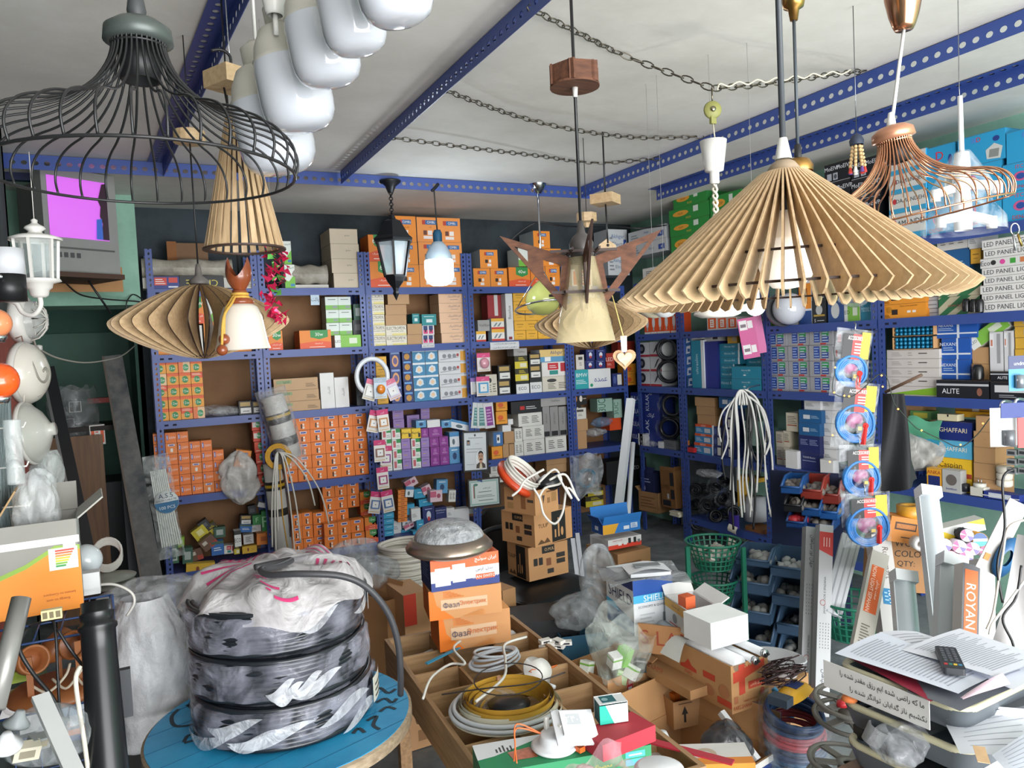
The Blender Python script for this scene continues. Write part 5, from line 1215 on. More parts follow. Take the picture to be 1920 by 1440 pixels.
m=MB();m.tube(spline([ad(118,525,4.3),ad(150,552,4.5),ad(200,561,4.7),ad(262,566,4.85),ad(268,575,4.9)],6),.005,blackm);m.tube([ad(158,515,4.3),ad(208,588,4.4)],.006,blackm)
m.tube(spline([ad(268,562,4.9),ad(250,552,4.9),ad(238,565,4.85),ad(237,582,4.85)],6),.004,blackm)
solo('black_cable',m,'black cables sagging from the television towards the rack','cable')
m=MB();m.tube(spline([ad(50,590,2.8),ad(64,640,2.9),ad(73,654,3.0),ad(110,672,3.4),ad(160,680,4),ad(205,674,4.6),ad(232,665,5),ad(262,640,5.4)],6),.004,mat('#b9b6ab',.5,0,0))
m.lathe([(0,-.012),(.012,-.008),(.012,.008),(0,.012)],plw,10,T(*ad(73,652,3.0)));solo('white_cable',m,'white flex with inline switch sagging across the alcove','cable')
P=ad(74,548,2.2);s=2.2/FPX
r_=thing('wall_lantern','white six-sided wall lantern on a curved arm','lantern',P)
MB().lathe([(r*s,z*s)for r,z in((44,96),(45,100),(30,106),(14,108),(11,113),(18,118),(16,122),(9,126),(5,129),(6,134),(0,138))],plw,28).build('roof',r_)
m=MB()
for k in range(6):
 a=.3+k*pi/3;m.bar(V(32*s*cos(a),32*s*sin(a),22*s),V(37*s*cos(a),37*s*sin(a),98*s),5*s,5*s,plw)
m.build('frame',r_)
MB().lathe([(31*s,22*s),(36*s,98*s)],glass('#d8e8e6',.05,.18),6,R(.3),False).build('glass_panes',r_)
MB().lathe([(r*s,z*s)for r,z in((36,24),(38,20),(24,16),(22,8),(17,4),(15,-6),(10,-10),(0,-10))],plw,24).build('base',r_)
MB().tube(spline([V(0,0,-8*s),V(0,0,-26*s),CR*(-14*s)+V(0,0,-42*s),CR*(-34*s)+V(0,0,-38*s),CR*(-46*s)+V(0,0,-20*s),CR*(-70*s)+V(0,0,-14*s)],6),4.5*s,plw,10).build('arm',r_)
MB().tube([V(0,0,136*s),V(0,0,260*s)],.0012,plw).build('string',r_)
P=ad(18,565,2.0);s=2.0/FPX
r_=thing('cylinder_lamp','white and black cylinder wall lamp at the picture edge','wall lamp',P)
MB().lathe([(0,50*s),(29*s,50*s),(29*s,98*s),(0,98*s)],mat('#d2d4d8',.4,0,0),32).build('white_shade',r_)
MB().lathe([(0,0),(29.5*s,0),(29.5*s,49.5*s),(0,49.5*s)],blackm,32).build('black_base',r_)
MB().lathe([(0,0),(4*s,0),(4*s,3*s),(0,3*s)],chrome,12,T(*(-CF*30*s+CR*6*s+V(0,0,42*s)))@R(pi/2,'X')).build('screw',r_)
for x,y,rp,c,w_ in((-8,606,27,'#e08a5c','upper pale orange'),(-2,714,34,'#ea5c1e','lower bright orange')):
 P=ad(x,y,1.7);s=1.7/FPX
 r_=thing('orange_globe_lamp',f'{w_} glass globe at the left picture edge','lamp',P)
 MB().lathe([(rp*s*sin(t*pi/16)+.0001,-rp*s*cos(t*pi/16))for t in range(17)],mat(c,.2,0,0,coat=.5),28).build('glass_globe',r_)
 MB().lathe([(0,0),(12*s,0),(18*s,9*s),(16*s,14*s),(0,14*s)],chrome,20,T(0,0,-rp*s-9*s)).build('chrome_base',r_)
def AX(p,s,yaw=0.,tilt=0.):return T(*p)@R(yaw)@R(pi/2+tilt,'Y')@S(s)
P=ad(42,600,2.6);s=2.6/FPX
r_=thing('bulkhead_lamp','white round bulkhead lamp with wire guard and ribbed glass','wall lamp',P)
M=AX((0,0,0),s,rad(-10))
MB().lathe([(0,-12),(44,-12),(46,-4),(44,10),(36,12)],mat('#d9d8d2',.35,0,0),32,M).build('base',r_)
MB().lathe([(36,10),(34,22),(22,34),(.001,38)],glass('#e4e8e4',.1,.45),28,M).build('ribbed_glass',r_)
m=MB()
for k in range(6):m.tube([M@V(40*cos(a),40*sin(a),10)if j in(0,6)else M@V(40*cos(a)*cos(j*pi/6),40*sin(a)*cos(j*pi/6),10+32*sin(j*pi/6))for j in range(7)for a in(k*pi/6,)],1.4*s,mat('#c8c6be',.4,0,0),5)
m.build('wire_guard',r_)
P=ad(48,700,2.5);s=2.5/FPX
r_=thing('ceiling_plate_lamp','white glass ceiling lamp with grey swirl pattern hung on wall','ceiling lamp',P)
M=AX((0,0,0),s,rad(-18))
MB().lathe([(0,-8),(58,-8),(60,0),(56,6),(0,6)],mat('#c9c7c0',.4,0,0),36,M).build('back_plate',r_)
MB().lathe([(57,6),(52,16),(40,26),(20,33),(.001,35)],mat('#d6d2c6',.25,0,0,coat=.4),36,M).build('glass_dish',r_)
m=MB();sw=mat('#8d8a80',.4,0,0)
def on(u,v):
 r=math.hypot(u,v);z=35.6-30*(r/58)**2.2
 return M@V(u,v,z)
for pts,w_ in(([(-40,-20),(-20,-30),(8,-24),(18,-6),(4,8),(-8,0),(-2,-10)],2.6),([(-46,10),(-20,14),(10,24),(34,12),(44,-8)],3.2),([(-30,30),(0,40),(28,34)],2.2)):
 m.tube([on(p.x,p.y)for p in spline([(a,b,0)for a,b in pts],5)],w_*s,sw,5)
m.build('swirl_pattern',r_)
MB().tube([M@V(-56,0,0),M@V(-70,4,-4),V(-.02,0,66*s)],1.4*s,mat('#6a4a3a',.7,0,0)).build('string',r_)
P=ad(58,812,2.35);s=2.35/FPX
r_=thing('dish_reflector','grey enamel dish reflector lamp hanging on the left wall','lamp',P)
M=AX((0,0,0),s,rad(-14),rad(-8))
MB().lathe([(57,0),(58,4),(52,8),(40,20),(22,30),(12,36),(12,42),(0,42)],mat('#b3b3ab',.3,0,0,coat=.3),36,M).build('dish',r_)
MB().lathe([(54,1),(60,1),(60,-7),(54,-7),(54,1)],mat('#cfcdc6',.35,0,0),36,M).build('rim',r_)
MB().tube([M@V(-58,0,0),V(-.01,0,74*s)],1.2*s,mat('#cfcabc',.6,0,0)).build('string',r_)
m=MB()
def bagf(u,v):a=u*pi*2;r=(.6+.5*sin(v*3.0))*(1+.12*sin(5*a+7*v));return V(26*s*r*cos(a),18*s*r*sin(a),(v-1)*78*s)
m.grid(bagf,18,10,film('#c9d2d0',.4));solo('plastic_bag',m,'bunched clear plastic bag below the grey dish reflector','bag',ad(86,845,2.4))
P=ad(-6,880,1.9);s=1.9/FPX
r_=thing('display_grid','white wire lattice display panel at the left edge','display rack',P,rad(84))
m=MB();wm_=mat('#7d8a8a',.4,.3,0)
for i in range(9):
 m.tube([V(-.12+i*.03,0,-.2),V(-.12+i*.03+.06,0,.2)],.0012,wm_,4);m.tube([V(-.12+i*.03+.06,0,-.2),V(-.12+i*.03,0,.2)],.0012,wm_,4)
m.build('lattice',r_)
MB().box(-.13,.19,.004,.008,-.22,.22,mat('#a9bcc0',.4,0,.1)).build('back_sheet',r_)
for z in(.1,0,-.1):MB().tube([V(.02,0,z),V(.02,-.06,z),V(.02,-.065,z+.012)],.0025,plw,6).build('hook',r_)
m=MB();m.grid(lambda u,v:V(.02*cos(u*6.283)*(1+.2*sin(9*v)),-.04+.02*sin(u*6.283),-.16*v+.12),12,10,film('#cfd4d2',.45));m.build('wrapped_cable',r_)
def board(label,name,a,b,w,t,m,cat,d=V(1,0,0),edge=None,parts=None):
 a,b=Vector(a),Vector(b);z=(b-a).normalized();x=(d-z*d.dot(z)).normalized();y=z.cross(x)
 M=Matrix(((x.x,y.x,z.x,a.x),(x.y,y.y,z.y,a.y),(x.z,y.z,z.z,a.z),(0,0,0,1)));L_=(b-a).length
 mb=MB();mb.box(-w/2,w/2,-t/2,t/2,0,L_,m)
 if edge:mb.box(-w/2-.012,-w/2,-t/2-.006,t/2+.006,0,L_,edge)
 o=mb.build(name);o.matrix_world=M
 return tag(o,label,cat)
alu=metal('#a9acad',.35)
board('narrow black panel with aluminium edge leaning against the left wall','leaning_panel',ad(92,690,3.9)+(ad(178,1085,3.6)-ad(92,690,3.9))*1.55,ad(92,690,3.9),.05,.03,mat('#15171a',.4,0,0),'panel',edge=alu)
board('dusty grey cable trunking length leaning in the alcove','cable_trunking',ad(296,1140,4.6),ad(212,668,5.1),.11,.03,mottled('dusty_grey_metal','#3f4347','#6f6d6a',9,.6,.1),'trunking',edge=mat('#6d625a',.5,.3,.1))
board('grey metal strip leaning beside the dusty trunking','metal_strip',ad(262,1135,4.7),ad(238,840,4.95),.09,.02,mat('#33373c',.5,.2,.1),'strip')
board('brown plywood board standing in the alcove','plywood_board',V(-.36,5.5,0),V(-.36,5.55,1.18),.32,.02,wood('#5d3d22','#7a5430',2,2),'board')
solo('dark_cabinet',MB().box(-.35,.08,0,.4,0,.86,mat('#15171a',.6,0,0)),'dark low cabinet behind the leaning trunking','cabinet',V(-.02,5.6,0))
solo('alcove_shelf',MB().box(-.55,.0,0,.5,0,.03,mat('#2a231e',.7,0,0)),'dark shelf board in the alcove holding wrapped trunking','shelf',V(-.02,5.62,1.2))
for i,(x,y)in enumerate(((141,763),(146,832),(128,795))):
 m=MB();k=.035
 for a,b,c,e in((-k,k,-k,-k+.004),(-k,k,k-.004,k),(-k,-k+.004,-k,k),(k-.004,k,-k,k)):m.box(a,b,0,.5,c,e,plw if i<2 else mat('#9a9c9c',.5,0,0))
 solo('square_duct',m,f'square white duct end wrapped in plastic, {["highest", "lowest", "middle"][i]} in the alcove','duct',ad(x,y,5.0),.1)
m=MB();m.grid(lambda u,v:V(.13*cos(u*6.283)*(1+.2*sin(11*u+9*v)),.1*sin(u*6.283),.22-.5*v+.02*sin(u*30)),24,12,film('#8d8f90',.35));solo('plastic_wrap',m,'torn clear plastic wrapped round the ducts in the alcove','wrap',ad(138,790,5.0))
put_=lambda x,y,d,w,h,dp,st,lab,rz=0:(lambda o:(setattr(o,'location',ad(x,y,d)),setattr(o,'rotation_euler',(0,0,rz)),tag(o,lab,STY[st][6])))((lambda ob:(COL.objects.link(ob),ob)[1])(bpy.data.objects.new(STY[st][5],card(w,dp,h,st))))
put_(180,833,5.0,.09,.13,.1,'orw','orange and white box among ducts in the alcove',.3)
put_(187,755,5.3,.14,.035,.1,'red','flat red box in the dark alcove beside the trunking')
def hangbag(name,label,cat,P,w,h,filmM,fill,rx=0,dz=0.02):
 root=thing(name,label,cat,P,rx)
 m=MB();m.grid(lambda u,v:V((u-.5)*w*(1+.06*sin(7*v)),dz*sin(pi*u)*sin(pi*min(1,v+.1))*-1,-v*h),10,14,filmM)
 m.grid(lambda u,v:V((u-.5)*w*(1+.06*sin(7*v)),dz*.5*sin(pi*u),-v*h),10,14,filmM);m.build('clear_bag',root)
 fill(root)
 return root
def ties(root):
 m=MB();tm=mat('#e6ebe4',.45,0,.08)
 for i in range(26):
  x=-.055+.11*i/25;m.bar(V(x*.8,-.006+.008*(i%3),-.1),V(x*1.05+.008,-.006+.008*(i%3),-.6),.0065,.004,tm)
 m.build('cable_ties',root)
 m=MB();M=T(.02,-.024,-.31)@R(pi/2,'X')
 m.lathe([(0,0),(.073,0),(.073,.001),(0,.001)],mat('#dfe4e2',.4,0,0),32,M)
 m.poly([V(.02+.072*cos(t),-.0258,-.31+.072*sin(t))for t in[pi+i*pi/12 for i in range(13)]],mat('#2a6f9c',.4,0,0))
 m.text('A.S.5',(.02,-.0262,-.268),(1,0,0),(0,0,1),.03,mat('#23405a',.5,0,0));m.text('NYLON CABLE TIE',(.02,-.0262,-.297),(1,0,0),(0,0,1),.012,mat('#23405a',.5,0,0),.12)
 m.text('100 PCS',(.02,-.0265,-.345),(1,0,0),(0,0,1),.02,mat('#e4ecee',.5,0,0),.1);m.build('round_label',root)
hangbag('cable_tie_bag','clear bag of white cable ties with round blue label','cable ties',aY(291,853,DB-.1),.155,.68,film('#dfe4e2',.17),ties).rotation_euler=(0,rad(-5),0)
r_=thing('wrapped_roll','clear-wrapped white roll with black and yellow bands, upper','roll',aY(528,800,DB-.12),0,None,(0,rad(-13),0))
MB().lathe([(0,-.22),(.075,-.22),(.08,0),(.075,.22),(0,.22)],mat('#d6d3cc',.5,0,.05),20).build('roll',r_)
for pf,cc in(([(.082,.03),(.084,.1),(.082,.1)],'#24221c'),([(.082,-.13),(.084,-.07),(.082,-.07)],'#24221c'),([(.0845,.07),(.0845,.09)],'#c8a426')):MB().lathe(pf,mat(cc,.5,0,0),20).build('label_band',r_)
MB().grid(lambda u,v:V(.1*cos(u*6.283)*(1+.08*sin(9*u*6.283)),.1*sin(u*6.283),.27-.54*v),24,8,film('#dedede',.25)).build('clear_wrap',r_)
r_=thing('wrapped_roll','white roll with black and yellow band standing below hanging wires','roll',aY(522,960,DB-.1),0,None,(0,rad(-4),0))
MB().lathe([(0,-.28),(.062,-.28),(.066,0),(.06,.34),(0,.34)],mat('#cfccc5',.5,0,.05),20).build('roll',r_)
for pf,cc in(([(.067,-.02),(.068,.03),(.066,.03)],'#24221c'),([(.066,.16),(.067,.22),(.065,.22)],'#24221c'),([(.0672,.18),(.0672,.2)],'#c8a426')):MB().lathe(pf,mat(cc,.5,0,0),20).build('label_band',r_)
r_=thing('hanging_wire_bundle','bundle of white and brown wires looped over yellow rope on the upright','wire bundle',aY(522,856,DB-.22))
m=MB();yr=mat('#c9962e',.7,0,.2,60)
for k in range(4):m.tube(ring_pts(.06+.008*k,0,20),.006,yr,5,True)
m.xf(R(pi/2-.2,'X'));m.tube([V(0,-.02,-.05),V(.0,-.02,-.4),V(.02,-.02,-.62)],.004,yr);m.build('yellow_rope',r_)
wc=mat('#d2cec4',.5,0,0);bc=mat('#3a2f2c',.5,0,0)
for k,(dx,L_,mm_)in enumerate([(-.07,.6,wc),(-.05,.64,wc),(-.03,.5,wc),(.04,.55,bc),(.1,.6,wc),(.2,.36,wc),(.28,.5,wc),(.06,.66,wc)]):
 MB().tube(spline([V(0,.01,.03),V(dx*.4,-.03,-.02),V(dx*.9,-.02,-L_*.5),V(dx*1.1,-.01,-L_)],6),.0055,mm_,6).build('wire',r_)
wrapm=mottled('dusty_film_wrap','#8a8478','#b5afa2',9,.4,.6)
for x0,x1,y,hp,lab in((274,430,504,34,'long package in dusty grey plastic wrap on the top shelf'),(545,612,518,36,'short end of a grey wrapped package beside the beige boxes')):
 p=aY((x0+x1)/2,y,DB+.1);s=(p-CO).dot(CF)/FPX;w=(x1-x0)*s;h=hp*s
 m=MB();m.grid(lambda u,v:V((u-.5)*w,-.06*cos(v*6.28)*(1+.08*sin(19*u)),h/2+h*.5*sin(v*6.28)*(1+.1*sin(13*u+3*v))),30,16,wrapm);solo('wrapped_package',m,lab,'package',p-V(0,0,.06))
 solo('foam_plank',MB().box(-w/2,w/2,-.05,.1,0,.07,mat('#cfcbc2',.6,0,.05)),'white slab edge under the '+('long' if w>.4 else 'short')+' grey wrapped package','slab',p-V(0,0,.135))
p=aY(352,475,DB+.22);solo('cardboard_box',MB().box(-.07,.13,0,.1,0,.14,mat('#7d5f45',.8,0,.1)).box(-.13,-.07,0,.004,0,.15,mat('#8f5c34',.8,0,.1)),'brown cardboard box with raised flap behind the wrapped package','box',p-V(0,0,.07))
tin=mat('#dc2f5e',.25,.35,.35,30);tg2=mat('#5ca84a',.4,.3,.2,30);rnd=random.Random(12)
r_=thing('tinsel_garland','shiny red and green foil garland hanging beside the wooden tulip lamp','tinsel',ad(512,470,2.5))
for mm,nm,cnt in((tin,'red_foil',95),(tg2,'green_foil',16)):
 m=MB();s=2.5/FPX
 for k in range(cnt):
  t=rnd.random();cx=(8*sin(t*7)+rnd.uniform(-22,22)*(1-.35*t));cz=8-t*140;
  if nm[0]=='g':cz=0-rnd.random()*80;cx=rnd.uniform(-8,10)
  c=CR*(cx*s)+V(0,0,cz*s)+CF*rnd.uniform(-.02,.02);pts=[c+V(rnd.uniform(-1,1),rnd.uniform(-1,1),rnd.uniform(-1,1))*rnd.uniform(6,15)*s for _ in range(3)]
  m.add(pts,[(0,1,2)],mm);m.add([pts[0],pts[2],c],[(0,1,2)],mm)
 m.build(nm,r_)
MB().tube([V(0,0,0),V(0,0,TOP-ad(512,470,2.5).z)],.0006,mat('#8d8c8a',.6,0,0)).build('thread',r_)
# ================================================================ loose goods on the lower shelves
def loose(wall,x,y,wp,hp,st,label,tilt=0.,rec=.05,d=.07,rz=0.,group=None):
 p=aY(x,y,DB+rec)if wall=='B' else aX(x,y,XR+rec)
 s=(p-CO).dot(CF)/FPX
 o=bpy.data.objects.new(STY[st][5],card(wp*s,d,hp*s,st));COL.objects.link(o)
 M=T(*p)@R(WRZ[wall]+rz)@R(rad(tilt),'Y')@T(0,d/2,-hp*s/2)
 o.matrix_world=M
 return tag(o,label,STY[st][6],group)
sty('gnt','#3a6b4c','#2c523a','#4c8060',[('r',.15,.15,.85,.85,'#b9c4ba'),('r',.25,.25,.75,.75,'#4c6a58')],name='lamp_box')
sty('ylw','#d2c22c','#3a3c20','#d8cc50',[('r',.3,.35,.75,.8,'#e8e29a'),('l',.2,.1,.8,.25,1,'#4a4a20')],name='lamp_box')
sty('lim','#8fb52c','#5f7f22','#a0c24a',[('r',.3,.3,.7,.7,'#dfe8b0')],name='lamp_box')
sty('brn','#6a4a38','#4a3428','#7c5a46',[('r',.5,0,1,.4,'#a83a2a'),('r',.15,.5,.45,.8,'#c8c0b0')],name='lamp_box')
sty('blu','#2a68b0','#1f4f8c','#3a7cc4',[('l',.2,.3,.8,.6,2,'#dfe8f0'),('r',0,.8,1,1,'#3a5a4a')],name='lamp_box')
sty('ggl','#2f8a42','#226a32','#45a058',[('t','F',.5,.5,.5,'#a8d8a8')],name='lamp_box')
sty('barc','#dad8d4','#c8602c','#e6e4e0',[('l',.2,.2,.8,.8,6,'#4a4a4a')],name='lamp_box')
sty('org3','#e8862c','#c86c20','#ee9c50',[('r',.3,.3,.7,.7,'#b85a1c')],name='lamp_box')
sty('ylb','#e2b42c','#c0961f','#e8c450',[('o',.4,.5,.06,.25,'#8a3a1c'),('l',.6,.3,.9,.6,2,'#c89a2a')],name='yellow_box')
for i,a in enumerate([
 (325,1040,18,34,'gnt','green framed box at the shelf corner by the cable tie bag',0),(322,1017,12,16,'lim','small lime box behind the green framed box',0),
 (337,1017,16,20,'lim','lime green box with dark top',4),(352,1042,18,30,'dkg','dark green glass box, second from shelf corner',3),
 (369,1040,20,22,'brn','dark brown box with grey label',-12),(376,1000,26,24,'ylw','yellow and green box tilted on the heap',-32),
 (391,1018,28,22,'brn','brown and red box sliding down the heap',-34),(383,985,18,18,'dk','black box with white print on top of heap',-30),
 (399,992,18,22,'yb','olive box leaning on top of the heap',-30),(408,1028,22,26,'blu','bright blue box with dark green lid',0),
 (412,998,20,20,'dkg','dark green box behind the bright blue one',2),(431,1030,20,16,'rw','white and orange-red box low on the shelf',3),
 (446,1010,12,30,'bkg','tall grey and black box standing in the heap',0),(444,1030,10,18,'yb','small olive box beside the barcode box',0),
 (466,1011,18,18,'barc','white box end with barcode',0),(461,991,22,14,'blu','blue box lying above the barcode box',8),
 (461,975,20,18,'blk','black and blue box below green one',6),(473,957,14,18,'dk','small black box high in the heap',-4),
 (482,975,16,18,'ggl','green box with pale letter',0),(497,978,12,40,'ggl','bright green tall box by the upright',0),
 (480,990,18,14,'white','silver white box beneath the green one',0),(497,948,26,9,'whp','white narrow box lying tilted at the top',18),
 (494,1010,24,22,'org3','orange box with dark top at heap end',2),(468,1030,26,14,'ylb','yellow box under the barcode box',0)]):
 loose('B',a[0],a[1],a[2],a[3],a[4],a[5]+', lowest shelf',a[6],.04+.035*(i%3)+(.05 if a[1]<1000 else 0))
loose('B',376,1067,50,22,'ylb','long yellow box in front of the dark heap, lowest shelf',5,.0,.06)
for a in[(768,986,22,10,'pnk','pink box tipped over on top of the blue heap',-20),(771,905,24,16,'pnk','pink and white box tilted highest in the heap',-25),
  (800,918,18,16,'pnk','pink printed box tilted in the middle',-20),(818,930,24,22,'pnk','pale pink box beside the white one',2),
  (829,912,22,26,'lbl','blue box standing high beside the certificate',4),(768,922,16,20,'lbw','light blue box on the left of the heap',8),
  (787,925,22,18,'cy','turquoise box in the middle of the heap',0),(798,942,26,14,'cy','turquoise box lying flat in the middle',-3),
  (770,955,16,20,'cy','turquoise box under the light blue one',0),(780,965,18,24,'white','white socket box standing in the heap',0),
  (804,966,24,34,'rbulb','dark patterned box standing in the heap',0),(827,962,22,22,'nvt','white and navy switch box in the heap front',0),
  (845,962,16,20,'white','white module box beside the navy switch box',0),(848,930,14,22,'diag','cream box leaning by the certificate',6),
  (764,980,20,18,'lbw','light blue box low in the heap',0),(788,985,14,20,'cy','blue box low in the heap middle',0),
  (745,988,16,24,'white','small white box bottom of the heap',0),(762,1000,20,16,'cy','small cyan box bottom of the heap',0),
  (785,1002,22,14,'cy','cyan box beside the dome lamp',0),(866,970,30,34,'whp','larger white box below the green-bordered certificate',0),(885,958,26,10,'whp','flat white box under the certificate frame',0)]:
 loose('B',a[0],a[1],a[2],a[3],a[4],a[5]+', third bay',a[6],.05+random.uniform(0,.12))
for i in range(8):loose('B',755,975-i*7.6,18,7,'org3',f'thin orange box, {ORD[i]} from bottom of thin stack',0,.1,.08,0,'thin orange boxes')
for i in range(4):loose('B',729,1000-i*11,20,10,'cy',f'flat blue box beside upright, {ORD[i]} from bottom',0,.03,.08,0,'flat blue boxes')
def bag(name,label,cat,P,sx,sy,sz,fm,seed=0,amp=.22,n=40,group=None):
 rnd=random.Random(seed);ph=[rnd.uniform(0,6.28)for _ in range(6)]
 def fn(u,v):
  a=u*2*pi;th=v*pi;c=sin(th)**.75
  k=1+amp*(.5*sin(3*a+ph[0]+4*v)+.7*abs(sin(2.5*a+ph[1]-5*v))+.4*abs(sin(4*a+ph[2]+8*v))-.5+.16*sin(13*a+11*v))
  return V(sx*c*k*cos(a),sy*c*k*sin(a),sz*(-cos(th))*(1+.1*sin(2*a+ph[3]))+sz)
 return solo(name,MB().grid(fn,n,24,fm),label,cat,P,0,group)
gf=film('#dfe3e4',0.26)
bag('plastic_bag','clear plastic bag lying beside orange bulb boxes','bag',V(aY(405,785,DB+.06).x,DB+.2,SH[2]),.12,.06,.035,gf,1)
bag('plastic_bag','clear plastic bag hanging over shelf edge below others','bag',V(aY(432,788,DB+.04).x,DB+.1,SH[2]),.13,.05,.03,gf,2)
bag('plastic_bag','white crumpled plastic bag hanging off the orange box shelf','bag',aY(452,942,DB-.03),.1,.06,.17,film('#e2dfd9',.5),3,.5)
loose('B',455,860,28,32,'oc1','white box with small picture on the crumpled plastic bag',12,.03,.1)
def frame(name,label,P,w,h,fn,tilt=0.,rz=0.):
 root=thing(name,label,'picture frame',P,0,None,(rad(-4),rad(tilt),rz))
 m=MB();b=.012;fm=fn[0]
 m.box(-w/2,w/2,0,.015,0,b,fm).box(-w/2,w/2,0,.015,h-b,h,fm).box(-w/2,-w/2+b,0,.015,b,h-b,fm).box(w/2-b,w/2,0,.015,b,h-b,fm);m.build('frame',root)
 m=MB();m.box(-w/2+b,w/2-b,.008,.012,b,h-b,mat(fn[1],.35,0,0,coat=.3));prints(m,fn[2],(-w/2+b,.0078,b),(1,0,0),(0,0,1),w-2*b,h-2*b,(0,-1,0));m.build('certificate',root)
 return root
P=aY(893,884,DB-.04)
por=[('r',.46,.9,.54,.96,'#5a5a5a'),('l',.2,.84,.85,.88,1,'#8a8c90'),('r',.12,.66,.28,.8,'#7a8088'),('o',.2,.74,.05,.045,'#b08a70'),('o',.2,.78,.055,.025,'#222'),('t','پروانه کسب',.58,.7,.03,'#4a4a4e'),
 ('l',.1,.55,.8,.58,1,'#77797d'),('l',.1,.47,.7,.5,1,'#77797d'),('l',.1,.14,.45,.16,1,'#77797d'),('o',.73,.28,.25,.27,'#b9bcbe'),('o',.73,.28,.235,.255,'#e4e6e6'),
 ('p',[(.52,.04),(.94,.04),(.92,.14),(.8,.2),(.66,.2),(.54,.14)],'#4a3c34'),('p',[(.66,.04),(.8,.04),(.76,.2),(.7,.2)],'#d8c8a8'),('r',.68,.16,.79,.24,'#b98a6c'),('o',.735,.34,.12,.15,'#c69a7c'),
 ('p',[(.61,.36),(.63,.46),(.7,.51),(.79,.5),(.85,.45),(.86,.36),(.83,.42),(.74,.45),(.65,.42)],'#1d1a1a'),('r',.655,.375,.715,.388,'#221c1a'),('r',.755,.375,.815,.388,'#221c1a'),('o',.688,.355,.02,.011,'#2a211c'),('o',.785,.355,.02,.011,'#2a211c'),
 ('p',[(.725,.36),(.745,.36),(.76,.3),(.71,.3)],'#b0835f'),('p',[(.67,.275),(.735,.297),(.8,.275),(.79,.258),(.68,.258)],'#1d1a1a'),('r',.705,.236,.765,.246,'#9a5a4c')]
frame('picture_frame','black-framed certificate with portrait of a moustached man',P,.215,.315,(blackm,'#d7dadc',por),3)
P=aY(910,950,DB-.02)
frame('picture_frame','framed certificate with pale green border beside the carton stack',P,.285,.225,(mat('#3a3230',.4,0,0),'#cfdcd8',[('r',.03,.04,.97,.96,'#9fc0b8'),('r',.07,.09,.93,.91,'#dfe6e2'),('r',.14,.3,.17,.8,'#a84a5a'),('r',.17,.3,.19,.78,'#3f9a6a'),('o',.22,.82,.08,.05,'#5a8a7a'),('l',.3,.5,.75,.56,1,'#6a7472'),('t','لوح تقدیر',.58,.66,.1,'#3a4444'),('l',.25,.3,.85,.42,2,'#8a9492'),('l',.3,.16,.8,.24,1,'#8a9492')]),2,.05)
def card_hang(P,w,h,top,face,ring,label,tilt=0.,cat='blister card',pat='frame'):
 root=thing('blister_card',label,cat,P,0,'carded goods hanging from the shelf edges',(0,rad(tilt),0))
 m=MB();m.box(-w/2,w/2,0,.002,-h,0,mat(face,.4,0,0));ops=[('r',0,.76,1,1,top),('t','آرس',.5,.86,.1,'#f2dce4'),('l',.08,.04,.92,.12,1,'#c8a86a')]
 prints(m,ops,(-w/2,0,-h),(1,0,0),(0,0,1),w,h,(0,-1,0));m.build('card',root)
 if pat=='frame':
  a,b=w*.36,w*.26;cz=-h*.58
  q=MB()
  for x0,x1,z0,z1 in((-a,a,cz-a,cz-b),(-a,a,cz+b,cz+a),(-a,-b,cz-b,cz+b),(b,a,cz-b,cz+b)):q.box(x0,x1,-.012,-.0008,z0,z1,mat(ring,.35,0,0))
  q.box(-b,b,-.009,-.0008,cz-b,cz+b,mat('#e6e4e0',.35,0,0)).lathe([(0,0),(.004,0),(.004,.002),(0,.002)],mat('#555',.4,0,0),8,T(0,-.0095,cz)@R(pi/2,'X'));q.build('switch_plate',root)
 else:
  MB().lathe([(w*.34*sin(t*pi/8)+.0001,-w*.34*cos(t*pi/8))for t in range(9)],mat(ring,.25,0,0,coat=.4),16,T(0,-.02,-h*.55)@S(1,.6,1.1)).build('egg_lamp',root)
 bk_=DB+.003-P.y;MB().tube([V(0,-.004,.008),V(0,bk_,.012)],.002,metal('#9a9a9e')).build('hook',root)
 return root
MG='#c8286a'
for x,y,d_,ring,tl,w_ in((705,770,.16,'#c08a4a',14,'amber switch, tilted one of the upper pair'),(716,768,.2,'#c0803a',-4,'amber switch, front one of the upper pair'),
       (711,825,.18,'#8a5a44',0,'brown switch, second cluster down'),(724,836,.15,'#8a3a8a',3,'purple switch, second cluster down'),
       (716,876,.18,'#a02a6a',-2,'magenta switch, third cluster down'),(707,922,.16,'#5a7aa8',12,'blue switch, tilted one at the bottom'),(724,920,.2,'#4a6fa4',-6,'blue switch, front one at the bottom')):
 s=4.9/FPX;card_hang(aY(x,y,DB-d_),25*s,46*s,MG,'#e2dcd6',ring,f'hanging blister card with {w_}',tl)
for x,y,d_,ring,face,tl,w_ in((700,712,.16,'#e2e0da','#d4d2cc',18,'grey switch on tilted card beside tube lamp'),(712,708,.2,'#e8892a','#c4d4e2',0,'orange egg lamp below the round tube'),(728,712,.15,'#dfe2e8','#d8c8d8',-20,'white switch on tilted card')):
 s=4.9/FPX;card_hang(aY(x,y,DB-d_),27*s,44*s,'#a8b8c8' if 'egg' in w_ else '#d8708a',face,ring,f'hanging card with {w_}',tl,pat='egg' if 'egg' in w_ else 'frame')
for x,y,h,ring,top,w_ in((906,662,40,'#d89aa8','#d84a80','pink and white toy lamp'),(905,706,42,'#4a9cc8','#d84a80','blue and yellow sockets, lower'),(894,708,36,'#c8d0d4','#8a6ab0','grey switch, half hidden')):
 s=5.1/FPX;card_hang(aY(x,y,DB-(.12 if x>900 else .07)),31*s,h*s,top,'#ddd6d4',ring,f'hanging card with {w_}',0,pat='egg' if 'toy' in w_ else 'frame')
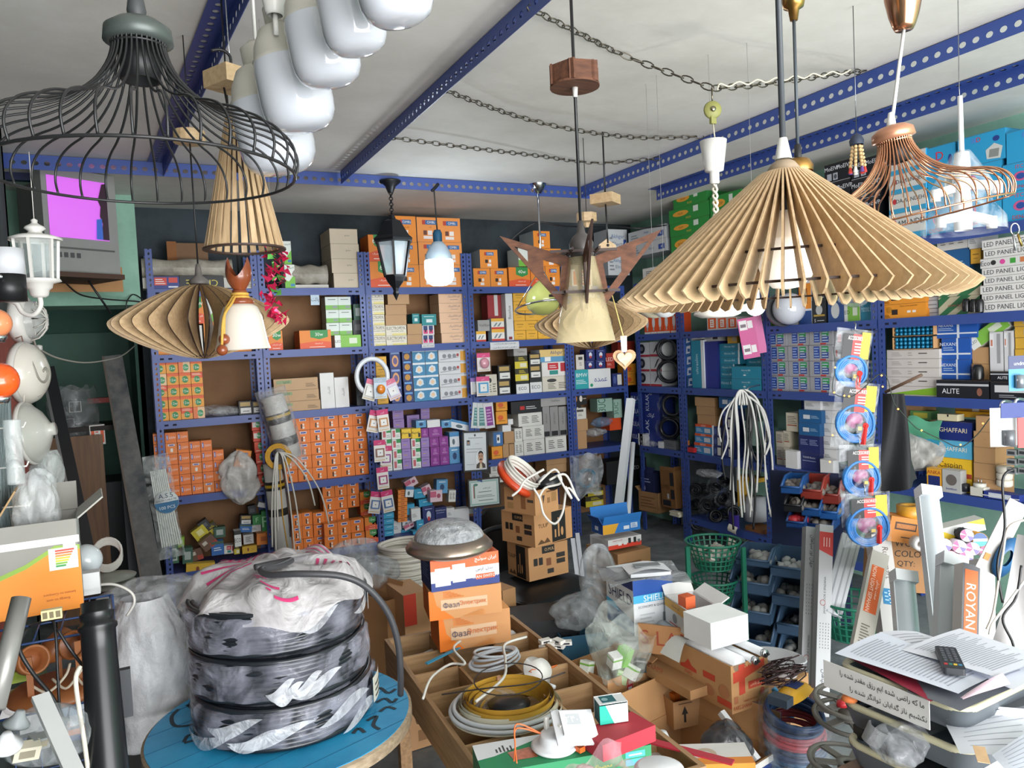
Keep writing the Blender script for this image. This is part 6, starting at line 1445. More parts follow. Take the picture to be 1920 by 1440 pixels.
sty('tst','#dcd8dc','#c8c4c8','#e2dee2',[('r',.2,.1,.85,.85,'#8a3a8c'),('l',.26,.2,.78,.78,5,'#c8a0c8')]);sty('tst2','#d2d6d4','#c8c4c8','#e2dee2',[('r',.2,.1,.8,.8,'#5a8a88'),('l',.26,.2,.78,.78,5,'#a8c8c4')])
for i,(x,st,tl)in enumerate(((894,'tst2',8),(904,'tst2',3),(917,'tst',-3))):
 o=loose('B',x,779,20,48,st,f'hanging tester card under the shelf, {ORD[i]} from left',tl,-.009-.005*i,.004);o.name='tester_card';o['category']='blister card'
s=4.8/FPX;P=aY(698,706,DB-.13)
r_=thing('circular_tube','round white fluorescent tube lamp hung on the shelf edge','light tube',P)
MB().tube([V(34*s*cos(t),0,38*s*sin(t))for t in(2*pi*i/48 for i in range(48))],5.2*s,mat('#e2e6ea',.25,0,0,coat=.3),12,True).build('glass_tube',r_)
MB().box(-7*s,7*s,-6*s,6*s,-45*s,-31*s,plw).build('connector',r_)
MB().tube([V(2*s,0,40*s),V(2*s,.0,52*s)],.0015,chrome).build('hook',r_)
def note(wall,x0,y0,x1,y1,lines,label,rz=0.,col='#d9dadb',off=-.012):
 p=aY((x0+x1)/2,(y0+y1)/2,DB+off);s=(p-CO).dot(CF)/FPX;w,h=(x1-x0)*s*.94,(y1-y0)*s
 m=MB();m.grid(lambda u,v:V((u-.5)*w,-.006*sin(v*3),(v-.5)*h),6,4,mat(col,.7,0,.03))
 for i,t in enumerate(lines):m.text(t,(0,-.0075,h*(.5-(i+.5)/len(lines))),(1,0,0),(0,0,1),h/len(lines)*.5,mat('#4a4c50',.7,0,0),w*.9)
 return solo('paper_note',m,label,'note',p,rz)
note('B',914,641,978,655,['فقط حکم خدا جهان مقدر بر کار است','از گناه هر بی‌ گناهان گذر کردگار است'],'white paper note with two Persian lines on the shelf edge')
note('B',789,645,816,652,['قیمت: ۳۵۰ سوم'],'small white price strip below the tape boxes')
note('B',582,553,599,572,['پاکت'],'small blue-white price tag below the second shelf',0,'#c9dbe8')
coilm=mat('#15161a',.35,0,0)
def coil(name,label,P,R_,r,n,m,rot,cat='cable coil',wrap=None,group=None,sp=.9):
 root=thing(name,label,cat,P,0,group,rot)
 rnd=random.Random(int(P[0]*977+P[2]*431));q=MB()
 for k in range(n):
  rr=R_-rnd.uniform(0,2.4)*r;zz=(k-n/2)*r*sp;ph=rnd.uniform(0,6)
  q.tube([V(rr*cos(t)*(1+.03*sin(2*t+ph)),rr*sin(t),zz+r*.6*sin(t+ph))for t in(2*pi*j/26 for j in range(26))],r,m,6,True)
 q.build('cable',root)
 if wrap:MB().grid(lambda u,v:V((R_+2.2*r+.01*sin(13*u*6.28))*cos(u*6.283),(R_+2.2*r)*sin(u*6.283),(v-.5)*n*r*1.5),30,4,wrap).build('plastic_wrap',root)
 return root
tr_=pi/2
for i,(x,y,rp)in enumerate(((1252,655,20),(1254,696,22),(1262,760,22),(1256,802,20))):
 p=aX(x,y,XR+.02);s=(p-CO).dot(CF)/FPX
 coil('cable_coil',f'black cable coil hanging at the corner rack, {ORD[i]} from top',p,rp*s,.009,9,coilm,(tr_,0,rad(-50)),wrap=film('#c8ccd0',.12)if i>1 else None,group='black cable coils in the corner')
rnd=random.Random(5)
for i in range(14):
 x=1306+(i%5)*17+rnd.uniform(-3,3);y=980-(i//5)*30+rnd.uniform(-4,4)-4*(i%5);p=aX(x,y,XR+.05+.11*(i%2))
 coil('cable_coil',f'bagged black cable coil in heap, {ORD[i % 5]} from corner side, {["bottom", "middle", "top"][i // 5]} layer',p,.045,.009,6,coilm,(rnd.uniform(.6,1.6),rnd.uniform(-.5,.5),rnd.uniform(-1.4,0)),wrap=film('#9aa0a4',.14),group='black cable coils heaped on the shelf')
bag('plastic_bag','clear bag of white plastic pieces on the black coils','bag',aX(1330,895,XR+.06),.05,.12,.03,film('#d8dadb',0.37),21,.3)
bag('plastic_bag','clear bag of grey fittings beside the orange box','bag',aY(1115,818,DB+.06),.1,.07,.035,film('#cfd4d6',0.34),22,.3)
bag('plastic_bag','clear bag of fittings with blue and red edge, corner shelf','bag',aY(1128,800,DB+.04),.09,.06,.04,film('#8fb0d0',0.31),23,.3)
bag('plastic_bag','clear bag of white sockets on the corner shelf','bag',aX(1220,838,XR+.04),.05,.1,.03,film('#dfe2e2',0.31),24,.3)
r_=coil('bagged_blue_coil','large clear bag holding a blue cable coil on the corner rack',aY(1100,897,DB-.06),.082,.007,7,mat('#2a7fa0',.4,0,0),(tr_,0,0))
for c in r_.children:c.name='blue_cable'
m=MB();m.grid(lambda u,v:V((u-.5)*.27*(1+.1*sin(6*v)),(v-.5)*-.34+.03-.02*sin(9*u),.03+.012*sin(11*u+7*v)),12,14,film('#c2c8cc',.38));m.grid(lambda u,v:V((u-.5)*.27,(v-.5)*-.34+.03,-.035+.01*sin(9*u)),10,10,film('#c2c8cc',.3));m.build('clear_bag',r_)
MB().box(-.012,.012,-.01,.012,.044,.046,mat('#e6e6e4',.5,0,0)).build('price_label',r_)
a_=[((1158,968),(1183,748),14,'thick white fluorescent batten leaning at the corner'),((1178,966),(1187,830),9,'thin white fluorescent tube leaning beside the batten')]
for(bx,by),(tx,ty),wp,lab in a_:
 b=ad(bx,by,5.15);t=ad(tx,ty,5.35);b=t+(b-t)*((t.z-.003)/(t.z-b.z));m=MB()
 if wp>10:m.bar(b,t,wp*5.2/FPX,.04,mat('#cfd2d4',.4,0,.02))
 else:m.tube([b,t],wp*2.6/FPX,mat('#d6dadd',.25,0,0),12)
 solo('tube_lamp',m,lab,'tube lamp')
loose('R',1852,624,82,26,'gwb','white and green lamp box lying tilted on kraft boxes',-33,.06,.08)
loose('B',866,798,50,16,'lbw','long white and blue box leaning above the blue boxes',16,.06,.06)
q=MB();q.tube(spline([ad(955,452,5.2),ad(1004,418,5.2),ad(1060,424,5.3),ad(1150,425,5.6),ad(1200,428,5.7),ad(1250,422,5.6)],6),.006,blackm)
solo('wall_cable',q,'black cable running along the wall above the top shelf, toward the corner','cable')
# ---------------------------------------------------------------- cartons seen corner-on
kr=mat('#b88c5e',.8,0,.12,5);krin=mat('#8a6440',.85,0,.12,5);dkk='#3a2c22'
def corner_frame(N,L,Rr,yb,z,sL=None,sR=None):
 """horizontal frame whose origin is the carton's near bottom corner; x runs along the right face, y along the left face"""
 n,l,r=aZ(N[0],N[1],z),aZ(L[0],L[1],z),aZ(Rr[0],Rr[1],z)
 a,b=l-n,r-n;ta,tb=atan2(a.y,a.x),atan2(b.y,b.x);e=((ta-tb)-pi/2)/2
 h=(yb-N[1])*(n-CO).dot(CF)/FPX
 return T(n.x,n.y,z-h)@R(tb+e),sL or a.length,sR or b.length,h
def carton(name,label,N,L,Rr,yb,z,f='#b98a5c',pR=(),pL=(),open_=False,flaps=(),sL=None,sR=None,top=None,left=None,cat='box',group=None,hadd=0,tilt=0):
 M,wl,wr,h=corner_frame(N,L,Rr,yb,z,sL,sR)
 root=thing(name,label,cat,(0,0,0),0,group);root.matrix_world=M@T(0,0,-hadd)@R(tilt,'X');h+=hadd
 mf,ml,mt=mat(f,.7,0,.08,6),mat(left or f,.7,0,.08,6),mat(top or f,.7,0,.08,6);t=.004;m=MB()
 if open_:
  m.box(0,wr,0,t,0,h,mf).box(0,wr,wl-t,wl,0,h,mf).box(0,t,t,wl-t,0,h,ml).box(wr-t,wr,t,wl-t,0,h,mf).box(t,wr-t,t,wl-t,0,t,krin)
 else:
  m.box(0,wr,0,wl,0,h,None,None,[mf,mf,ml,mf,mt,mf]);m.box(-.0006,wr+.0006,wl*.49,wl*.51,h-.06*h,h+.0006,mat('#9a7448',.5,0,0))if f==KRAFT else None
 prints(m,pR,(0,0,0),(1,0,0),(0,0,1),wr,h,(0,-1,0));prints(m,pL,(0,wl,0),(0,-1,0),(0,0,1),wl,h,(-1,0,0))
 m.build('body',root)
 for side,ang,ln in flaps:
  q=MB();a=rad(ang)
  if side=='near':q.box(0,wr,-.002,.002,0,ln,mf,T(0,0,h)@R(a,'X'))
  if side=='far':q.box(0,wr,-.002,.002,0,ln,mf,T(0,wl,h)@R(-a,'X'))
  if side=='left':q.box(-.002,.002,0,wl,0,ln,ml,T(0,0,h)@R(-a,'Y'))
  if side=='right':q.box(-.002,.002,0,wl,0,ln,mf,T(wr,0,h)@R(a,'Y'))
  q.build('flap',root)
 return root
omR=[('r',.34,.74,.66,.96,'#1c1a18'),('t','O.M.R.I',.54,.85,.09,'#c8a070'),('r',.12,.42,.22,.64,'#1c1a18'),('r',.25,.42,.35,.64,'#1c1a18'),('r',.44,.36,.56,.58,'#7a4a2c'),('r',.7,.54,.92,.68,'#2a2420'),('r',.7,.36,.92,.5,'#2a2420'),('r',.46,.12,.62,.26,'#2a2420')]
def omS(x0,x1):return[('r',x0,.02,x1,.98,'#1c1a18'),('r',x0+.07,.15,x0+.11,.4,'#b98a5c'),('r',x0+.16,.15,x0+.2,.75,'#b98a5c'),('o',x0+.27,.3,.035,.14,'#b98a5c'),('t','TULIP',(x0/2 if x0>.3 else(1+x1)/2),.62,.12,'#4a3422'),('p',[(.06,.06),(.16,.2),(.24,.1),(.32,.22),(.4,.06)],'#5a4028')]
P=aZ(1000,1100,.5)
r_=thing('office_chair','black office chair carrying three stacked lamp cartons','chair',(1.68,3.32,0),rad(18))
lea=mat('#141517',.45,0,.1,8)
def cushion(w,d,h,n=10):return MB().grid(lambda u,v:V(w*(u-.5)*(1-.06*(2*v-1)**2),d*(v-.5)*(1-.06*(2*u-1)**2),h*(1-(2*u-1)**6)*(1-(2*v-1)**6)),n,n,lea).box(-w/2*.94,w/2*.94,-d/2*.94,d/2*.94,-.03,.004,lea)
cushion(.5,.48,.03).xf(T(0,0,.445)).build('seat',r_)
cq=ad(968,1012,4.2);cushion(.38,.38,.05).xf(r_.matrix_basis.inverted()@T(*cq)@R(atan2(CR.y,CR.x))@R(pi/2,'X')).build('backrest',r_)
for sy in(1,):MB().tube(spline([V(-.2,sy*.27,.42),V(-.1,sy*.3,.5),V(-.05,sy*.3,.64),V(.12,sy*.3,.66),V(.2,sy*.29,.6),V(.18,sy*.27,.42)],5),.014,lea).build('armrest',r_)
MB().tube([V(0,0,.06),V(0,0,.42)],.03,metal('#3a3b3e',.4),12).build('column',r_)
m=MB()
for k in range(5):a=k*1.2566;m.bar(V(0,0,.08),V(.28*cos(a),.28*sin(a),.05),.04,.03,lea)
m.build('star_base',r_)
carton('cardboard_carton','brown lamp carton with black bulb panel, bottom of three on chair',(990,1028),(936,1018),(1075,1017),1092,.655,KRAFT,omR,omS(.42,.86),group='lamp cartons stacked on the chair')
carton('cardboard_carton','brown lamp carton with black bulb panel, middle of three on chair',(1001,967),(935,957),(1076,950),1028,.825,KRAFT,omS(.45,.82),omR,group='lamp cartons stacked on the chair')
c_=carton('cardboard_carton','torn open brown carton full of white wire, top of three',(1002,921),(936,915),(1052,912),968,.965,KRAFT,[('p',[(.3,.75),(.42,.75),(.36,.4)],'#4a4038'),('r',.52,.4,.64,.62,'#8a6440'),('r',.7,.42,.92,.8,'#9a7448'),('l',.5,.8,.9,.95,1,'#6a4a30')],[('r',.55,.2,.7,.95,'#8a5c38'),('r',.1,.5,.3,.62,'#4a4038'),('r',.12,.15,.3,.4,'#a27c50'),('r',.76,.5,.95,.62,'#4a4038')],True,group='lamp cartons stacked on the chair')
wr_=mat('#d6d4cc',.5,0,0)
P=ad(972,895,3.48)
r_=thing('cable_reel','orange flanged reel of white cable in the torn carton','cable reel',P,0,None,(0.5,.6,0))
MB().lathe([(0,-.03),(.1,-.03),(.11,-.015),(.11,.0),(0,.0)],mat('#c8441c',.4,0,.05),28).build('orange_flange',r_)
m=MB()
for k in range(9):m.tube(ring_pts(.085+.003*(k%3),.006+.005*k,26),.005,wr_,5,True)
m.build('white_cable',r_)
rnd=random.Random(11)
for k,pts in enumerate([[(1010,905),(1040,880),(1052,905),(1022,915),(1010,935)],[(1030,900),(1060,890),(1080,930),(1085,938),(1064,915),(1055,960),(1040,982),(1020,965),(1012,935),(1000,915)],[(1045,890),(1062,920),(1072,935),(1060,912)],[(960,930),(974,918),(985,900),(1020,880)]]):
 solo('white_wire',MB().tube(spline([ad(x,y,3.36-.02*k)for x,y in pts],6),.0055,wr_,6),f'loose white wire spilling from the torn carton, {["short loop", "long loop hanging over black panel", "thin strand", "strand by the orange reel"][k]}','wire')
solo('black_bag',MB().grid(lambda u,v:V(.07*cos(u*6.28)*sin(v*3.14),.05*sin(u*6.28)*sin(v*3.14),.05-.1*v),14,8,mat('#18191b',.3,0,0)),'black pouch among the white wire in the torn carton','pouch',ad(1030,905,3.5))
carton('cardboard_carton','flat brown carton under the white and red box',(1158,1040),(1091,1022),(1224,1028),1078,.42,'#a87e54',[('l',.05,.1,.95,.9,8,'#7a5636')],[('l',.1,.3,.7,.8,4,'#7a5636')],hadd=.3)
carton('switch_carton','white and red switch box with black pictures by the corner',(1140,1014),(1103,1003),(1205,1003),1033,.5,'#dcdad8',[('r',0,0,1,.42,'#d8402c'),('r',.3,.3,.4,.62,'#e6e6e4'),('r',.46,.3,.56,.62,'#e6e6e4'),('r',.6,.35,.68,.9,'#2a2a2c'),('r',.76,.35,.84,.9,'#2a2a2c'),('r',.88,.3,.96,.62,'#777'),('t','SMART SYSTEM',.28,.82,.12,'#b83a2a')],[('l',.1,.1,.8,.8,5,'#9a9a98')])
carton('switch_carton','open blue switch box with yellow corner and raised flaps',(1130,985),(1106,978),(1204,975),1004,.59,'#2a78c4',[('p',[(0,0),(.3,0),(.42,.95),(0,.95)],'#e0a52c'),('r',.55,.25,.7,.6,'#dfe6ee'),('r',.74,.3,.92,.8,'#cfdbe6'),('l',.76,.35,.9,.75,3,'#2a68b0')],[('r',.3,.3,.6,.7,'#dfe6ee')],True,[('near',20,.05),('left',30,.05),('far',10,.08)],left='#22509a')
for i,(b,t,wp,c)in enumerate((((1086,1090),(1076,1010),14,'#9a9ea6'),((1092,1085),(1082,1000),8,'#8a8e96'))):
 solo('steel_profile',MB().bar(ad(b[0],b[1],3.9),ad(t[0],t[1],4.0),wp*.0027,.02,mat(c,.35,.6,0)),f'grey steel profile standing between chair and boxes, {["wide", "narrow"][i]} one','profile')
pr=[('p',[(.05,.62),(.3,.66),(.9,.82),(.9,.98),(.6,.92),(.05,.85)],'#b8412c'),('r',.2,.35,.36,.98,'#b8412c'),('t','PACK',.55,.88,.12,'#b8412c'),('r',.45,.42,.92,.58,'#b8412c'),('t','تولیدی پارس',.7,.5,.08,'#e6c8a8'),('r',.3,.22,.7,.36,'#b98a5c'),('o',.82,.3,.06,.08,'#b8563c'),('t','PARS SHAHAB LAMP CO',.5,.1,.085,'#a04a30',0,1),('t','MADE IN IRAN',.5,.2,.04,'#a04a30'),('r',.06,.2,.16,.34,'#a86a48')]
prl=[('p',[(.4,.55),(.46,.6),(.5,.72),(.54,.6),(.6,.55),(.6,.48),(.4,.48)],'#b8412c'),('t','PARS',.5,.42,.08,'#b8412c'),('r',.68,.5,.82,.64,'#b8412c'),('r',.84,.1,1,.24,'#b8412c'),('o',.75,.28,.06,.12,'#a8704c'),('r',.36,.12,.42,.3,'#a8704c'),('r',.52,.15,.57,.34,'#b0603c'),('o',.92,.4,.06,.14,'#a8704c')]
carton('cardboard_carton','long brown carton with red sunburst print, holding lamp tubes',(1370,1250),(1212,1179),(1442,1230),1342,.6,'#b5885a',pr,prl,True)
M_,wl_,wr2,h_=corner_frame((1370,1250),(1212,1179),(1442,1230),1342,.6)
tp_=mat('#dfe2e4',.3,0,0);steel=metal('#b8babd',.3)
def along(x,z,y0,y1):return M_@V(x,y0,h_+z),M_@V(x,y1,h_+z)
a,b=along(.035,.0,.0,.42);solo('lamp_tube',MB().tube([a,b],.026,tp_,16),'thick white tube lying in the sunburst carton','tube lamp')
for i,(x,z)in enumerate(((.085,.005),(.105,.03))):
 a,b=along(x,z,-.02*i-.01,.4);e=(a-b).normalized();r_=thing('lamp_tube',f'white fluorescent tube with metal two-pin end, {["lower", "upper"][i]} one','tube lamp',(0,0,0))
 MB().tube([a,b],.013,tp_,14).build('glass_tube',r_);MB().tube([a,a+e*.012],.0128,steel,14).build('end_cap',r_)
 q=MB()
 for sx in(-1,1):q.tube([a+e*.012+V(sx*.005,0,0),a+e*.02+V(sx*.005,0,0)],.0035,blackm,8)
 q.build('pins',r_)
m=MB();m.grid(lambda u,v:M_@V(.0+.05*(u-.3)-.02,.2+.12*v,h_+.01+.03*sin(u*3)-.06*(1-u)),8,6,mat('#d9dcd8',.6,0,.06));solo('paper_sheet',m,'torn white sheet with green leaf print over the sunburst carton','paper')
carton('cardboard_carton','flat brown box with red block lettering behind sunburst carton',(1294,1296),(1215,1233),(1302,1292),1314,.5,'#a97f54',[],[('t','S LAMP',.4,1.5,.6,'#9a4a34',0,1)],sR=.12)
solo('lettered_board',MB().box(0,.24,0,.006,0,.1,mat('#a8794e',.8,0,.1)).text('S LAMP',(.12,-.001,.055),(1,0,0),(0,0,1),.05,mat('#96442e',.7,0,0),.22,True),'cardboard flap with large red letters beside the tubes','cardboard',ad(1198,1222,2.62),rad(-52))
carton('foam_pack','white foam block pack wrapped in clear film on the tubes',(1332,1169),(1294,1158),(1416,1158),1214,.73,'#e4e6e6',hadd=.01,sL=.13,cat='pack',top='#eceeee')
carton('bulb_carton','open white bulb carton with yellow band beside foam pack',(1288,1145),(1246,1116),(1346,1137),1196,.72,'#d9d8d6',[('r',0,0,1,.06,'#c8342c')],[('r',0,.62,1,.98,'#e0a52c'),('t','کم مصرف',.5,.8,.18,'#5a2a1c'),('o',.45,.35,.1,.18,'#8a8a8a'),('r',.2,.08,.7,.12,'#c8342c')],True,[('far',40,.04),('right',60,.05)])
solo('orange_box',MB().box(-.02,.02,-.02,.02,0,.04,mat('#e0683c',.5,0,.05)),'small orange box sticking out of the white bulb carton','box',ad(1288,1138,2.55))
shR=[('r',0,.72,1,1,'#1f4fa0'),('r',0,.58,1,.72,'#4ab0dc'),('t','SHIELD',.55,.65,.11,'#eef4f8',0,1),('t','ECONOMY & QUALITY',.5,.5,.05,'#3a4a5a'),('l',.15,.12,.55,.4,4,'#b8bec2'),('r',.72,.15,.86,.35,'#8a8e92')]
shL=[('r',0,.82,1,1,'#1d2f6a'),('t','SHIELD',.52,.62,.2,'#16264e',0,1),('p',[(0,.45),(1,.25),(1,0),(0,0)],'#1f4f90'),('p',[(0,.45),(.3,.42),(.5,.3),(0,.32)],'#4ab0dc')]
carton('paint_carton','white and blue carton with bold lettering under the grey sleeve',(1186,1090),(1139,1078),(1272,1086),1157,.78,'#d9dde0',shR,shL,hadd=.07,sL=.2)
P=aZ(1205,1078,.80)
r_=thing('grey_sleeve','grey plastic sleeve holding a white switch plate, on the blue carton','packaging',P,rad(-20))
MB().grid(lambda u,v:V((u-.5)*.28,(v-.5)*.22,.012*sin(3*u)+.008*sin(9*v+5*u)),12,10,film('#8d9092',.75,.25)).build('plastic_sleeve',r_)
MB().grid(lambda u,v:V((u-.4)*.15,(v-.5)*.1,.02+.014*sin(pi*u)),8,4,mat('#d8dade',.35,0,0)).box(-.055,.085,-.05,.05,.008,.02,mat('#c8cace',.35,0,0)).build('white_plate',r_)
MB().box(-.03,.06,-.02,.02,.0345,.036,mat('#7a7d80',.4,0,0)).build('grey_insert',r_)
carton('cardboard_carton','open brown carton with red tape holding a plastic bag',(1139,1277),(1068,1240),(1218,1242),1375,.5,KRAFT,[('r',.42,.5,.54,1.0,'#c02c3a'),('r',.44,.62,.52,.72,'#dfe0f0'),('r',.62,.0,1,.1,'#c83a2c'),('l',.66,.5,.86,.75,4,'#7a5636'),('l',.1,.5,.3,.6,1,'#7a5636'),('o',.5,.22,.07,.06,'#8a6440')],(),True,[('right',70,.03)])
P=ad(1165,1262,2.55)
def openbag(u,v):
 a=u*2*pi;r=.062+.05*v+.02*sin(3*a+2)*v+.012*abs(sin(4*a+5*v));r*=min(1,.4+v*6);z=v*(.2+.06*sin(2*a-.6))+.01*sin(9*a)
 return V(r*cos(a),r*.75*sin(a),z)
solo('plastic_bag',MB().grid(openbag,52,22,film('#d2dcd2',.2)),'big open clear bag of green boxes standing in the carton','bag',P-V(0,0,.03))
solo('green_box',MB().box(-.02,.02,-.02,.02,0,.06,mat('#7cc04a',.5,0,.05)),'bright green box inside the big clear bag','box',P+V(0,0,.03),.4,None,(.3,.2,.4))
for i,(x,y,c,w_)in enumerate(((1150,1232,'#e2e4e0','white one'),(1178,1255,'#e4e6e2','white one with a green edge'),(1162,1262,'#b9d2a0','pale green one'),(1198,1245,'#1c1f20','black one'),(1098,1248,'#dfe4da','white and green one at the edge'))):
 solo('small_box',MB().box(-.018,.018,-.018,.018,0,.045,mat(c,.5,0,.05)).box(-.0185,.0185,-.0185,.0185,.03,.036,mat('#7ab04a' if c!='#1c1f20' else '#888',.5,0,0)),f'small box in the bagged carton, {w_}','box',ad(x,y,2.52+.02*i)-V(0,0,.03),.5*i,None,(.3,.5*(i%2),.5*i))
carton('cardboard_carton','small brown carton with black arrow mark below the sunburst carton',(1262,1318),(1240,1296),(1310,1306),1370,.42,'#a87e54',[('p',[(.3,.5),(.42,.8),(.54,.5)],'#1c1814'),('r',.38,.2,.46,.5,'#1c1814'),('l',.2,.86,.7,.95,1,'#5a4028')],(),True)
solo('orange_box',MB().box(-.025,.025,-.02,.02,0,.05,mat('#e0762a',.5,0,.1)),'small orange box inside the arrow-marked carton','box',ad(1262,1305,2.6)-V(0,0,.03),.4)
M2=T(*aZ(1455,1470,.36))@R(rad(4));bw_,bl_,bh_=-.62,.56,.3
r_=thing('cardboard_carton','large open brown carton with blue printed near side, at the bottom','box',aZ(1462,1405,.36)-V(0,0,.3),rad(12))
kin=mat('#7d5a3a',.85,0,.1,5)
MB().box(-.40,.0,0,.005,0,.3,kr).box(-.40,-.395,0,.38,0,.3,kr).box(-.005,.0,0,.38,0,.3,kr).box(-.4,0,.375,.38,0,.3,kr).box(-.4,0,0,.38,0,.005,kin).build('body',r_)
m=MB();m.box(-.40,.0,-.001,0,.1,.3,mat('#1f3a78',.6,0,.05)).box(-.4,0,-.0012,0,.28,.3,mat('#d8d6d0',.6,0,.05));m.text('شرکت صنایع',(-.12,-.002,.2),(1,0,0),(0,0,1),.06,mat('#d8dce6',.6,0,0),.2);m.build('blue_printed_side',r_)
MB().box(-.4,.0,-.002,.002,0,.12,kr,T(0,.38,.3)@R(-.25,'X')).build('flap',r_)
MB().box(-.002,.002,0,.38,0,.11,mat('#1f3a78',.6,0,.05),T(0,0,.3)@R(.12,'Y')).box(.001,.003,.12,.16,.01,.1,mat('#dfe2e8',.6,0,0),T(0,0,.3)@R(.12,'Y')).box(-.004,-.002,0,.38,0,.11,kr,T(0,0,.3)@R(.12,'Y')).build('flap',r_)
bag('plastic_bag','dark grey film bag with a brown part, inside the large open carton','bag',ad(1362,1435,2.2),.07,.06,.06,film('#3a3c40',.72),41,.25)
solo('lamp_tube',MB().bar(ad(1352,1335,2.35),ad(1420,1425,2.25),.018,.018,tp_),'slim white tube leaning inside the large open carton','tube lamp')
solo('flat_box',MB().box(-.13,.13,-.05,.05,0,.02,None,None,[mat('#d88a2c',.5,0,.1),kr,kr,mat('#d88a2c',.5,0,.1),mat('#d9d6d2',.5,0,.1),kr]).box(-.13,.13,-.05,-.02,.0202,.0206,mat('#e08a2c',.5,0,0)).lathe([(.012,.0208),(.026,.0208)],mat('#b9a890',.5,0,0),18,T(.02,0,0)).text('PDB',(-.08,.02,.0215),(1,0,0),(0,1,0),.02,mat('#d87a2c',.5,0,0)),'orange and white flat lamp box in the open carton','box',ad(1310,1428,1.95),rad(-28))
solo('white_lamp',MB().lathe([(.0001,0),(.02,.004),(.026,.02),(.012,.05),(0,.05)],mat('#d8dade',.3,0,0),18),'small white wrapped lamp at the open carton edge','lamp',ad(1243,1405,2.1))
# ================================================================ foreground: cable drum and coils
DR=V(.315,2.19,0);ZT=.6
r_=thing('cable_drum','blue painted wooden cable drum standing on end as a table','cable drum',DR)
bp=mottled('blue_drum_paint','#1b86b8','#2f9fce',5,.45,.15);raw=wood('#8c7a62','#b5a288',4,0,.7)
m=MB();m.lathe([(0,ZT),(.352,ZT),(.352,ZT-.002)],bp,64,smooth=False)
m.lathe([(.352,ZT-.002),(.36,ZT-.006),(.36,ZT-.035),(0,ZT-.035)],raw,64,smooth=False)
for i in range(-3,4):m.box(-math.sqrt(.35**2-(i*.095)**2),math.sqrt(.35**2-(i*.095)**2),i*.095-.001,i*.095+.001,ZT+.0001,ZT+.0006,mat('#155f86',.7,0,0),R(.35))
inkm=mat('#2c3a44',.8,0,0)
def ink(pts,w=.012):
 q=spline([(x,y,ZT+.001)for x,y in pts],6)
 for a,b in zip(q,q[1:]):
  d=(b-a).normalized().cross(V(0,0,1))*w/2;m.poly([a-d,b-d,b+d,a+d],inkm)
def L2(px_,py_):p=aZ(px_,py_,ZT);return(p.x-DR.x,p.y-DR.y)
for st in([(335,1330),(322,1345),(330,1362),(368,1356),(376,1335),(350,1322)],[(362,1312),(356,1325),(376,1335)],[(345,1392),(352,1380),(366,1376),(372,1362)],[(345,1394),(365,1388)],
  [(700,1300),(712,1290),(728,1300),(742,1292)],[(705,1318),(722,1310),(735,1318),(744,1310)],[(712,1335),(726,1326),(742,1330)],[(688,1352),(706,1343),(700,1360),(712,1368)],[(662,1376),(672,1366),(684,1374)]):ink([L2(a,b)for a,b in st],.011)
m.build('top_flange',r_)
MB().lathe([(.2,.05),(.2,ZT-.035)],raw,32).build('core',r_)
MB().lathe([(0,.0),(.36,.0),(.36,.045),(0,.045)],raw,48,smooth=False).build('bottom_flange',r_)
cm=mat('#1d2126',.32,0,.08,30,coat=.2);lf=film('#c6c8d8',.2,.1,7)
for k in range(3):
 z0=ZT+.002+k*.122;R_=(.238,.232,.23)[k]
 r_=thing('cable_coil',f'black cable coil in clear film on blue drum, {["bottom one with paper label", "middle one", "top one with orange-striped label"][k]}','cable coil',(DR.x+.015-.005*k,DR.y+.03,z0),k*.7,'black cable coils on the drum')
 q=MB()
 for i in range(9):
  for rr in(R_,R_-.012):q.tube([V((rr+.0035*sin(3*t+i*1.7))*cos(t),(rr+.0035*sin(2*t+i))*sin(t),.009+i*.0125+.004*sin(2*t+i*.9+k))for t in(2*pi*j/40 for j in range(40))],.0078,cm,6,True)
 q.lathe([(.13,.004),(R_-.014,.004),(R_-.014,.112),(.13,.112),(.13,.004)],cm,32);q.build('cable',r_)
 ph=k*2.1
 def wf(u,v):
  a=u*2*pi;rr=R_+.013+.006*sin(7*a+ph+3*v)*sin(v*3.14)+.004*sin(17*a-8*v)
  if v<.12:rr-=(.12-v)*.3
  if v>.88:rr-=(v-.88)*.5
  return V(rr*cos(a),rr*sin(a),v*.121)
 w_=MB();w_.grid(wf,90,14,lf)
 rnd=random.Random(k+3);wh=film('#e4e7ec',.42,.25,16,'creased_film')
 for j in range(7):
  a0=rnd.uniform(3.2,6.4);L_=rnd.uniform(.25,.9);zz=rnd.uniform(.02,.09)
  w_.grid(lambda u,v:V((R_+.021)*cos(a0+u*L_),(R_+.021)*sin(a0+u*L_),zz+(v-.5)*.035*sin(u*3.14)+.02*sin(u*4+a0)),14,3,wh)
 w_.build('clear_film',r_)
 if k in(0,2):
  a0=-.62-r_.rotation_euler.z if k==0 else-.36-r_.rotation_euler.z;q=MB()
  q.grid(lambda u,v:V((R_+.026)*cos(a0+u*.42),(R_+.026)*sin(a0+u*.42),.03+.07*v),8,3,mat('#d9d7c8' if k==0 else '#dfe0e2',.5,0,0))
  for i in range(3):q.grid(lambda u,v:V((R_+.027)*cos(a0+.06+u*.25),(R_+.027)*sin(a0+.06+u*.25),.04+.016*i+.005*v),5,1,mat('#4a4c44' if k==0 else '#d8703c',.5,0,0))
  q.build('label',r_)
ztop=ZT+.37;bgm=mat('#d6d2d2',.4,0,.06,5)
C0=V(DR.x+.02,DR.y+.04,ztop)
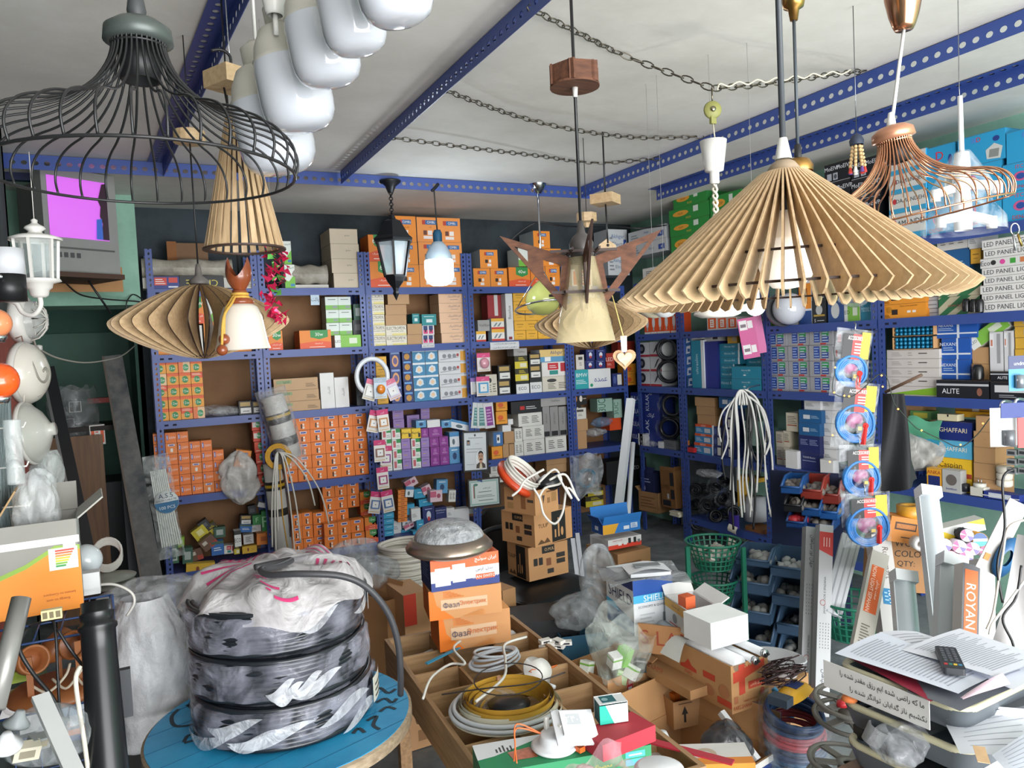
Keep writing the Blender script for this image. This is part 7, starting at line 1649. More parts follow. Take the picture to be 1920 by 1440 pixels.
def bagtop(u,v):
 a=u*2*pi;rr=.262*v*(1+.05*sin(3*a)+.04*sin(7*a+1))
 h=.055*(1-v**2)+.016*sin(4*a+5*v)*v+.012*sin(9*a-7*v)*v-(.045*max(0,v-.82)/.18)
 return V(rr*cos(a),rr*sin(a),h+.012)
r_=thing('printed_bag','crumpled white plastic bag with pink print on the cable coils','bag',C0)
MB().grid(bagtop,72,22,film('#d0cccd',.7,.3,10,'milky_film')).build('bag_sheet',r_)
pk=mat('#c83a72',.5,0,.1,20);q=MB()
def pst(a0,a1,v0,v1,n=10):
 def fn(u,v):
  p=bagtop((a0+(a1-a0)*u)/(2*pi),v0+(v1-v0)*v);return p+V(0,0,.003)
 q.grid(fn,n,2,pk)
for a0,a1,v0,v1 in[(4.0+.1*i,4.06+.1*i+(i%2)*.2,.5+.06*i,.53+.06*i)for i in range(6)]+[(5.5+.05*i,5.9+.03*i,.45+.09*i,.485+.09*i)for i in range(5)]+[(.2+.1*i,.7+.12*i,.4+.11*i,.43+.11*i)for i in range(5)]+[(1.5,2.3,.4+.1*i,.43+.1*i)for i in range(5)]+[(2.7+.2*i,2.75+.2*i,.3,.75)for i in range(4)]:pst(a0,a1,v0,v1)
for a0,a1,v0,v1 in()and((3.6,4.2,.84,.9),(3.65,4.1,.73,.78),(2.9,3.2,.6,.85),(2.6,2.75,.3,.7),(1.6,2.2,.7,.75),(1.55,2.15,.58,.62),(.9,1.25,.6,.66),(.95,1.2,.7,.85),(5.3,5.9,.85,.92),(5.2,5.8,.72,.78),(5.0,5.3,.5,.66),(4.5,4.75,.8,.95),(0.1,.5,.75,.84),(.15,.4,.6,.66),(3.3,3.4,.3,.6),(1.9,2.0,.2,.5)):pst(a0,a1,v0,v1)
q.build('pink_print',r_)
pts=[ad(478,1064,2.05),ad(545,1050,2.12),ad(520,1062,2.02),ad(490,1068,1.96),ad(505,1078,1.92),ad(560,1076,1.9),ad(640,1080,1.92),ad(690,1103,1.95),ad(728,1150,1.98),ad(746,1205,2.0),ad(751,1260,2.02),ad(751,1302,2.06)]
solo('thick_cable',MB().tube(spline(pts,6),.0085,mat('#3a3a3d',.45,0,0),10),'thick dark grey cable end looping over the printed bag','cable')
# ================================================================ compartment table
ang=rad(-3.6);O_=V(.66,1.42,0);LW,LL,H0,H1=.49,1.18,.49,.6
r_=thing('compartment_table','low wooden table divided into open compartments, full of small parts','table',O_,ang)
pw=wood('#8a6a48','#b08c64',3,1,.6);pwx=wood('#96754f','#b9966c',3,0,.6);t=.014
MB().box(0,LW,0,LL,H0-.012,H0,pw).build('base_board',r_)
for x in(0,LW-t):MB().box(x,x+t,0,LL,H0,H1,pw).build('side_board',r_)
for y in(0,LL-t):MB().box(t,LW-t,y,y+t,H0,H1,pwx).build('end_board',r_)
for x in(.16,.325):MB().box(x,x+.009,t,LL-t,H0,H1-.006,pw).build('divider',r_)
for y in(.19,.36,.53,.69,.84,1.0):MB().box(t,LW-t,y,y+.009,H0,H1-.006,pwx).build('divider',r_)
for x in(.02,LW-.06):
 for y in(.03,LL-.07):MB().box(x,x+.04,y,y+.04,0,H0-.012,pw).build('leg',r_)
def tb(x,y,z=H0):return Matrix.Translation(O_)@R(ang)@V(x,y,z)
solo('white_cup',MB().lathe([(.03,0),(.036,.07),(.034,.07),(.028,.004),(0,.004)],mat('#d9dadb',.5,0,0),24),'white paper cup in the far compartment of the table','cup',tb(.085,1.09,H0+.03),0,None,(.2,1.45,.2))
solo('blue_strip',MB().box(-.006,.006,-.08,.08,0,.004,mat('#3a9ac0',.5,0,0)),'blue plastic strip lying across the dividers','strip',tb(.14,.93,.602),rad(-65))
bag('plastic_bag','clear bag of metal fittings lying on the compartment table','bag',tb(.17,.58,H1-.03),.07,.06,.03,film('#c2bab8',0.31),51,.3)
for i in range(4):solo('steel_ring',MB().lathe([(.012,0),(.016,0),(.016,.012),(.012,.012),(.012,0)],steel,16),f'steel clamp ring in the near compartment, {ORD[i]} of four','ring',tb(.05+.028*(i%2),.42+.03*(i//2)+.01*i,H0+.003),i*.8,'steel clamp rings',(1.1,0,i*.7))
for i in range(6):solo('brass_connector',MB().lathe([(0,0),(.009,0),(.009,.012),(.006,.013),(.006,.03),(0,.03)],metal('#8a6a3a',.35),12),f'brass connector heaped in the near compartment, {ORD[i]} of six','connector',tb(.045+.025*(i%3),.24+.035*(i//3),H0+.01),0,'brass connectors',(1.3,.2*i,i*1.1))
solo('red_spool',MB().lathe([(0,0),(.026,0),(.026,.006),(.018,.01),(.018,.02),(.026,.024),(.026,.03),(0,.03)],mat('#c02a30',.3,0,.05),24),'small red reel in a compartment of the table','reel',tb(.41,.45,H0+.004))
solo('dark_tube',MB().tube([V(0,0,0),V(.08,.02,.03)],.022,mat('#22242c',.3,0,0),16).tube([V(.08,.02,.03),V(.1,.025,.0375)],.021,mat('#d0d2d6',.4,0,0),16),'dark tube with white cap in the far compartment','tube',tb(.36,1.06,H0+.03))
solo('dark_pouch',MB().lathe([(.0001,0),(.04,.006),(.045,.02),(.03,.035),(.0001,.04)],mat('#2a2a2e',.35,0,.2),16),'dark plastic pouch in a compartment behind the cable loop','pouch',tb(.25,.92,H0+.002))
q=MB();gy=mat('#b9bec4',.45,0,0)
for k in range(5):q.tube([V((.09-.006*k)*cos(t),(.045+.004*k)*sin(t),.006+.007*k+.01*sin(t+k))for t in(2*pi*j/28 for j in range(28))],.0045,gy,6,True)
solo('cable_loop',q,'oval loop of pale grey cable on the dividers','cable coil',tb(.27,.8,H1),.1)
solo('white_cable',MB().tube(spline([tb(-.02,.62,.62),tb(.03,.7,.64),tb(.12,.8,.625),tb(.16,.77,.63),tb(.15,.85,.65),tb(.2,.93,.64)],6),.004,wr_),'white cable running from table edge across the dividers','cable')
solo('white_cable',MB().tube(spline([tb(.08,.45,.66),tb(.2,.55,.66),tb(.26,.68,.655),tb(.3,.78,.66),tb(.4,.84,.645),tb(.39,.9,.62)],6),.0042,wr_),'white cable arching from the strip coil to the far compartments','cable')
P=aZ(955,1322,.615);q=MB()
yl=mat('#c79a3a',.4,0,.12,20);wl2=mat('#d8d2bc',.4,0,.08,30)
r_=thing('led_strip_coil','big coil of flat yellow and white light strip on the table','light strip',(P.x,P.y,.603))
rnd=random.Random(9)
for nm,cnt,mm,R0 in(('yellow_strip',9,yl,.118),('white_strip',7,wl2,.142)):
 q=MB()
 for k in range(cnt):
  rr=R0-.004*k+rnd.uniform(-.004,.004);ex,ey=rnd.uniform(-.012,.012),rnd.uniform(-.01,.01);zz=.002+(.0035*(cnt-k)if nm[0]=='y' else .004*k);tl=rnd.uniform(-.1,.1)
  def fn(u,v):a=u*2*pi;return V(ex+rr*1.08*cos(a),ey+rr*sin(a),zz+.013*v+tl*.06*sin(a+k))
  q.grid(fn,44,1,mm)
 q.build(nm,r_)
q=MB();q.tube([V(.165*cos(t),.15*sin(t),.012)for t in(.2+5.2*j/40 for j in range(41))],.006,mat('#c6c9cc',.4,0,0),8);q.tube([V(.155*cos(t),.14*sin(t),.022)for t in(.4+4.9*j/40 for j in range(41))],.006,mat('#c6c9cc',.4,0,0),8);q.build('grey_lead',r_)
MB().box(-.006,.006,-.004,.004,0,.05,mat('#d8a88a',.5,0,0),T(.02,.108,.0)).build('paper_band',r_)
solo('black_pouch',MB().lathe([(.0001,.0),(.055,.004),(.06,.016),(.03,.026),(.0001,.03)],mat('#1c1c20',.35,0,.3),18),'black plastic bag lying inside the strip coil','pouch',(P.x,P.y,.604))
q=MB();bkw=mat('#2a2522',.5,0,0);q.tube(spline([P+V(-.16,.1,.03),P+V(-.06,.03,.05),P+V(.05,-.03,.06),P+V(.16,-.04,.07)],6),.002,bkw);q.tube([P+V(.02+.1*cos(t),.04+.08*sin(t),.055+.01*sin(t))for t in(2*pi*j/30 for j in range(30))],.0018,bkw,5,True)
solo('black_wire',q,'thin black wire looping over the strip coil','wire')
P=tb(.35,.66,H1)
r_=thing('downlight','white recessed downlight with orange clips beyond strip coil','downlight',P,0,None,(.9,.2,.3))
MB().lathe([(0,0),(.05,0),(.052,.006),(.036,.012),(.032,.04),(0,.042)],plw,28).build('housing',r_)
q=MB()
for sx in(-1,1):q.tube([V(.036*sx,0,.02),V(.055*sx,0,.03),V(.055*sx,0,.045),V(.036*sx,0,.04)],.0015,mat('#e0702c',.4,0,0))
q.build('spring_clips',r_)
def facebox(name,label,N,Lp,Rp,yb,z,f,side,ops,top,d=None,lops=()):
 return carton(name,label,N,Lp,Rp,yb,z,f,ops,lops,left=side,top=top,sL=d)
ork='#cf9560'
def fz():
 dots=[('r',.2+.022*i,.72+.045*j,.2+.022*i+.014,.72+.045*j+.03,'#e07a22')for i in range(14)for j in range(5)if(i+j*2)<13]
 return[('p',[(0,0),(.34,0),(.1,.5),(.06,1),(0,1)],'#e8781c'),('r',.16,.3,.8,.66,'#d8b490')]+dots+[('t','Фазл',.3,.48,.19,'#4a4258',0,1),('t','Электрик',.6,.49,.19,'#d06a20',0,1)]+[('r',.45+.022*i,.04+.045*j,.45+.022*i+.014,.04+.045*j+.03,'#d98a3c')for i in range(14)for j in range(4)if i>j*3]
facebox('switch_carton','orange and tan carton with Cyrillic lettering, lower of two',(822,1160),(805,1138),(957,1141),1225,.714,ork,'#d8701f',fz(),'#dda060',.15)
facebox('switch_carton','orange and tan carton with Cyrillic lettering, upper of two',(803,1110),(790,1092),(941,1096),1166,.814,ork,'#d8701f',fz(),'#dda060',.15)
sw2=[('r',0,.62,1,1,'#e4622a'),('r',0,0,1,.26,'#24387c'),('p',[(0,.62),(.5,.62),(1,.45),(1,.62)],'#e6e6e8'),('r',.06,.14,.28,.7,'#d9dbd6'),('r',.1,.22,.25,.62,'#c6c9c4'),('r',.31,.2,.5,.76,'#d5d7d2'),('r',.35,.3,.47,.66,'#c2c5c0'),('t','ایران سوئیچ',.8,.82,.17,'#f6ece6',0,1),('t','مدل: آرس',.78,.52,.15,'#3a3a44'),('r',.65,.2,.93,.36,'#e05a2c'),('t','IRAN SWITCH',.79,.28,.09,'#f4e4dc')]
facebox('switch_carton','white, orange and blue switch carton topped by the dome lamp',(806,1050),(785,1036),(938,1036),1112,.925,'#e2e2e4','#22305f',sw2,'#c85a28',.15,[('l',.2,.3,.8,.8,6,'#5a6a9a')])
P=aZ(843,1034,.925)
r_=thing('dome_ceiling_lamp','round ceiling lamp with cut-glass dome and bronze rim on cartons','ceiling lamp',(P.x,P.y,.926))
MB().lathe([(0,.0),(.128,.0),(.146,.012),(.148,.022),(.12,.052),(.116,.05)],mat('#a8988a',.28,.85,.05),56).build('bronze_rim',r_)
cg=mottled('cut_glass','#84878a','#b4b7b9',34,.12,1.0)
MB().lathe([(.118*cos(a),.048+.062*sin(a))for a in(pi/2*i/12 for i in range(12))]+[(.0001,.11)],cg,56).build('glass_dome',r_)
gops=[('t','LED',.1,.5,.3,'#2a2a2c',0,1)]
r_=carton('gift_box','green and white flat box with colourful print at picture bottom',(905,1452),(888,1398),(1217,1392),1500,.665,'#2c8a5a',[('r',.0,.0,1,1,'#2c8a5a'),('t','محصولات ویژه',.66,.45,.22,'#d8c84a'),('r',.84,.6,.96,.85,'#4ab0d8'),('r',.84,.28,.96,.54,'#4ab0d8'),('l',.86,.65,.94,.8,1,'#eef4f6')],(),left='#22784c',top='#2c8a5a')
Mg,wlg,wrg,hg=corner_frame((905,1452),(888,1398),(1217,1392),1500,.665)
q=MB();q.poly([V(0,wlg,hg+.0006),V(0,wlg*.45,hg+.0006),V(wrg*.1,wlg*.5,hg+.0006),V(wrg*.42,wlg*.9,hg+.0006),V(wrg*.5,wlg,hg+.0006)],mat('#d8dadb',.4,0,0));q.poly([V(wrg*.2,wlg*.25,hg+.0008),V(wrg*.34,wlg*.25,hg+.0008),V(wrg*.32,wlg*.62,hg+.0008),V(wrg*.18,wlg*.55,hg+.0008)],mat('#b86a4a',.4,0,.4,90))
for i in range(5):q.box(wrg*(.12+.022*i),wrg*(.13+.022*i),wlg*.6,wlg*(.72+.05*(i%3)),hg+.0007,hg+.001,mat('#2a2c2e',.5,0,0))
for i in range(3):q.lathe([(.004,hg+.001),(.009,hg+.001)],mat('#e0902c',.5,0,0),14,T(wrg*(.44+.07*i),wlg*.35,0))
q.build('printed_top',r_)
carton('red_box','red flat box with gold script on the green box',(1130,1398),(1100,1366),(1209,1350),1420,.705,'#b8303e',[],(),top='#a82a36',left='#b43444',hadd=.012)
solo('gold_script',MB().tube(spline([(0,0,0),(.02,.012,0),(.03,-.004,0),(.045,.014,0),(.055,0,0),(.07,.012,0)],5),.0012,metal('#d8a83a',.3)),'gold script line across the red box lid','lettering',aZ(1118,1372,.707),.3)if False else None
r_=thing('teal_box','open teal and white small box standing on the red box','box',aZ(1146,1348,.707),rad(-14))
tl_=mat('#1fb09a',.45,0,.03);wt_=mat('#dfe2e2',.45,0,.03);dt_=mat('#1f5f66',.5,0,.05)
MB().box(-.035,.035,-.022,-.021,0,.045,tl_).box(-.035,.035,.021,.022,0,.05,wt_).box(.034,.035,-.022,.022,0,.048,wt_).box(-.035,.035,-.022,.022,0,.001,dt_).box(-.035,.035,-.022,.022,.048,.049,wt_).poly([V(0,-.0222,0),V(.035,-.0222,0),V(.035,-.0222,.045),V(-.02,-.0222,.045)],wt_).box(-.0345,-.034,-.02,.02,.002,.046,dt_).build('body',r_)
MB().box(-.025,.01,-.015,.018,.0491,.0497,dt_).lathe([(0,.0499),(.008,.0499)],mat('#8ab0b4',.4,0,0),14,T(-.015,0,0)).build('lid_print',r_)
P=aZ(1078,1362,.72)
r_=thing('wall_switch','white wall switch plate with label tilted on the green box','switch',P,0,None,(rad(24),rad(6),rad(-16)))
MB().grid(lambda u,v:V((u-.5)*.1,(v-.5)*.095,.006*(1-(2*u-1)**4)*(1-(2*v-1)**4)),12,12,mat('#dadcde',.3,0,0)).box(-.05,.05,-.0475,.0475,-.006,.0,mat('#d2d4d6',.3,0,0)).build('plate',r_)
MB().box(-.033,.033,-.03,.035,.006,.012,mat('#dfe1e3',.25,0,0)).box(-.02,.012,-.005,.025,.012,.0125,mat('#c2c6ca',.4,0,0)).text('۲۴۰۰',(-.004,.01,.0128),(1,0,0),(0,1,0),.018,mat('#e8eaec',.4,0,0)).build('rocker',r_)
MB().box(-.028,.028,-.028,.028,-.032,-.006,mat('#cfd1d4',.4,0,0)).box(-.02,.02,-.03,.03,-.028,-.012,mat('#3a3c40',.5,0,0)).build('mechanism',r_)
P=aZ(1040,1400,.668)
r_=thing('downlight','white downlight with orange-tipped spring clip, face down on green box','downlight',P,.2)
MB().lathe([(0,.0),(.052,.0),(.056,.005),(.05,.01),(.036,.014),(.034,.03),(.03,.034),(0,.034)],mat('#dcdee0',.3,0,0),36).build('housing',r_)
for sx in(-1,1):MB().box(-.006,.006,.026*sx-.003,.026*sx+.003,.03,.062,plw).build('clip_bracket',r_)
MB().tube([V(.0,-.03,.058),V(.02,-.045,.03),V(.028,-.055,.012)],.0014,steel).box(.02,.036,-.066,-.05,.002,.014,mat('#e86a2a',.4,0,0)).build('spring_clip',r_)
q=MB()
for k in range(2):q.tube(spline([V(-.02,.02,.03),V(-.07,.05,.05+.01*k),V(-.1,.02,.03),V(-.12,.0-.01*k,.01)],6),.0018,mat('#e8703a',.5,0,0))
q.build('orange_leads',r_)
solo('pink_bag',MB().grid(lambda u,v:V((u-.5)*.14*(1+.15*sin(7*v)),(v-.5)*.09,.02*sin(3*u+5*v)+.012*sin(11*u)),14,10,film('#d0a4ae',.4)),'crumpled pinkish plastic bag at the picture bottom','bag',ad(1130,1436,1.55))
solo('white_disc',MB().lathe([(0,0),(.05,0),(.052,.006),(.04,.012),(0,.014)],mat('#dfe1e4',.35,0,0),30),'white round lamp plate peeking in at picture bottom','lamp',ad(1236,1446,1.6))
solo('red_sheet',MB().box(-.012,.012,-.16,.16,0,.004,mat('#b02a3a',.5,0,.05)),'dark red flat box edge beside the green box','box',ad(1255,1400,1.9),rad(30))
carton('cardboard_carton','brown carton with red label beside the orange cartons',(756,1117),(748,1112),(803,1108),1190,.64,'#b88c62',[('r',0,.8,.5,1,'#c8402c'),('o',.4,.6,.1,.08,'#a83a2c'),('o',.3,.22,.1,.06,'#5a4028'),('l',.55,.2,.95,.3,1,'#5a4028'),('r',.3,.05,.9,.12,'#8a6440')],(),sL=.2,hadd=.48)
carton('cardboard_carton','plain brown carton with lifted flap by the cable drum',(724,1128),(700,1120),(750,1118),1185,.6,'#a67c52',(),(),True,[('right',20,.06)],sL=.2,hadd=.46)
carton('cardboard_carton','small brown carton peeking out behind orange cartons',(942,1108),(930,1100),(962,1100),1165,.62,'#a87e54',[('t','LUX',.5,.4,.12,'#5a4028')],(),sL=.15,hadd=.48)
wq=aZ(762,1080,.56);solo('cardboard_carton',MB().box(-.14,.14,-.14,.14,0,.51,kr),'brown carton carrying the stack of white cable coils','box',(wq.x,wq.y,0))
coil('white_cable_stack','tall stack of white cable coils behind the dome lamp',V(aZ(762,1080,.56).x,aZ(762,1080,.56).y,.62),.125,.008,30,mat('#c6c2b8',.5,0,.05),(0,0,0),group=None,sp=.85)
bag('plastic_bag','clear bag of round lids behind the cable coils','bag',ad(672,1100,3.6),.13,.1,.11,film('#c9ced2',0.28),61,.2)
bag('plastic_bag','large clear bag slumped behind the coils near the shelves','bag',ad(700,1105,3.3),.1,.1,.07,film('#aeb4b8',0.31),62,.25)
bag('plastic_bag','grey clear bag standing beside the paint carton','bag',ad(1128,1190,2.95),.07,.06,.17,film('#b9bfc2',0.31),63,.3)
bag('plastic_bag','bag of steel fittings on the blue crate, near the brown carton','bag',ad(1085,1175,2.9),.09,.08,.06,film('#a9b0b2',0.37),64,.3)
solo('plastic_crate',MB().box(-.14,.14,-.1,.1,0,.2,mat('#16181b',.5,0,0)).box(-.142,.142,-.102,-.1,.05,.15,slotted('#1c2024',.03,.2,0)),'black plastic crate behind the compartment table','crate',ad(1010,1195,3.0)-V(0,0,.1),-.3)
solo('blue_crate',MB().box(-.09,.09,-.08,.08,0,.003,mat('#2a4f6a',.4,0,0)).box(-.09,.09,-.08,-.077,0,.12,mat('#3a6a86',.4,0,.1)).box(-.09,-.087,-.08,.08,0,.12,mat('#3a6a86',.4,0,.1)).box(.087,.09,-.08,.08,0,.12,mat('#3a6a86',.4,0,.1)).box(-.09,.09,.077,.08,0,.12,mat('#3a6a86',.4,0,.1)),'small blue plastic crate under a bag of fittings','crate',ad(1085,1205,2.95)-V(0,0,.06),-.25)
for i in range(7):
 solo('white_fitting',MB().box(-.02,.02,-.012,.012,0,.012,plw).box(-.012,.012,-.0125,.0125,.003,.009,mat('#2a2c30',.5,0,0)),f'white and black plastic fitting beside the table, {ORD[i]} of seven','fitting',ad(1022+13*(i%4),1205+9*(i//4)+3*(i%2),2.6),i*.9,'loose white fittings')
# ================================================================ left foreground
P=ad(80,1152,1.9);s=1.9/FPX
r_=thing('lamp_carton','open grey and orange lamp carton with energy chart, plastic inside','box',P,rad(3))
w_,h_,d_=136*s,172*s,.16;gr_=mat('#8f8d86',.7,0,.06)
m=MB();t=.004
m.box(-w_/2,w_/2,0,t,0,h_,gr_).box(-w_/2,w_/2,d_-t,d_,0,h_,gr_).box(-w_/2,-w_/2+t,0,d_,0,h_,gr_).box(w_/2-t,w_/2,0,d_,0,h_,mat('#9aa09a',.7,0,.05)).box(-w_/2,w_/2,0,d_,0,t,gr_)
chart=[('r',.62,.46,.68,.68,'#e2e2e0')]+[('r',.7,.66-.028*i,.93-.02*(i%7)*.9,.68-.028*i,c)for i,c in enumerate(('#c8402c','#d8602c','#e08a2c','#e0b82c','#c8c82c','#7ab03a','#3a9a4a'))]
prints(m,[('p',[(0,0),(1,0),(1,.66),(.7,.68),(.35,.52),(0,.42)],'#e88a1f'),('p',[(0,.42),(.35,.52),(.7,.68),(1,.66),(1,.71),(.7,.73),(.35,.57),(0,.47)],'#86a83a'),('r',0,.74,1,.82,'#d8d6d2'),('r',.62,.46,.97,.7,'#e4e2dc'),('r',.8,.7,.95,.74,'#dfe0e4')]+chart+[('t','lumens to Compare',.72,.2,.035,'#a8541c',2),('t','Energy to save',.7,.14,.035,'#a8541c',2)],(-w_/2,0,0),(1,0,0),(0,0,1),w_,h_,(0,-1,0))
m.build('body',r_)
MB().box(-w_/2,w_/2,-.002,.002,0,.08,gr_,T(0,d_,h_)@R(-.5,'X')).build('flap',r_)
MB().box(-.002,.002,0,d_,0,.075,mat('#a8a69e',.7,0,.05),T(w_/2,0,h_)@R(.9,'Y')).build('flap',r_)
MB().box(-.002,.002,0,d_,0,.1,mat('#a8875c',.7,0,.05),T(-w_/2,0,h_)@R(.55,'Y')).build('flap',r_)
bag('plastic_bag','clear wrapping rising out of the grey and orange carton','bag',P+V(0,.08,h_-.05),.045,.05,.085,film('#dfe4e4',.35),71,.35)
P2=V(-.23,2.15,0)
r_=thing('wire_rack','blue wire display rack with shelves at the left edge','display rack',P2)
wb=mat('#2c4470',.4,.2,0);zsh=P.z-.012
for z,nm in((P.z-.006,'shelf'),(P.z-.22,'shelf'),(P.z-.5,'shelf')):
 q=MB()
 for i in range(7):q.tube([V(-.16+.05*i,-.14,z),V(-.16+.05*i,.16,z)],.002,wb,5)
 for y in(-.14,0,.16):q.tube([V(-.16,y,z),V(.14,y,z)],.003,wb,5)
 q.build(nm,r_)
q=MB()
for i in range(7):
 q.tube([V(-.16+.05*i,-.14,P.z-.5),V(-.16+.05*i,-.14,P.z-.2)],.0018,wb,5)
for z in(.3,.36,.42):q.tube([V(-.16,-.14,P.z-z),V(.14,-.14,P.z-z)],.0018,wb,5)
q.build('front_grid',r_)
for x in(-.16,.14):
 for y in(-.14,.16):MB().tube([V(x,y,0),V(x,y,P.z-.006)],.006,wb,8).build('leg',r_)
br=mat('#a8683c',.35,0,.05);brd=mat('#8f5630',.35,0,.05)
Q=ad(110,1268,1.95);Q.z=P.z-.215
r_=thing('spotlight_cluster','brown round ceiling plate with three swivel spotlights, below the carton','spotlight',Q)
MB().lathe([(0,0),(.115,0),(.12,.01),(.1,.022),(0,.026)],br,40).build('base_plate',r_)
for x,y,z,a in((-.055,-.02,.1,.4),(.05,-.01,.115,-.5),(.0,.06,.1,2.4)):
 M=T(x,y,z)@R(a)@R(1.25,'X');q=MB()
 q.lathe([(0,-.05),(.02,-.046),(.034,-.02),(.036,.03),(.03,.03),(.028,-.01),(0,-.012)],brd if x>0 else br,24,M);q.build('lamp_head',r_)
 MB().box(-.007,.007,-.003,.003,-.085,.02,br,T(x,y-.034,z)).build('bracket',r_)
q=MB()
for k in range(3):q.tube(spline([V(-.06+.05*k,-.04,.05),V(-.02+.04*k,-.07,.03),V(.02+.03*k,-.07,.06),V(.03+.04*k,-.04,.08)],5),.0035,mat('#d8cdb8',.5,0,0))
q.build('cream_leads',r_)
solo('terminal_block',MB().box(-.02,.02,-.008,.008,0,.022,mat('#d8c890',.4,0,0)).box(-.017,-.008,-.009,-.007,.004,.018,mat('#6a6040',.5,0,0)).box(-.004,.004,-.009,-.007,.004,.018,mat('#6a6040',.5,0,0)).box(.008,.017,-.009,-.007,.004,.018,mat('#6a6040',.5,0,0)),'cream terminal block hanging in front of the brown spotlights','terminal block',ad(98,1160,1.7))
q=MB()
q.tube(spline([ad(55,1175,1.7),ad(95,1163,1.7),ad(104,1185,1.68),ad(108,1260,1.66),ad(112,1340,1.64)],6),.003,blackm);q.tube(spline([ad(108,1180,1.68),ad(130,1215,1.68),ad(155,1248,1.7)],5),.0035,blackm)
q.tube(spline([ad(50,1180,1.65),ad(36,1215,1.62),ad(60,1260,1.62),ad(100,1310,1.62),ad(120,1360,1.62),ad(128,1440,1.62)],6),.0045,blackm)
solo('black_cable',q,'tangled black leads hanging before the wire rack','cable')
solo('white_cable',MB().tube(spline([ad(150,1250,1.62),ad(142,1275,1.6),ad(150,1340,1.6),ad(158,1390,1.6),ad(166,1450,1.6)],6),.005,mat('#cfcabc',.5,0,0)),'white cable hanging down beside the black pipe','cable')
for i,(x,y,w,h,c,lab)in enumerate(((125,1310,40,62,'#8ba0b8','pale blue rounded lamp behind the blue grid'),(152,1325,38,60,'#b9c0c8','white rectangular lamp with script behind the blue grid'),(25,1270,52,20,'#9ab02c','lime green package on the lower rack'),(70,1285,30,60,'#5f7050','olive green package standing on the lower rack'),(25,1322,66,46,'#c8cac8','white box with round lamp picture on the lower rack'),(60,1350,40,40,'#d8dad8','white crumpled package low on rack'),(150,1370,44,26,'#e07a2c','orange and navy package on the lower rack'))):
 d=1.98+.03*i;k=d/FPX;q=MB();q.box(-w*k/2,w*k/2,-.01,.03,-h*k/2,h*k/2,mat(c,.45,0,.08,20))
 if 'round' in lab and 'white box' in lab:q.lathe([(0,0),(16*k,0),(16*k,.002),(0,.002)],mat('#e6e6e4',.4,0,0),24,T(0,-.011,0)@R(pi/2,'X')).box(-w*k/2,w*k/2,-.0106,-.01,h*k*.2,h*k/2,mat('#3a3c40',.5,0,0))
 if 'navy' in lab:q.box(-w*k/2,w*k/2,-.0106,-.01,-h*k/2,-.1*h*k,mat('#22387a',.5,0,0))
 if 'script' in lab:q.text('Calipso',(0,-.0108,-.005),(1,0,0),(0,0,1),.008,mat('#5a6068',.5,0,0))
 solo('packaged_lamp',q,lab,'package',ad(x,y,d),.05*(i%3))
solo('grey_pole',MB().tube([ad(40,1122,1.45),ad(-10,1330,1.35)],.017,mat('#8d8c88',.35,.3,.03),18),'grey round metal pole slanting at the left edge','pole')
solo('white_profile',MB().bar(ad(75,1305,1.5),ad(140,1450,1.4),.03,.012,mat('#b9bbba',.4,0,.05)),'pale grey plastic profile slanting out of the bottom corner','profile')
for i,(x,y,rp,lab,c)in enumerate(((10,1400,28,'white round lamp disc in the bottom corner','#d6d8da'),(46,1420,22,'beige plastic socket in the bottom corner','#cfc8b4'),(70,1400,18,'small grey housing in the bottom corner','#8a8d8c'),(30,1360,24,'translucent grey cup in the bottom corner','#a9aeb0'))):
 k=1.45/FPX;q=MB()
 if i in(0,3):q.lathe([(0,0),(rp*k,0),(rp*k*1.02,.004),(rp*k*.5,.018),(.008,.03),(0,.03)],mat(c,.35,0,.05),28)
 else:q.box(-rp*k,rp*k,-.012,.012,0,rp*k*1.3,mat(c,.5,0,.05)).box(-rp*k*.6,rp*k*.6,-.0125,.0125,rp*k*.3,rp*k,mat('#8d8674',.5,0,0))
 solo('lamp_part',q,lab,'lamp part',ad(x,y,1.45+.03*i),.4*i,None,(.3,.2,.3*i))
bag('plastic_bag','grey crumpled bag in the bottom left clutter','bag',ad(95,1430,1.6),.07,.05,.06,film('#aab0b2',0.37),72,.3)
b,t_=ad(205,1470,1.62),ad(180,1128,1.72);ax=(t_-b);Lp=ax.length;ax.normalize()
rx=ax.cross(V(0,1,0)).normalized();M=Matrix(((rx.x,ax.cross(rx).x,ax.x,b.x),(rx.y,ax.cross(rx).y,ax.y,b.y),(rx.z,ax.cross(rx).z,ax.z,b.z),(0,0,0,1)))
k=1.67/FPX
solo('black_pipe',MB().lathe([(36*k,-.45),(34*k,0),(30*k,Lp*.72),(30*k,Lp*.83),(34*k,Lp*.845),(34*k,Lp*.865),(29*k,Lp*.88),(30*k,Lp*.93),(31*k,Lp*.935),(28*k,Lp*.94),(27*k,Lp),(23*k,Lp),(23*k,Lp*.8)],mat('#17181a',.32,0,0),36).bar(V(-.008,-.034,.05),V(-.008,-.0355,Lp*.66),.006,.006,mat('#1f2124',.35,0,0)).bar(V(.01,-.034,.05),V(.01,-.0355,Lp*.66),.006,.006,mat('#1f2124',.35,0,0)).xf(M),'tall black plastic pipe with collar at the lower left','pipe')
P=ad(290,1395,2.35)
def sack(u,v):
 a=u*2*pi;z=v*.46;r=.122*(1-.25*v*v)*(1+.06*sin(3*a+6*v)+.07*abs(sin(3.5*a-5*v))+.05*abs(sin(5*a+8*v))-.05+.012*sin(21*a+9*v))
 if v<.06:r*=(v/.06)**.4
 if v>.8:r*=1-(v-.8)*1.6
 return V(r*cos(a),r*.85*sin(a),z)
solo('white_sack',MB().grid(sack,84,44,mottled('creased_white_plastic','#b4b6b8','#d2d4d6',7,.35,.9)),'bulging white plastic sack behind the blue drum','sack',P)
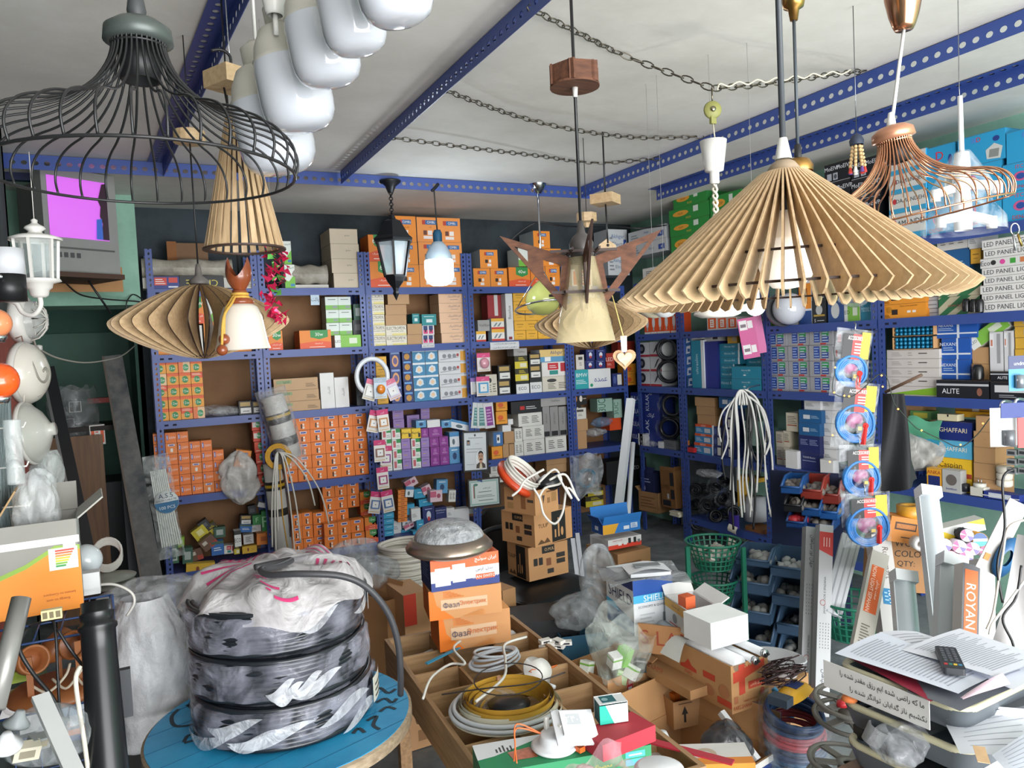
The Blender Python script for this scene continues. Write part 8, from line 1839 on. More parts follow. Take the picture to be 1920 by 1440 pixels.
bag('plastic_bag','clear crumpled film on top of the white sack','bag',P+V(.04,.05,.38),.13,.09,.06,film('#dfe3e6',0.25),73,.4)
zq=ad(352,1205,2.55).z
solo('plastic_tube',MB().lathe([(.042,0),(.042,zq),(.038,zq),(.038,0),(.042,0)],mat('#b9bbbe',.35,0,0),28),'light grey plastic tube standing beside the blue drum','tube',V(ad(352,1352,2.55).x,ad(352,1352,2.55).y,0),0,None,(0,rad(-4),0))
solo('orange_plug',MB().lathe([(.0001,.03),(.02,.02),(.026,0),(0,0)],mat('#f0641c',.35,0,0),20),'small orange cap peeking out beside the grey tube','cap',ad(374,1290,2.5))
solo('grey_bracket',MB().box(-.025,.025,-.01,.01,-.06,.06,mat('#3a3c40',.5,0,0)).box(-.03,.0,-.012,-.01,.05,.065,mat('#c87a3a',.5,0,0)),'dark grey plastic bracket beside the black pipe','bracket',ad(226,1300,1.9))
solo('white_globe',MB().lathe([(.045*sin(t*pi/14)+.0001,-.045*cos(t*pi/14))for t in range(15)],mat('#b9c0c2',.2,0,0),24),'white globe shade beside the grey and orange carton','lamp shade',ad(160,1050,2.2))
solo('white_box',MB().box(-.025,.025,-.02,.02,0,.06,mat('#cfd1d0',.5,0,.04)),'small white box under the globe shade','box',ad(170,1112,2.1))
P=ad(207,1122,3.0);solo('dark_stool',MB().box(-.1,.1,-.1,.1,0,P.z,mat('#1d1c1b',.6,0,.1)),'dark stand under the round grey lamp discs','stand',(P.x,P.y,0))
for i in range(4):
 P=ad(207,1122,3.0)+V(0,0,.001+.026*i);solo('grey_disc',MB().lathe([(0,0),(.095,0),(.098,.006),(.03,.022),(0,.024)],mat(['#4a4038','#5a5650','#7d8078','#8b9086'][i],.45,.1,.08),36),f'round grey lamp disc stacked beside the globe, {ORD[i]} from bottom','lamp disc',P,0,'grey lamp discs')
solo('white_cable',MB().tube(spline([ad(182,1097,2.2),ad(215,1096,2.2),ad(245,1110,2.2),ad(252,1130,2.2),ad(238,1155,2.2)],6),.004,wr_),'white cable curling over the grey discs','cable')
q=MB()
for j in range(5):q.tube([P+V(0,.02,.078)+V(.05*cos(t),.02*sin(t),.0+.05*sin(t)+.006*j)for t in(2*pi*i/20 for i in range(20))],.005,wr_,6,True)
solo('white_cable',q,'coil of white cable behind the globe shade','cable coil')
# ================================================================ right side
def shelfcarton(x,y,wp,hp,f,label,rec=.04,rz=0.,d=.18,ops=(),flaps=(),tilt=0.):
 p=aX(x,y,XR+rec);s=(p-CO).dot(CF)/FPX;w,h=wp*s,hp*s
 root=thing('cardboard_carton',label,'box',(0,0,0));root.matrix_world=T(*p)@R(-pi/2+rz)@R(tilt,'Y')
 mf=mat(f,.8,0,.1,6);m=MB();t=.004
 m.box(-w/2,w/2,0,t,0,h,mf).box(-w/2,w/2,d-t,d,0,h,mf).box(-w/2,-w/2+t,0,d,0,h,mf).box(w/2-t,w/2,0,d,0,h,mf).box(-w/2,w/2,0,d,0,t,mf)
 prints(m,ops,(-w/2,0,0),(1,0,0),(0,0,1),w,h,(0,-1,0));m.build('body',root)
 for sd,a,ln in flaps:
  q=MB()
  if sd=='near':q.box(-w/2,w/2,-.002,.002,0,ln,mf,T(0,0,h)@R(a,'X'))
  else:q.box(-.002,.002,0,d,0,ln,mf,T((w/2)*(1 if sd=='right' else-1),0,h)@R(a,'Y'))
  q.build('flap',root)
 return root
shelfcarton(1216,960,50,38,'#9a734a','low brown carton on corner shelf with open flaps',.0,.15,.16,[('l',.1,.2,.9,.8,4,'#7a5636')],[('left',-.9,.05)])
shelfcarton(1213,935,36,50,'#1c2450','navy carton with white lettering inside the low brown one',.03,.1,.12,[('l',.1,.6,.8,.8,2,'#9aa4c8'),('o',.3,.4,.12,.12,'#c8ccd8')],[('near',-.6,.05)])
shelfcarton(1254,952,46,70,'#8d6236','amber brown carton with dark panels leaning on corner shelf',.02,-.1,.15,[('r',.72,.6,1,.95,'#22242c'),('r',.72,.25,1,.5,'#22242c'),('r',.1,.05,.7,.2,'#1c2430'),('r',.45,.24,.6,.38,'#c8c8c6'),('t','OMRi',.35,.56,.12,'#5a3a1c')],[('near',-.3,.03),('right',.5,.04)],-.06)
solo('polystyrene',MB().box(-.06,.06,0,.05,0,.012,mat('#d6cfb8',.8,0,.05)).box(-.05,.06,0,.05,.012,.024,mat('#cfc8b0',.8,0,.05)).box(-.06,.05,0,.05,.024,.036,mat('#d6cfb8',.8,0,.05)),'cream foam strips at the shelf end under the leaning carton','foam',aX(1264,968,XR-.02),-pi/2)
solo('red_clip',MB().box(-.035,.035,0,.03,0,.035,mat('#c8282c',.4,0,.05)),'small red plastic piece at the shelf edge beside orange-topped boxes','clip',aX(1295,848,XR-.02),-pi/2)
solo('orange_bracket',MB().box(-.03,.03,0,.03,0,.04,mat('#c87a3a',.5,0,.1)).box(-.04,-.02,.0,.03,.04,.06,mat('#d8601f',.5,0,.05)),'orange and brown small box behind the red piece','box',aX(1283,835,XR+.01),-pi/2)
P=aX(1404,735,XR-.12)
r_=thing('cable_bunch','bunch of white and black power leads hanging over a hook','cable bunch',P)
MB().tube(spline([V(.1,0,.04),V(0,0,.03),V(-.02,0,-.01),V(-.03,0,.02)],5),.005,steel).build('hook',r_)
rnd=random.Random(4);whc=mat('#cfcec8',.45,0,0);blc_=mat('#1a1a1c',.45,0,0);s=4.05/FPX
ends=[(-60,120),(-52,210),(-40,270),(-34,235),(-26,330),(-18,300),(-8,290),(0,250),(6,285),(14,300),(24,180),(32,240),(40,300),(50,120),(64,300),(-46,160),(20,330),(-12,210),(46,210),(34,200)]
for k,(ex,ey)in enumerate(ends):
 side=-1 if ex<0 else 1;w0=abs(ex)*.5+10;py=-.03-.006*(k%5)
 pts=[V(0,py,0),V(side*w0*.5*s*0+0,py,0)]
 path=[CR*(-side*6*s)+V(0,0,-30*s),V(0,0,6*s),CR*(side*w0*.8*s)+V(0,0,-22*s),CR*((ex*.9+rnd.uniform(-5,5))*s)+V(0,0,-ey*.4*s),CR*((ex+rnd.uniform(-9,9))*s)+V(0,0,-ey*.72*s),CR*((ex+rnd.uniform(-12,14))*s)+V(0,0,-ey*s)]
 off=V(-.03-.007*(k%6),0,0);big=k in(13,14)
 q=MB();q.tube(spline([p+off for p in path],6),.0075 if k%3 else .006,(blc_ if k%3==1 else whc),6);q.build('lead',r_)
MB().tube(spline([V(-.05,0,0),CR*(45*s)+V(-.05,0,-40*s),CR*(60*s)+V(-.05,0,-110*s),CR*(48*s)+V(-.05,0,-150*s)],8),.008,whc,6).build('lead',r_)
solo('white_wire_ring',MB().tube([aX(1387,1036,XR-.25)+CR*(.03*cos(t))+V(0,0,.025*sin(t))for t in(2*pi*i/20 for i in range(20))],.004,whc,6,True),'small ring of white wire below the cable bunch','wire')
solo('round_pack',MB().lathe([(0,0),(.085,0),(.085,.12),(.07,.14),(.07,.17),(0,.17)],mat('#aeb1b4',.5,0,.08),24),'round white and black pack behind the hanging leads','pack',aX(1418,975,XR+.14))
solo('brown_box',MB().box(-.09,.09,0,.14,0,.11,mat('#8a5a30',.7,0,.1)),'brown box under the round pack behind hanging leads','box',aX(1415,1018,XR+.04),-pi/2)
solo('yellow_box',MB().box(-.1,.1,0,.1,0,.03,mat('#c89a2c',.6,0,.1)).box(-.1,-.09,0,.1,-.2,0,mat('#c89a2c',.6,0,.1)),'yellow carton edge beside the black coils','box',aX(1400,902,XR+.08),-pi/2)
solo('purple_bag',MB().grid(lambda u,v:V((u-.5)*.11,-.02*sin(3*u),-.1*v+.01*sin(6*u)),8,6,mat('#3b2a86',.5,0,.1)),'purple packet hanging over the shelf corner','packet',aX(1376,962,XR-.03),-pi/2)
for i,(x,y)in enumerate(((1374,992),(1372,1018))):solo('paper_note',MB().grid(lambda u,v:V((u-.5)*.075,-.012*sin(3*v),(.5-v)*.055),6,5,mat('#c8c2b2',.7,0,.03)),f'curled cream paper note above the green basket, {["upper", "lower"][i]}','note',aX(x,y,XR-.05),-pi/2+.2,None,(0,.25,-pi/2+.2))
P=aX(1400,596,XR-.1);s=(P-CO).dot(CF)/FPX
r_=thing('magenta_cards','bundle of magenta cards with white labels hanging by the lit bulb','card bundle',P,-pi/2+.5,None,(0,rad(-8),-pi/2+.9))
MB().box(-18*s,12*s,0,.006,-76*s,0,mat('#b8327c',.4,0,.05)).build('card',r_);MB().box(12*s,26*s,.006,.012,-70*s,4*s,mat('#c04a8c',.4,0,.05)).build('card',r_)
for z in(-22,-68):
 q=MB();q.box(-16*s,-2*s,-.002,0,z*s,(z+18)*s,mat('#d8d4d4',.5,0,.05)).box(-1*s,8*s,-.002,0,(z+2)*s,(z+16)*s,mat('#d8d4d4',.5,0,.05)).box(-14*s,-4*s,-.0026,-.002,(z+5)*s,(z+11)*s,mat('#6a5a64',.5,0,0));q.build('label',r_)
bcab=mat('#2f74b8',.4,0,.06);rdp=mat('#d22f2c',.4,0,0)
for i,(x,y,w,h,tl,d,W)in enumerate(((1603,622,64,124,9,2.95,'topmost, tilted'),(1608,722,78,120,7,2.9,'second from top'),(1612,838,74,98,1,2.85,'third from top'),(1622,928,86,98,-1,2.8,'lowest'))):
 P=ad(x,y,d);s=d/FPX;rz=atan2(CR.y,CR.x)
 r_=thing('cord_bag',f'clear bag of blue extension cord with striped header, {W}','extension cord',P,rz,'bagged blue extension cords',(0,rad(tl),rz))
 w*=s;h*=s
 q=MB()
 for k in range(11):
  rr=.44*w-.006*(k%5);
  q.tube([V(rr*cos(t)*(1+.03*sin(3*t+k)),-.006-.005*(k//5),-h*.6+min(rr,h*.36)*sin(t))for t in(2*pi*j/26 for j in range(26))],.006,bcab,5,True)
 q.build('blue_cord',r_)
 q=MB();q.box(-w*.36,-w*.08,-.018,-.017,-h*.42,-.01,mat('#1b1b1e',.5,0,0)).box(-w*.08,w*.17,-.018,-.017,-h*.42,-.01,mat('#c8302c',.5,0,0)).box(w*.17,w*.42,-.018,-.017,-h*.4,0,mat('#e0b81f',.5,0,0))
 q.text('ACCESSORIES',(-.02*w,-.0186,-h*.1),(1,0,0),(0,0,1),h*.06,mat('#e8e4e0',.5,0,0),w*.42)
 for j in range(4):q.box(-w*.01,w*.17,-.0186,-.018,-h*(.33-.045*j),-h*(.31-.045*j),mat('#e8c8c0',.5,0,0))
 q.build('header_card',r_)
 MB().lathe([(0,0),(w*.2,0),(w*.2,.004),(0,.004)],mat('#a86a8c',.5,0,.08),22,T(-.02*w,-.006,-h*.55)@R(pi/2,'X')).build('pink_disc',r_)
 MB().bar(V(w*.22,-.02,-h*.6),V(w*.2,-.022,-h*.92),.014,.012,rdp).lathe([(0,0),(.011,0),(.011,.006),(0,.006)],rdp,12,T(w*.22,-.018,-h*.62)@R(pi/2,'X')).build('red_plug',r_)
 MB().box(w*.02,w*.17,-.021,-.02,-h*.74,-h*.6,mat('#22201c',.5,0,0)).box(w*.05,w*.14,-.0214,-.021,-h*.7,-h*.64,mat('#c8a82c',.5,0,0)).build('small_label',r_)
 q=MB();fm=film('#dfe4ea',.16,.12,14)
 q.grid(lambda u,v:V((u-.5)*w*1.06,-.024*sin(pi*u)**.5*min(1,.3+v)-.003*sin(14*u+9*v),-v*h*1.04+.01),12,12,fm);q.build('clear_bag',r_)
 MB().tube([V(0,0,.0),V(0,.0,.03),V(.02,.06,.04)],.0022,steel).build('hook',r_)
solo('black_coat',MB().grid(lambda u,v:ad(1672+10*v+(u-.5)*(34+46*v),738+190*v-30*u*v*v,3.0)+V(0,0,0)-CF*(.06*sin(pi*u)+.02*sin(9*u+3*v)),14,12,mat('#17181b',.75,0,.1)),'black cloth bag hanging beside the blue cord bags','bag')
solo('wooden_rod',MB().tube([ad(1660,735,2.95),ad(1728,703,2.8)],.006,mat('#5a4434',.6,0,.1),8),'brown wooden rod sticking out above the black cloth bag','rod')
solo('metal_hook_rod',MB().tube([ad(1606,645,3.2),aX(1646,620,XR)],.004,steel,6).tube([ad(1606,650,3.2),ad(1607,630,3.2)],.004,steel,6),'thin steel display hook above the topmost cord bag','hook')
q=MB();lp=[(1562,650),(1566,690),(1562,735),(1600,742),(1655,700),(1675,752),(1686,768),(1715,800),(1730,808),(1760,822),(1800,838),(1832,815),(1858,782),(1885,760)]
q.tube(spline([ad(x,y,2.7)for x,y in lp],5),.0018,mat('#1d2a20',.6,0,0),4)
r_=solo('fairy_lights',q,'dark wire of tiny orange fairy lights draped along shelves','string lights')
for x,y in((1566,689),(1564,736),(1583,742),(1592,743),(1653,704),(1655,725),(1684,767),(1728,807),(1801,834),(1858,782),(1843,794),(1556,866),(1561,816)):MB().lathe([(.0001,-.004),(.004,0),(.0001,.004)],lamp_mat('#ff9a4a',2.2),8,T(*ad(x,y,2.69))).build('light',r_)
P=aX(1715,880,XR+.05)
bag('plastic_bag','big grey plastic bag hanging over shelf beside glue cartons','bag',P,.07,.16,.1,film('#b9b8b2',.72),81,.3)
solo('green_packet',MB().grid(lambda u,v:V((u-.5)*.2,-.02*sin(3.1*v),(.5-v)*.12+.01*sin(8*u)),8,6,mat('#5fae8a',.4,0,.1,14)).box(-.1,.1,-.012,-.01,-.075,-.04,mat('#3a9ab8',.4,0,.1)),'green and blue packet beside the grey plastic bag','packet',aX(1733,806,XR+.04),-pi/2,None,(0,.12,-pi/2))
solo('red_switch_box',MB().box(-.03,.03,0,.05,-.03,.03,mat('#d8d2c8',.5,0,.05)).box(-.02,.02,-.001,0,-.02,.02,mat('#a8343a',.5,0,0)),'white box with red square logo behind the green packet','box',aX(1707,812,XR+.06),-pi/2-.2)
solo('green_box',MB().box(-.06,.06,0,.08,0,.05,mat('#6a9a5a',.5,0,.15)).box(-.04,.04,-.001,0,.01,.04,mat('#c8c04a',.5,0,.05)),'small green and yellow box at shelf back','box',aX(1726,787,XR+.13),-pi/2+.1)
solo('cream_switch_box',MB().box(-.055,.055,0,.06,0,.035,mat('#d8d0ac',.45,0,.03)).box(.0,.008,-.001,0,.022,.034,blackm),'cream junction box on top of the navy glue carton','junction box',aX(1776,789,XR+.05),-pi/2)
solo('yellow_level',MB().box(-.1,.1,0,.04,0,.03,mat('#e0a41c',.45,0,.05)),'yellow plastic tool behind the kraft cartons','tool',aX(1826,783,XR+.12),-pi/2)
solo('tape_roll_box',MB().box(-.1,.12,0,.1,0,.06,mat('#a87c2c',.55,0,.25,30)).box(-.005,.03,-.001,0,0,.06,mat('#c8c0b0',.5,0,0)),'amber patterned package under the shelf at back','package',aX(1825,776,XR+.15),-pi/2)
solo('power_adapter',MB().box(-.035,.035,0,.05,0,.045,mat('#d2d0c4',.45,0,.03)).lathe([(0,0),(.03,0),(.03,.018),(0,.018)],mat('#cfcfc4',.4,0,0),18,T(.0,.025,.045)).tube([V(-.008,.025,.063),V(-.008,.025,.085)],.003,steel,6).tube([V(.008,.025,.063),V(.008,.025,.085)],.003,steel,6),'cream plug adapter standing on the shelf edge','adapter',aX(1832,930,XR),-pi/2)
solo('dark_jar',MB().lathe([(0,0),(.022,0),(.022,.04),(0,.042)],mat('#22252a',.35,0,0),18),'small dark jar beside the round speaker box','jar',aX(1810,921,XR+.03))
solo('blue_tape_box',MB().box(-.1,.08,0,.06,0,.035,mat('#2a3a86',.5,0,.1)).box(-.07,.04,-.001,0,.006,.03,mat('#c9cdd6',.5,0,.1,60)).box(-.1,.08,-.004,0,.012,.016,mat('#d8dadc',.4,0,0)),'blue and white package lying on the shelf edge','package',aX(1880,938,XR+.0),-pi/2)
for i in range(3):solo('round_box',MB().lathe([(.03,0),(.036,.006),(.036,.03),(.03,.034),(0,.034)],mat('#d8d2c4',.45,0,.05),20),f'round cream container, {ORD[i]} from bottom by the kraft column','container',aX(1884,912,XR+.05)+V(0,0,.035*i),0,'round cream containers')
for r in range(4):
 for c in range(2):solo('display_tray',MB().box(-.022,.022,0,.03,0,.03,mat('#8f9394',.45,0,.05)).box(-.016,.016,-.001,0,.008,.022,mat('#3a3d40',.5,0,0)),f'small grey tray of parts at shelf end, {["upper", "second", "third", "lowest"][r]} row, {["inner", "outer"][c]}','tray',aX(1896+22*c,838+17*r,XR-.06),-pi/2,'small grey part trays')
for x,y in((1882,752),(1908,748)):solo('steel_hook',MB().tube(spline([ad(x-6,y+22,2.6),ad(x-4,y+4,2.6),ad(x+4,y,2.62),ad(x+14,y+2,2.8)],5),.005,metal('#c2c6ca',.3),8),f'steel display hook at shelf end, {"inner" if x < 1900 else "outer"} one','hook')
r_=thing('packet_cluster','hanging white packet with grey battery and red label at shelf end','packet',ad(1890,800,2.55),atan2(CR.y,CR.x))
MB().grid(lambda u,v:V((u-.5)*.12,-.01*sin(5*u),(.5-v)*.13),8,6,mat('#c9ced2',.4,0,.1)).build('white_packet',r_);MB().tube([V(-.01,-.02,-.06),V(-.01,-.02,-.01)],.018,mat('#6a6d72',.35,.3,0),14).build('grey_battery',r_);MB().box(.02,.042,-.02,-.016,-.07,.03,rdp).build('red_label',r_);MB().box(-.03,.06,-.012,-.01,.03,.08,mat('#22357a',.5,0,0)).build('blue_header',r_)
r_=thing('blister_pack','blue blister pack with white curved lettering at shelf end','blister card',ad(1908,700,2.6),atan2(CR.y,CR.x))
MB().box(-.03,.05,0,.002,-.06,.06,mat('#3a8cb8',.4,0,.05)).box(-.03,.05,-.001,0,.015,.06,mat('#1b2a5a',.4,0,0)).text('undmy',(.01,-.002,.032),(1,0,0),(0,0,1),.016,mat('#dfe6ee',.4,0,0),.07,True).build('card',r_);MB().tube([V(.0,-.012,-.05),V(.0,-.012,-.005)],.014,mat('#8a9098',.3,.5,0),14).build('metal_part',r_)
r_=thing('key_bunch','bunch of keys hanging in front of the white panel boxes','keys',ad(1903,430,2.5));KP=r_.location
MB().tube([V(0,0,.02*sin(t))+CR*(.014*cos(t))for t in(2*pi*i/12 for i in range(12))],.0025,steel,5,True).build('key_ring',r_)
for a,b,cc in(((1900,438),(1904,470),'#b8babd'),((1908,438),(1916,462),'#a8884a')):MB().tube([ad(*a,2.5)-KP,ad(*b,2.5)-KP],.004,metal(cc,.35),5).build('key',r_)
for i,(x,y)in enumerate(((1812,584),(1826,585),(1837,585))):solo('black_lampholder',MB().lathe([(.018,0),(.02,.02),(.02,.05),(.013,.065),(0,.065)],mat('#17181a',.3,0,0),18),f'black lampholder standing on the shelf, {ORD[i]} of three','lampholder',aX(x,y,XR-.01),0,'black lampholders')
solo('black_lampholder',MB().lathe([(.026,0),(.028,.02),(.026,.06),(.016,.075),(0,.075)],mat('#17181a',.3,0,0),20),'black lampholder in front of the small kraft box','lampholder',aX(1834,711,XR+.03))
for j,(y0,lab)in enumerate(((655,'lower'),(630,'upper'))):
 P=aX(1711,y0,XR+.02);s=(P-CO).dot(CF)/FPX;zb=SH[2]+.0;
 r_=thing('bulb_tray',f'open tray packed with blue bulbs in rows, {lab} one','tray',(P.x,P.y,P.z),-pi/2,'trays of blue bulbs')
 MB().box(-42*s,42*s,0,.12,0,.003,kr).box(-42*s,-41*s,0,.12,0,23*s,kr).box(41*s,42*s,0,.12,0,23*s,kr).box(-42*s,42*s,.118,.12,0,23*s,kr).build('tray_body',r_)
 for r in range(3):
  for c in range(9):
   q=MB();q.lathe([(0,-.05),(3.6*s,-.05),(4*s,.0),(3.2*s,.012),(.0001,.016)],mat('#1f7fa8',.25,.2,0),10,T((-36+9*c)*s,.02,(4.2+7.4*r)*s)@R(pi/2,'X'));q.build('blue_bulb',r_)
bag('plastic_bag','clear bag draped over the green box under the cone rim','bag',aX(1604,575,XR-.02),.05,.09,.05,film('#cfd6d8',0.28),82,.3)
def bin_(x0,y0,x1,y1,d,c,label,lump=None,group=None,nm='storage_bin'):
 xm=(x0+x1)/2;P=ad(xm,y1,d);s=d/FPX;w=(x1-x0)*s*.94;h=(y1-y0)*s*.86;dp=.19;rz=-pi/2+.5
 root=thing(nm,label,'bin',P,rz,group);mm=mat(c,.4,0,.05);hw=w/2;fh=h*.45
 m=MB();m.box(-hw,hw,0,dp,0,.004,mm).box(-hw,hw,0,.005,0,fh,mm).box(-hw,hw,dp-.005,dp,0,h,mm)
 for sx in(-1,1):
  x=sx*hw;pr_=[V(x,0,0),V(x,dp,0),V(x,dp,h),V(x,dp*.4,h),V(x,0,fh)];q=[p+V(-sx*.005,0,0)for p in pr_]
  m.poly(pr_,mm).poly(q,mm)
 m.tube([V(-hw,0,fh),V(-hw,dp*.4,h),V(-hw,dp,h)],.006,mm,6).tube([V(hw,0,fh),V(hw,dp*.4,h),V(hw,dp,h)],.006,mm,6).tube([V(-hw,0,fh),V(hw,0,fh)],.006,mm,6);m.build('bin_body',root)
 if lump:
  rnd=random.Random(int(x0+y0));q=MB()
  for k in range(14):
   p=V(rnd.uniform(-.8,.8)*hw,rnd.uniform(.15,.8)*dp,rnd.uniform(.2,.8)*fh+.01);rr=rnd.uniform(.016,.028)
   q.lathe([(rr*.6,-rr),(rr,-rr*.5),(rr,rr*.5),(rr*.5,rr),(0,rr)],mat(lump,.45,0,.1),9,T(*p)@R(rnd.uniform(0,3),'X')@R(rnd.uniform(0,3),'Y'))
  o=q.build('small_parts',root);o['kind']='stuff'
 return root
SB='#405a76'
for i,a in enumerate(((1378,1030,1442,1062),(1366,1058,1444,1114),(1368,1112,1446,1168),(1372,1165,1448,1222))):bin_(*a,3.75,SB,f'blue-grey scoop bin in the inner column, {ORD[i]} from top','#8d8e8b','blue-grey scoop bins')
for i,a in enumerate(((1443,1035,1512,1084),(1446,1084,1512,1138),(1456,1140,1512,1192),(1458,1194,1510,1246))):bin_(*a,3.68,SB,f'blue-grey scoop bin behind tall white boxes, {ORD[i]} from top',('#a4a7a7','#757775','#2a2c2e','#8e908c')[i],'blue-grey scoop bins')
for i,(a,c,w_)in enumerate((((1464,893,1500,926),'#1d4f8c','blue, upper row beside red'),((1501,893,1540,936),'#8c3228','red, upper row'),((1541,900,1572,945),'#7c2c24','red, upper row behind cord bags'),((1470,927,1502,960),'#1c1e22','black, middle row'),((1503,932,1536,968),'#1d4f8c','blue, middle row'),((1537,938,1570,974),'#22589a','blue, middle row at the end'),((1474,962,1508,990),'#1c4684','blue holding red parts, bottom row'),((1509,965,1560,996),'#1a3f78','blue, bottom row'))):
 bin_(*a,3.85,c,f'small parts bin, {w_}','#b8303a' if 'red parts' in w_ else '#77706a','coloured parts bins')
bq=ad(1517,945,4.06);solo('bin_panel',MB().box(-.2,.2,0,.015,0,bq.z+.17,mat('#1b2440',.5,0,.1)),'dark blue panel carrying the small coloured parts bins','panel',(bq.x,bq.y,0),-pi/2+.5)
gnb=mat('#1f6e56',.4,0,.05)
def basket(P,r0,r1,h,label):
 root=thing('green_basket',label,'basket',P);m=MB();n=26
 for k in range(n):
  a=2*pi*k/n;m.bar(V(r0*cos(a),r0*sin(a),0),V(r1*cos(a),r1*sin(a),h),.008,.003,gnb)
 for j in range(6):rr=r0+(r1-r0)*j/5;m.tube(ring_pts(rr,h*j/5,30),.0035 if j<5 else .007,gnb,5,True)
 m.lathe([(0,0),(r0,0)],gnb,26);m.build('lattice',root);return root
P=ad(1338,1062,3.85)
b1=basket(P,.09,.135,.13,'round green plastic basket full of white parts, upper')
q=MB();rnd=random.Random(2)
for k in range(26):q.box(-.016,.016,-.012,.012,-.01,.01,mat('#b9b5aa',.5,0,.08),T(rnd.uniform(-.08,.08),rnd.uniform(-.08,.08),.05+rnd.uniform(0,.05))@R(rnd.uniform(0,3),'X')@R(rnd.uniform(0,3),'Z'))
o=q.build('small_parts',b1);o['kind']='stuff'
b2=basket(P-V(0,0,.17),.08,.12,.11,'round green plastic basket below the full one')
r_=thing('basket_stand','green plastic stand legs holding the round baskets','stand',P)
for x,y in((-.145,.02),(.06,-.15)):MB().box(x-.012,x+.012,y-.006,y+.006,-.42,.12,gnb).build('leg',r_)
basket(ad(1600,1190,3.4),.11,.15,.16,'dark green basket in shade behind the orange-labelled boxes')
def tallbox(name,label,cat,bx,tx,wp,dp,f,ops,side=None,dirx=None,ops2=()):
 b,t=bx,tx;z=(t-b).normalized();x=((dirx or CR)-z*(dirx or CR).dot(z)).normalized();y=z.cross(x)
 M=Matrix(((x.x,y.x,z.x,b.x),(x.y,y.y,z.y,b.y),(x.z,y.z,z.z,b.z),(0,0,0,1)));Ln=(t-b).length;m=MB()
 mf,ms=mat(f,.5,0,.03),mat(side or f,.5,0,.03);m.box(-wp/2,wp/2,0,dp,0,Ln,None,None,[mf,ms,ms,ms,ms,ms])
 prints(m,ops,(-wp/2,0,0),(1,0,0),(0,0,1),wp,Ln,(0,-1,0));prints(m,ops2,(wp/2,0,0),(0,1,0),(0,0,1),dp,Ln,(1,0,0))
 o=m.build(name);o.matrix_world=M;return tag(o,label,cat)
jops=lambda flip:[('p',[(0,.86 if not flip else .0),(1,.83 if not flip else .0),(1,.96 if not flip else .12),(0,.96 if not flip else .15)],'#b8302a'),('t','JAHAN NOOR E SPADANA',.5,.62 if not flip else .3,.2,'#2e2e32',-1),('o',.35,.58 if not flip else .27,.2,.016,'#9a4a4a'),('o',.35,.58 if not flip else .27,.16,.013,'#a9aaa9'),('t','جهان نور سپاهان',.5,.14 if not flip else .86,.4,'#1c1c20',1,1)]+[('l',.2+.2*j,.34 if not flip else .5,.24+.2*j,.48 if not flip else .68,9,'#4a4a4e')for j in range(4)]+[('r',.3+.2*j,.88 if not flip else .03,.36+.2*j,.93 if not flip else .08,'#e0b8b0')for j in range(3)]
tallbox('lamp_box','tall grey lamp box with red corner at its base, farther of two','box',aZ(1512,1330,.0)+V(.0,.0,0),ad(1523,988,3.48),.055,.05,'#a4a6a8',jops(True),'#8f9193')
tallbox('lamp_box','tall grey lamp box with red band near its top, nearer of two','box',aZ(1541,1345,.0)+V(0,0,0),ad(1550,984,3.4),.06,.05,'#b0b2b4',jops(False),'#9a9c9e')
tallbox('lamp_box','leaning white lamp box with orange rounded label','box',ad(1612,1240,2.62),ad(1652,1036,2.9),.062,.05,'#b9b5ac',[('r',.15,.42,.85,.86,'#d0602c'),('t','NOW LIGHT SEPAHAN',.35,.64,.22,'#ecd8c8',1,1),('t','صنعت روشنایی',.65,.64,.2,'#ecd8c8',1),('l',.2,.1,.7,.32,9,'#6a665e')],'#c4c1ba')
tallbox('lamp_box','tall white lamp carton with vertical lettering and blue 48W label','box',ad(1682,1240,2.75),ad(1650,990,3.05),.075,.06,'#c2c0bd',[('t','Rustsmart',.62,.72,.3,'#6a5a56',1),('r',.2,.4,.8,.52,'#2f7aa8'),('t','48W',.65,.46,.3,'#eef2f4',1,1),('l',.3,.42,.5,.5,3,'#9fc4da'),('o',.2,.6,.1,.03,'#d8783c')],'#b4b2ae')
def batten(label,b,t,w,d=.045):
 z=(t-b).normalized();x=(CR-z*CR.dot(z)).normalized();y=z.cross(x);M=Matrix(((x.x,y.x,z.x,b.x),(x.y,y.y,z.y,b.y),(x.z,y.z,z.z,b.z),(0,0,0,1)));Ln=(t-b).length
 r_=thing('batten_light',label,'tube lamp',(0,0,0));r_.matrix_world=M
 MB().box(-w/2,w/2,.012,d,0,Ln,mat('#c3cace',.35,0,.02)).build('housing',r_)
 MB().grid(lambda u,v:V(w*.46*(2*u-1),.012-.022*sin(pi*u),.04+v*(Ln-.08)),8,1,mat('#bcc6cb',.25,0,.02)).build('diffuser',r_)
 for z0 in(0,Ln-.04):MB().box(-w/2-.001,w/2+.001,-.014,d,z0,z0+.04,mat('#d2d7da',.35,0,0)).build('end_cap',r_)
 return r_
batten('short pale batten light leaning beside the 48W carton',ad(1712,1240,2.55),ad(1697,1070,2.7),.075)
batten('tallest pale batten light leaning across the bottle rolls',ad(1783,1240,2.45),ad(1743,912,2.75),.07)
batten('wide pale batten light beside the orange ROYAN box'.replace('ROYAN ','lettered '),ad(1783,1240,2.3),ad(1790,1040,2.45),.075)
tallbox('lamp_box','grey and orange lamp box with large sideways white lettering','box',ad(1817,1250,2.2),ad(1822,1058,2.3),.05,.05,'#55565a',[('r',.12,.1,.88,.94,'#d8601f'),('t','ROYAN',.5,.58,.55,'#f2e8e0',1,1),('t','new',.5,.2,.3,'#f2e8e0',1)],'#c8c6c4')
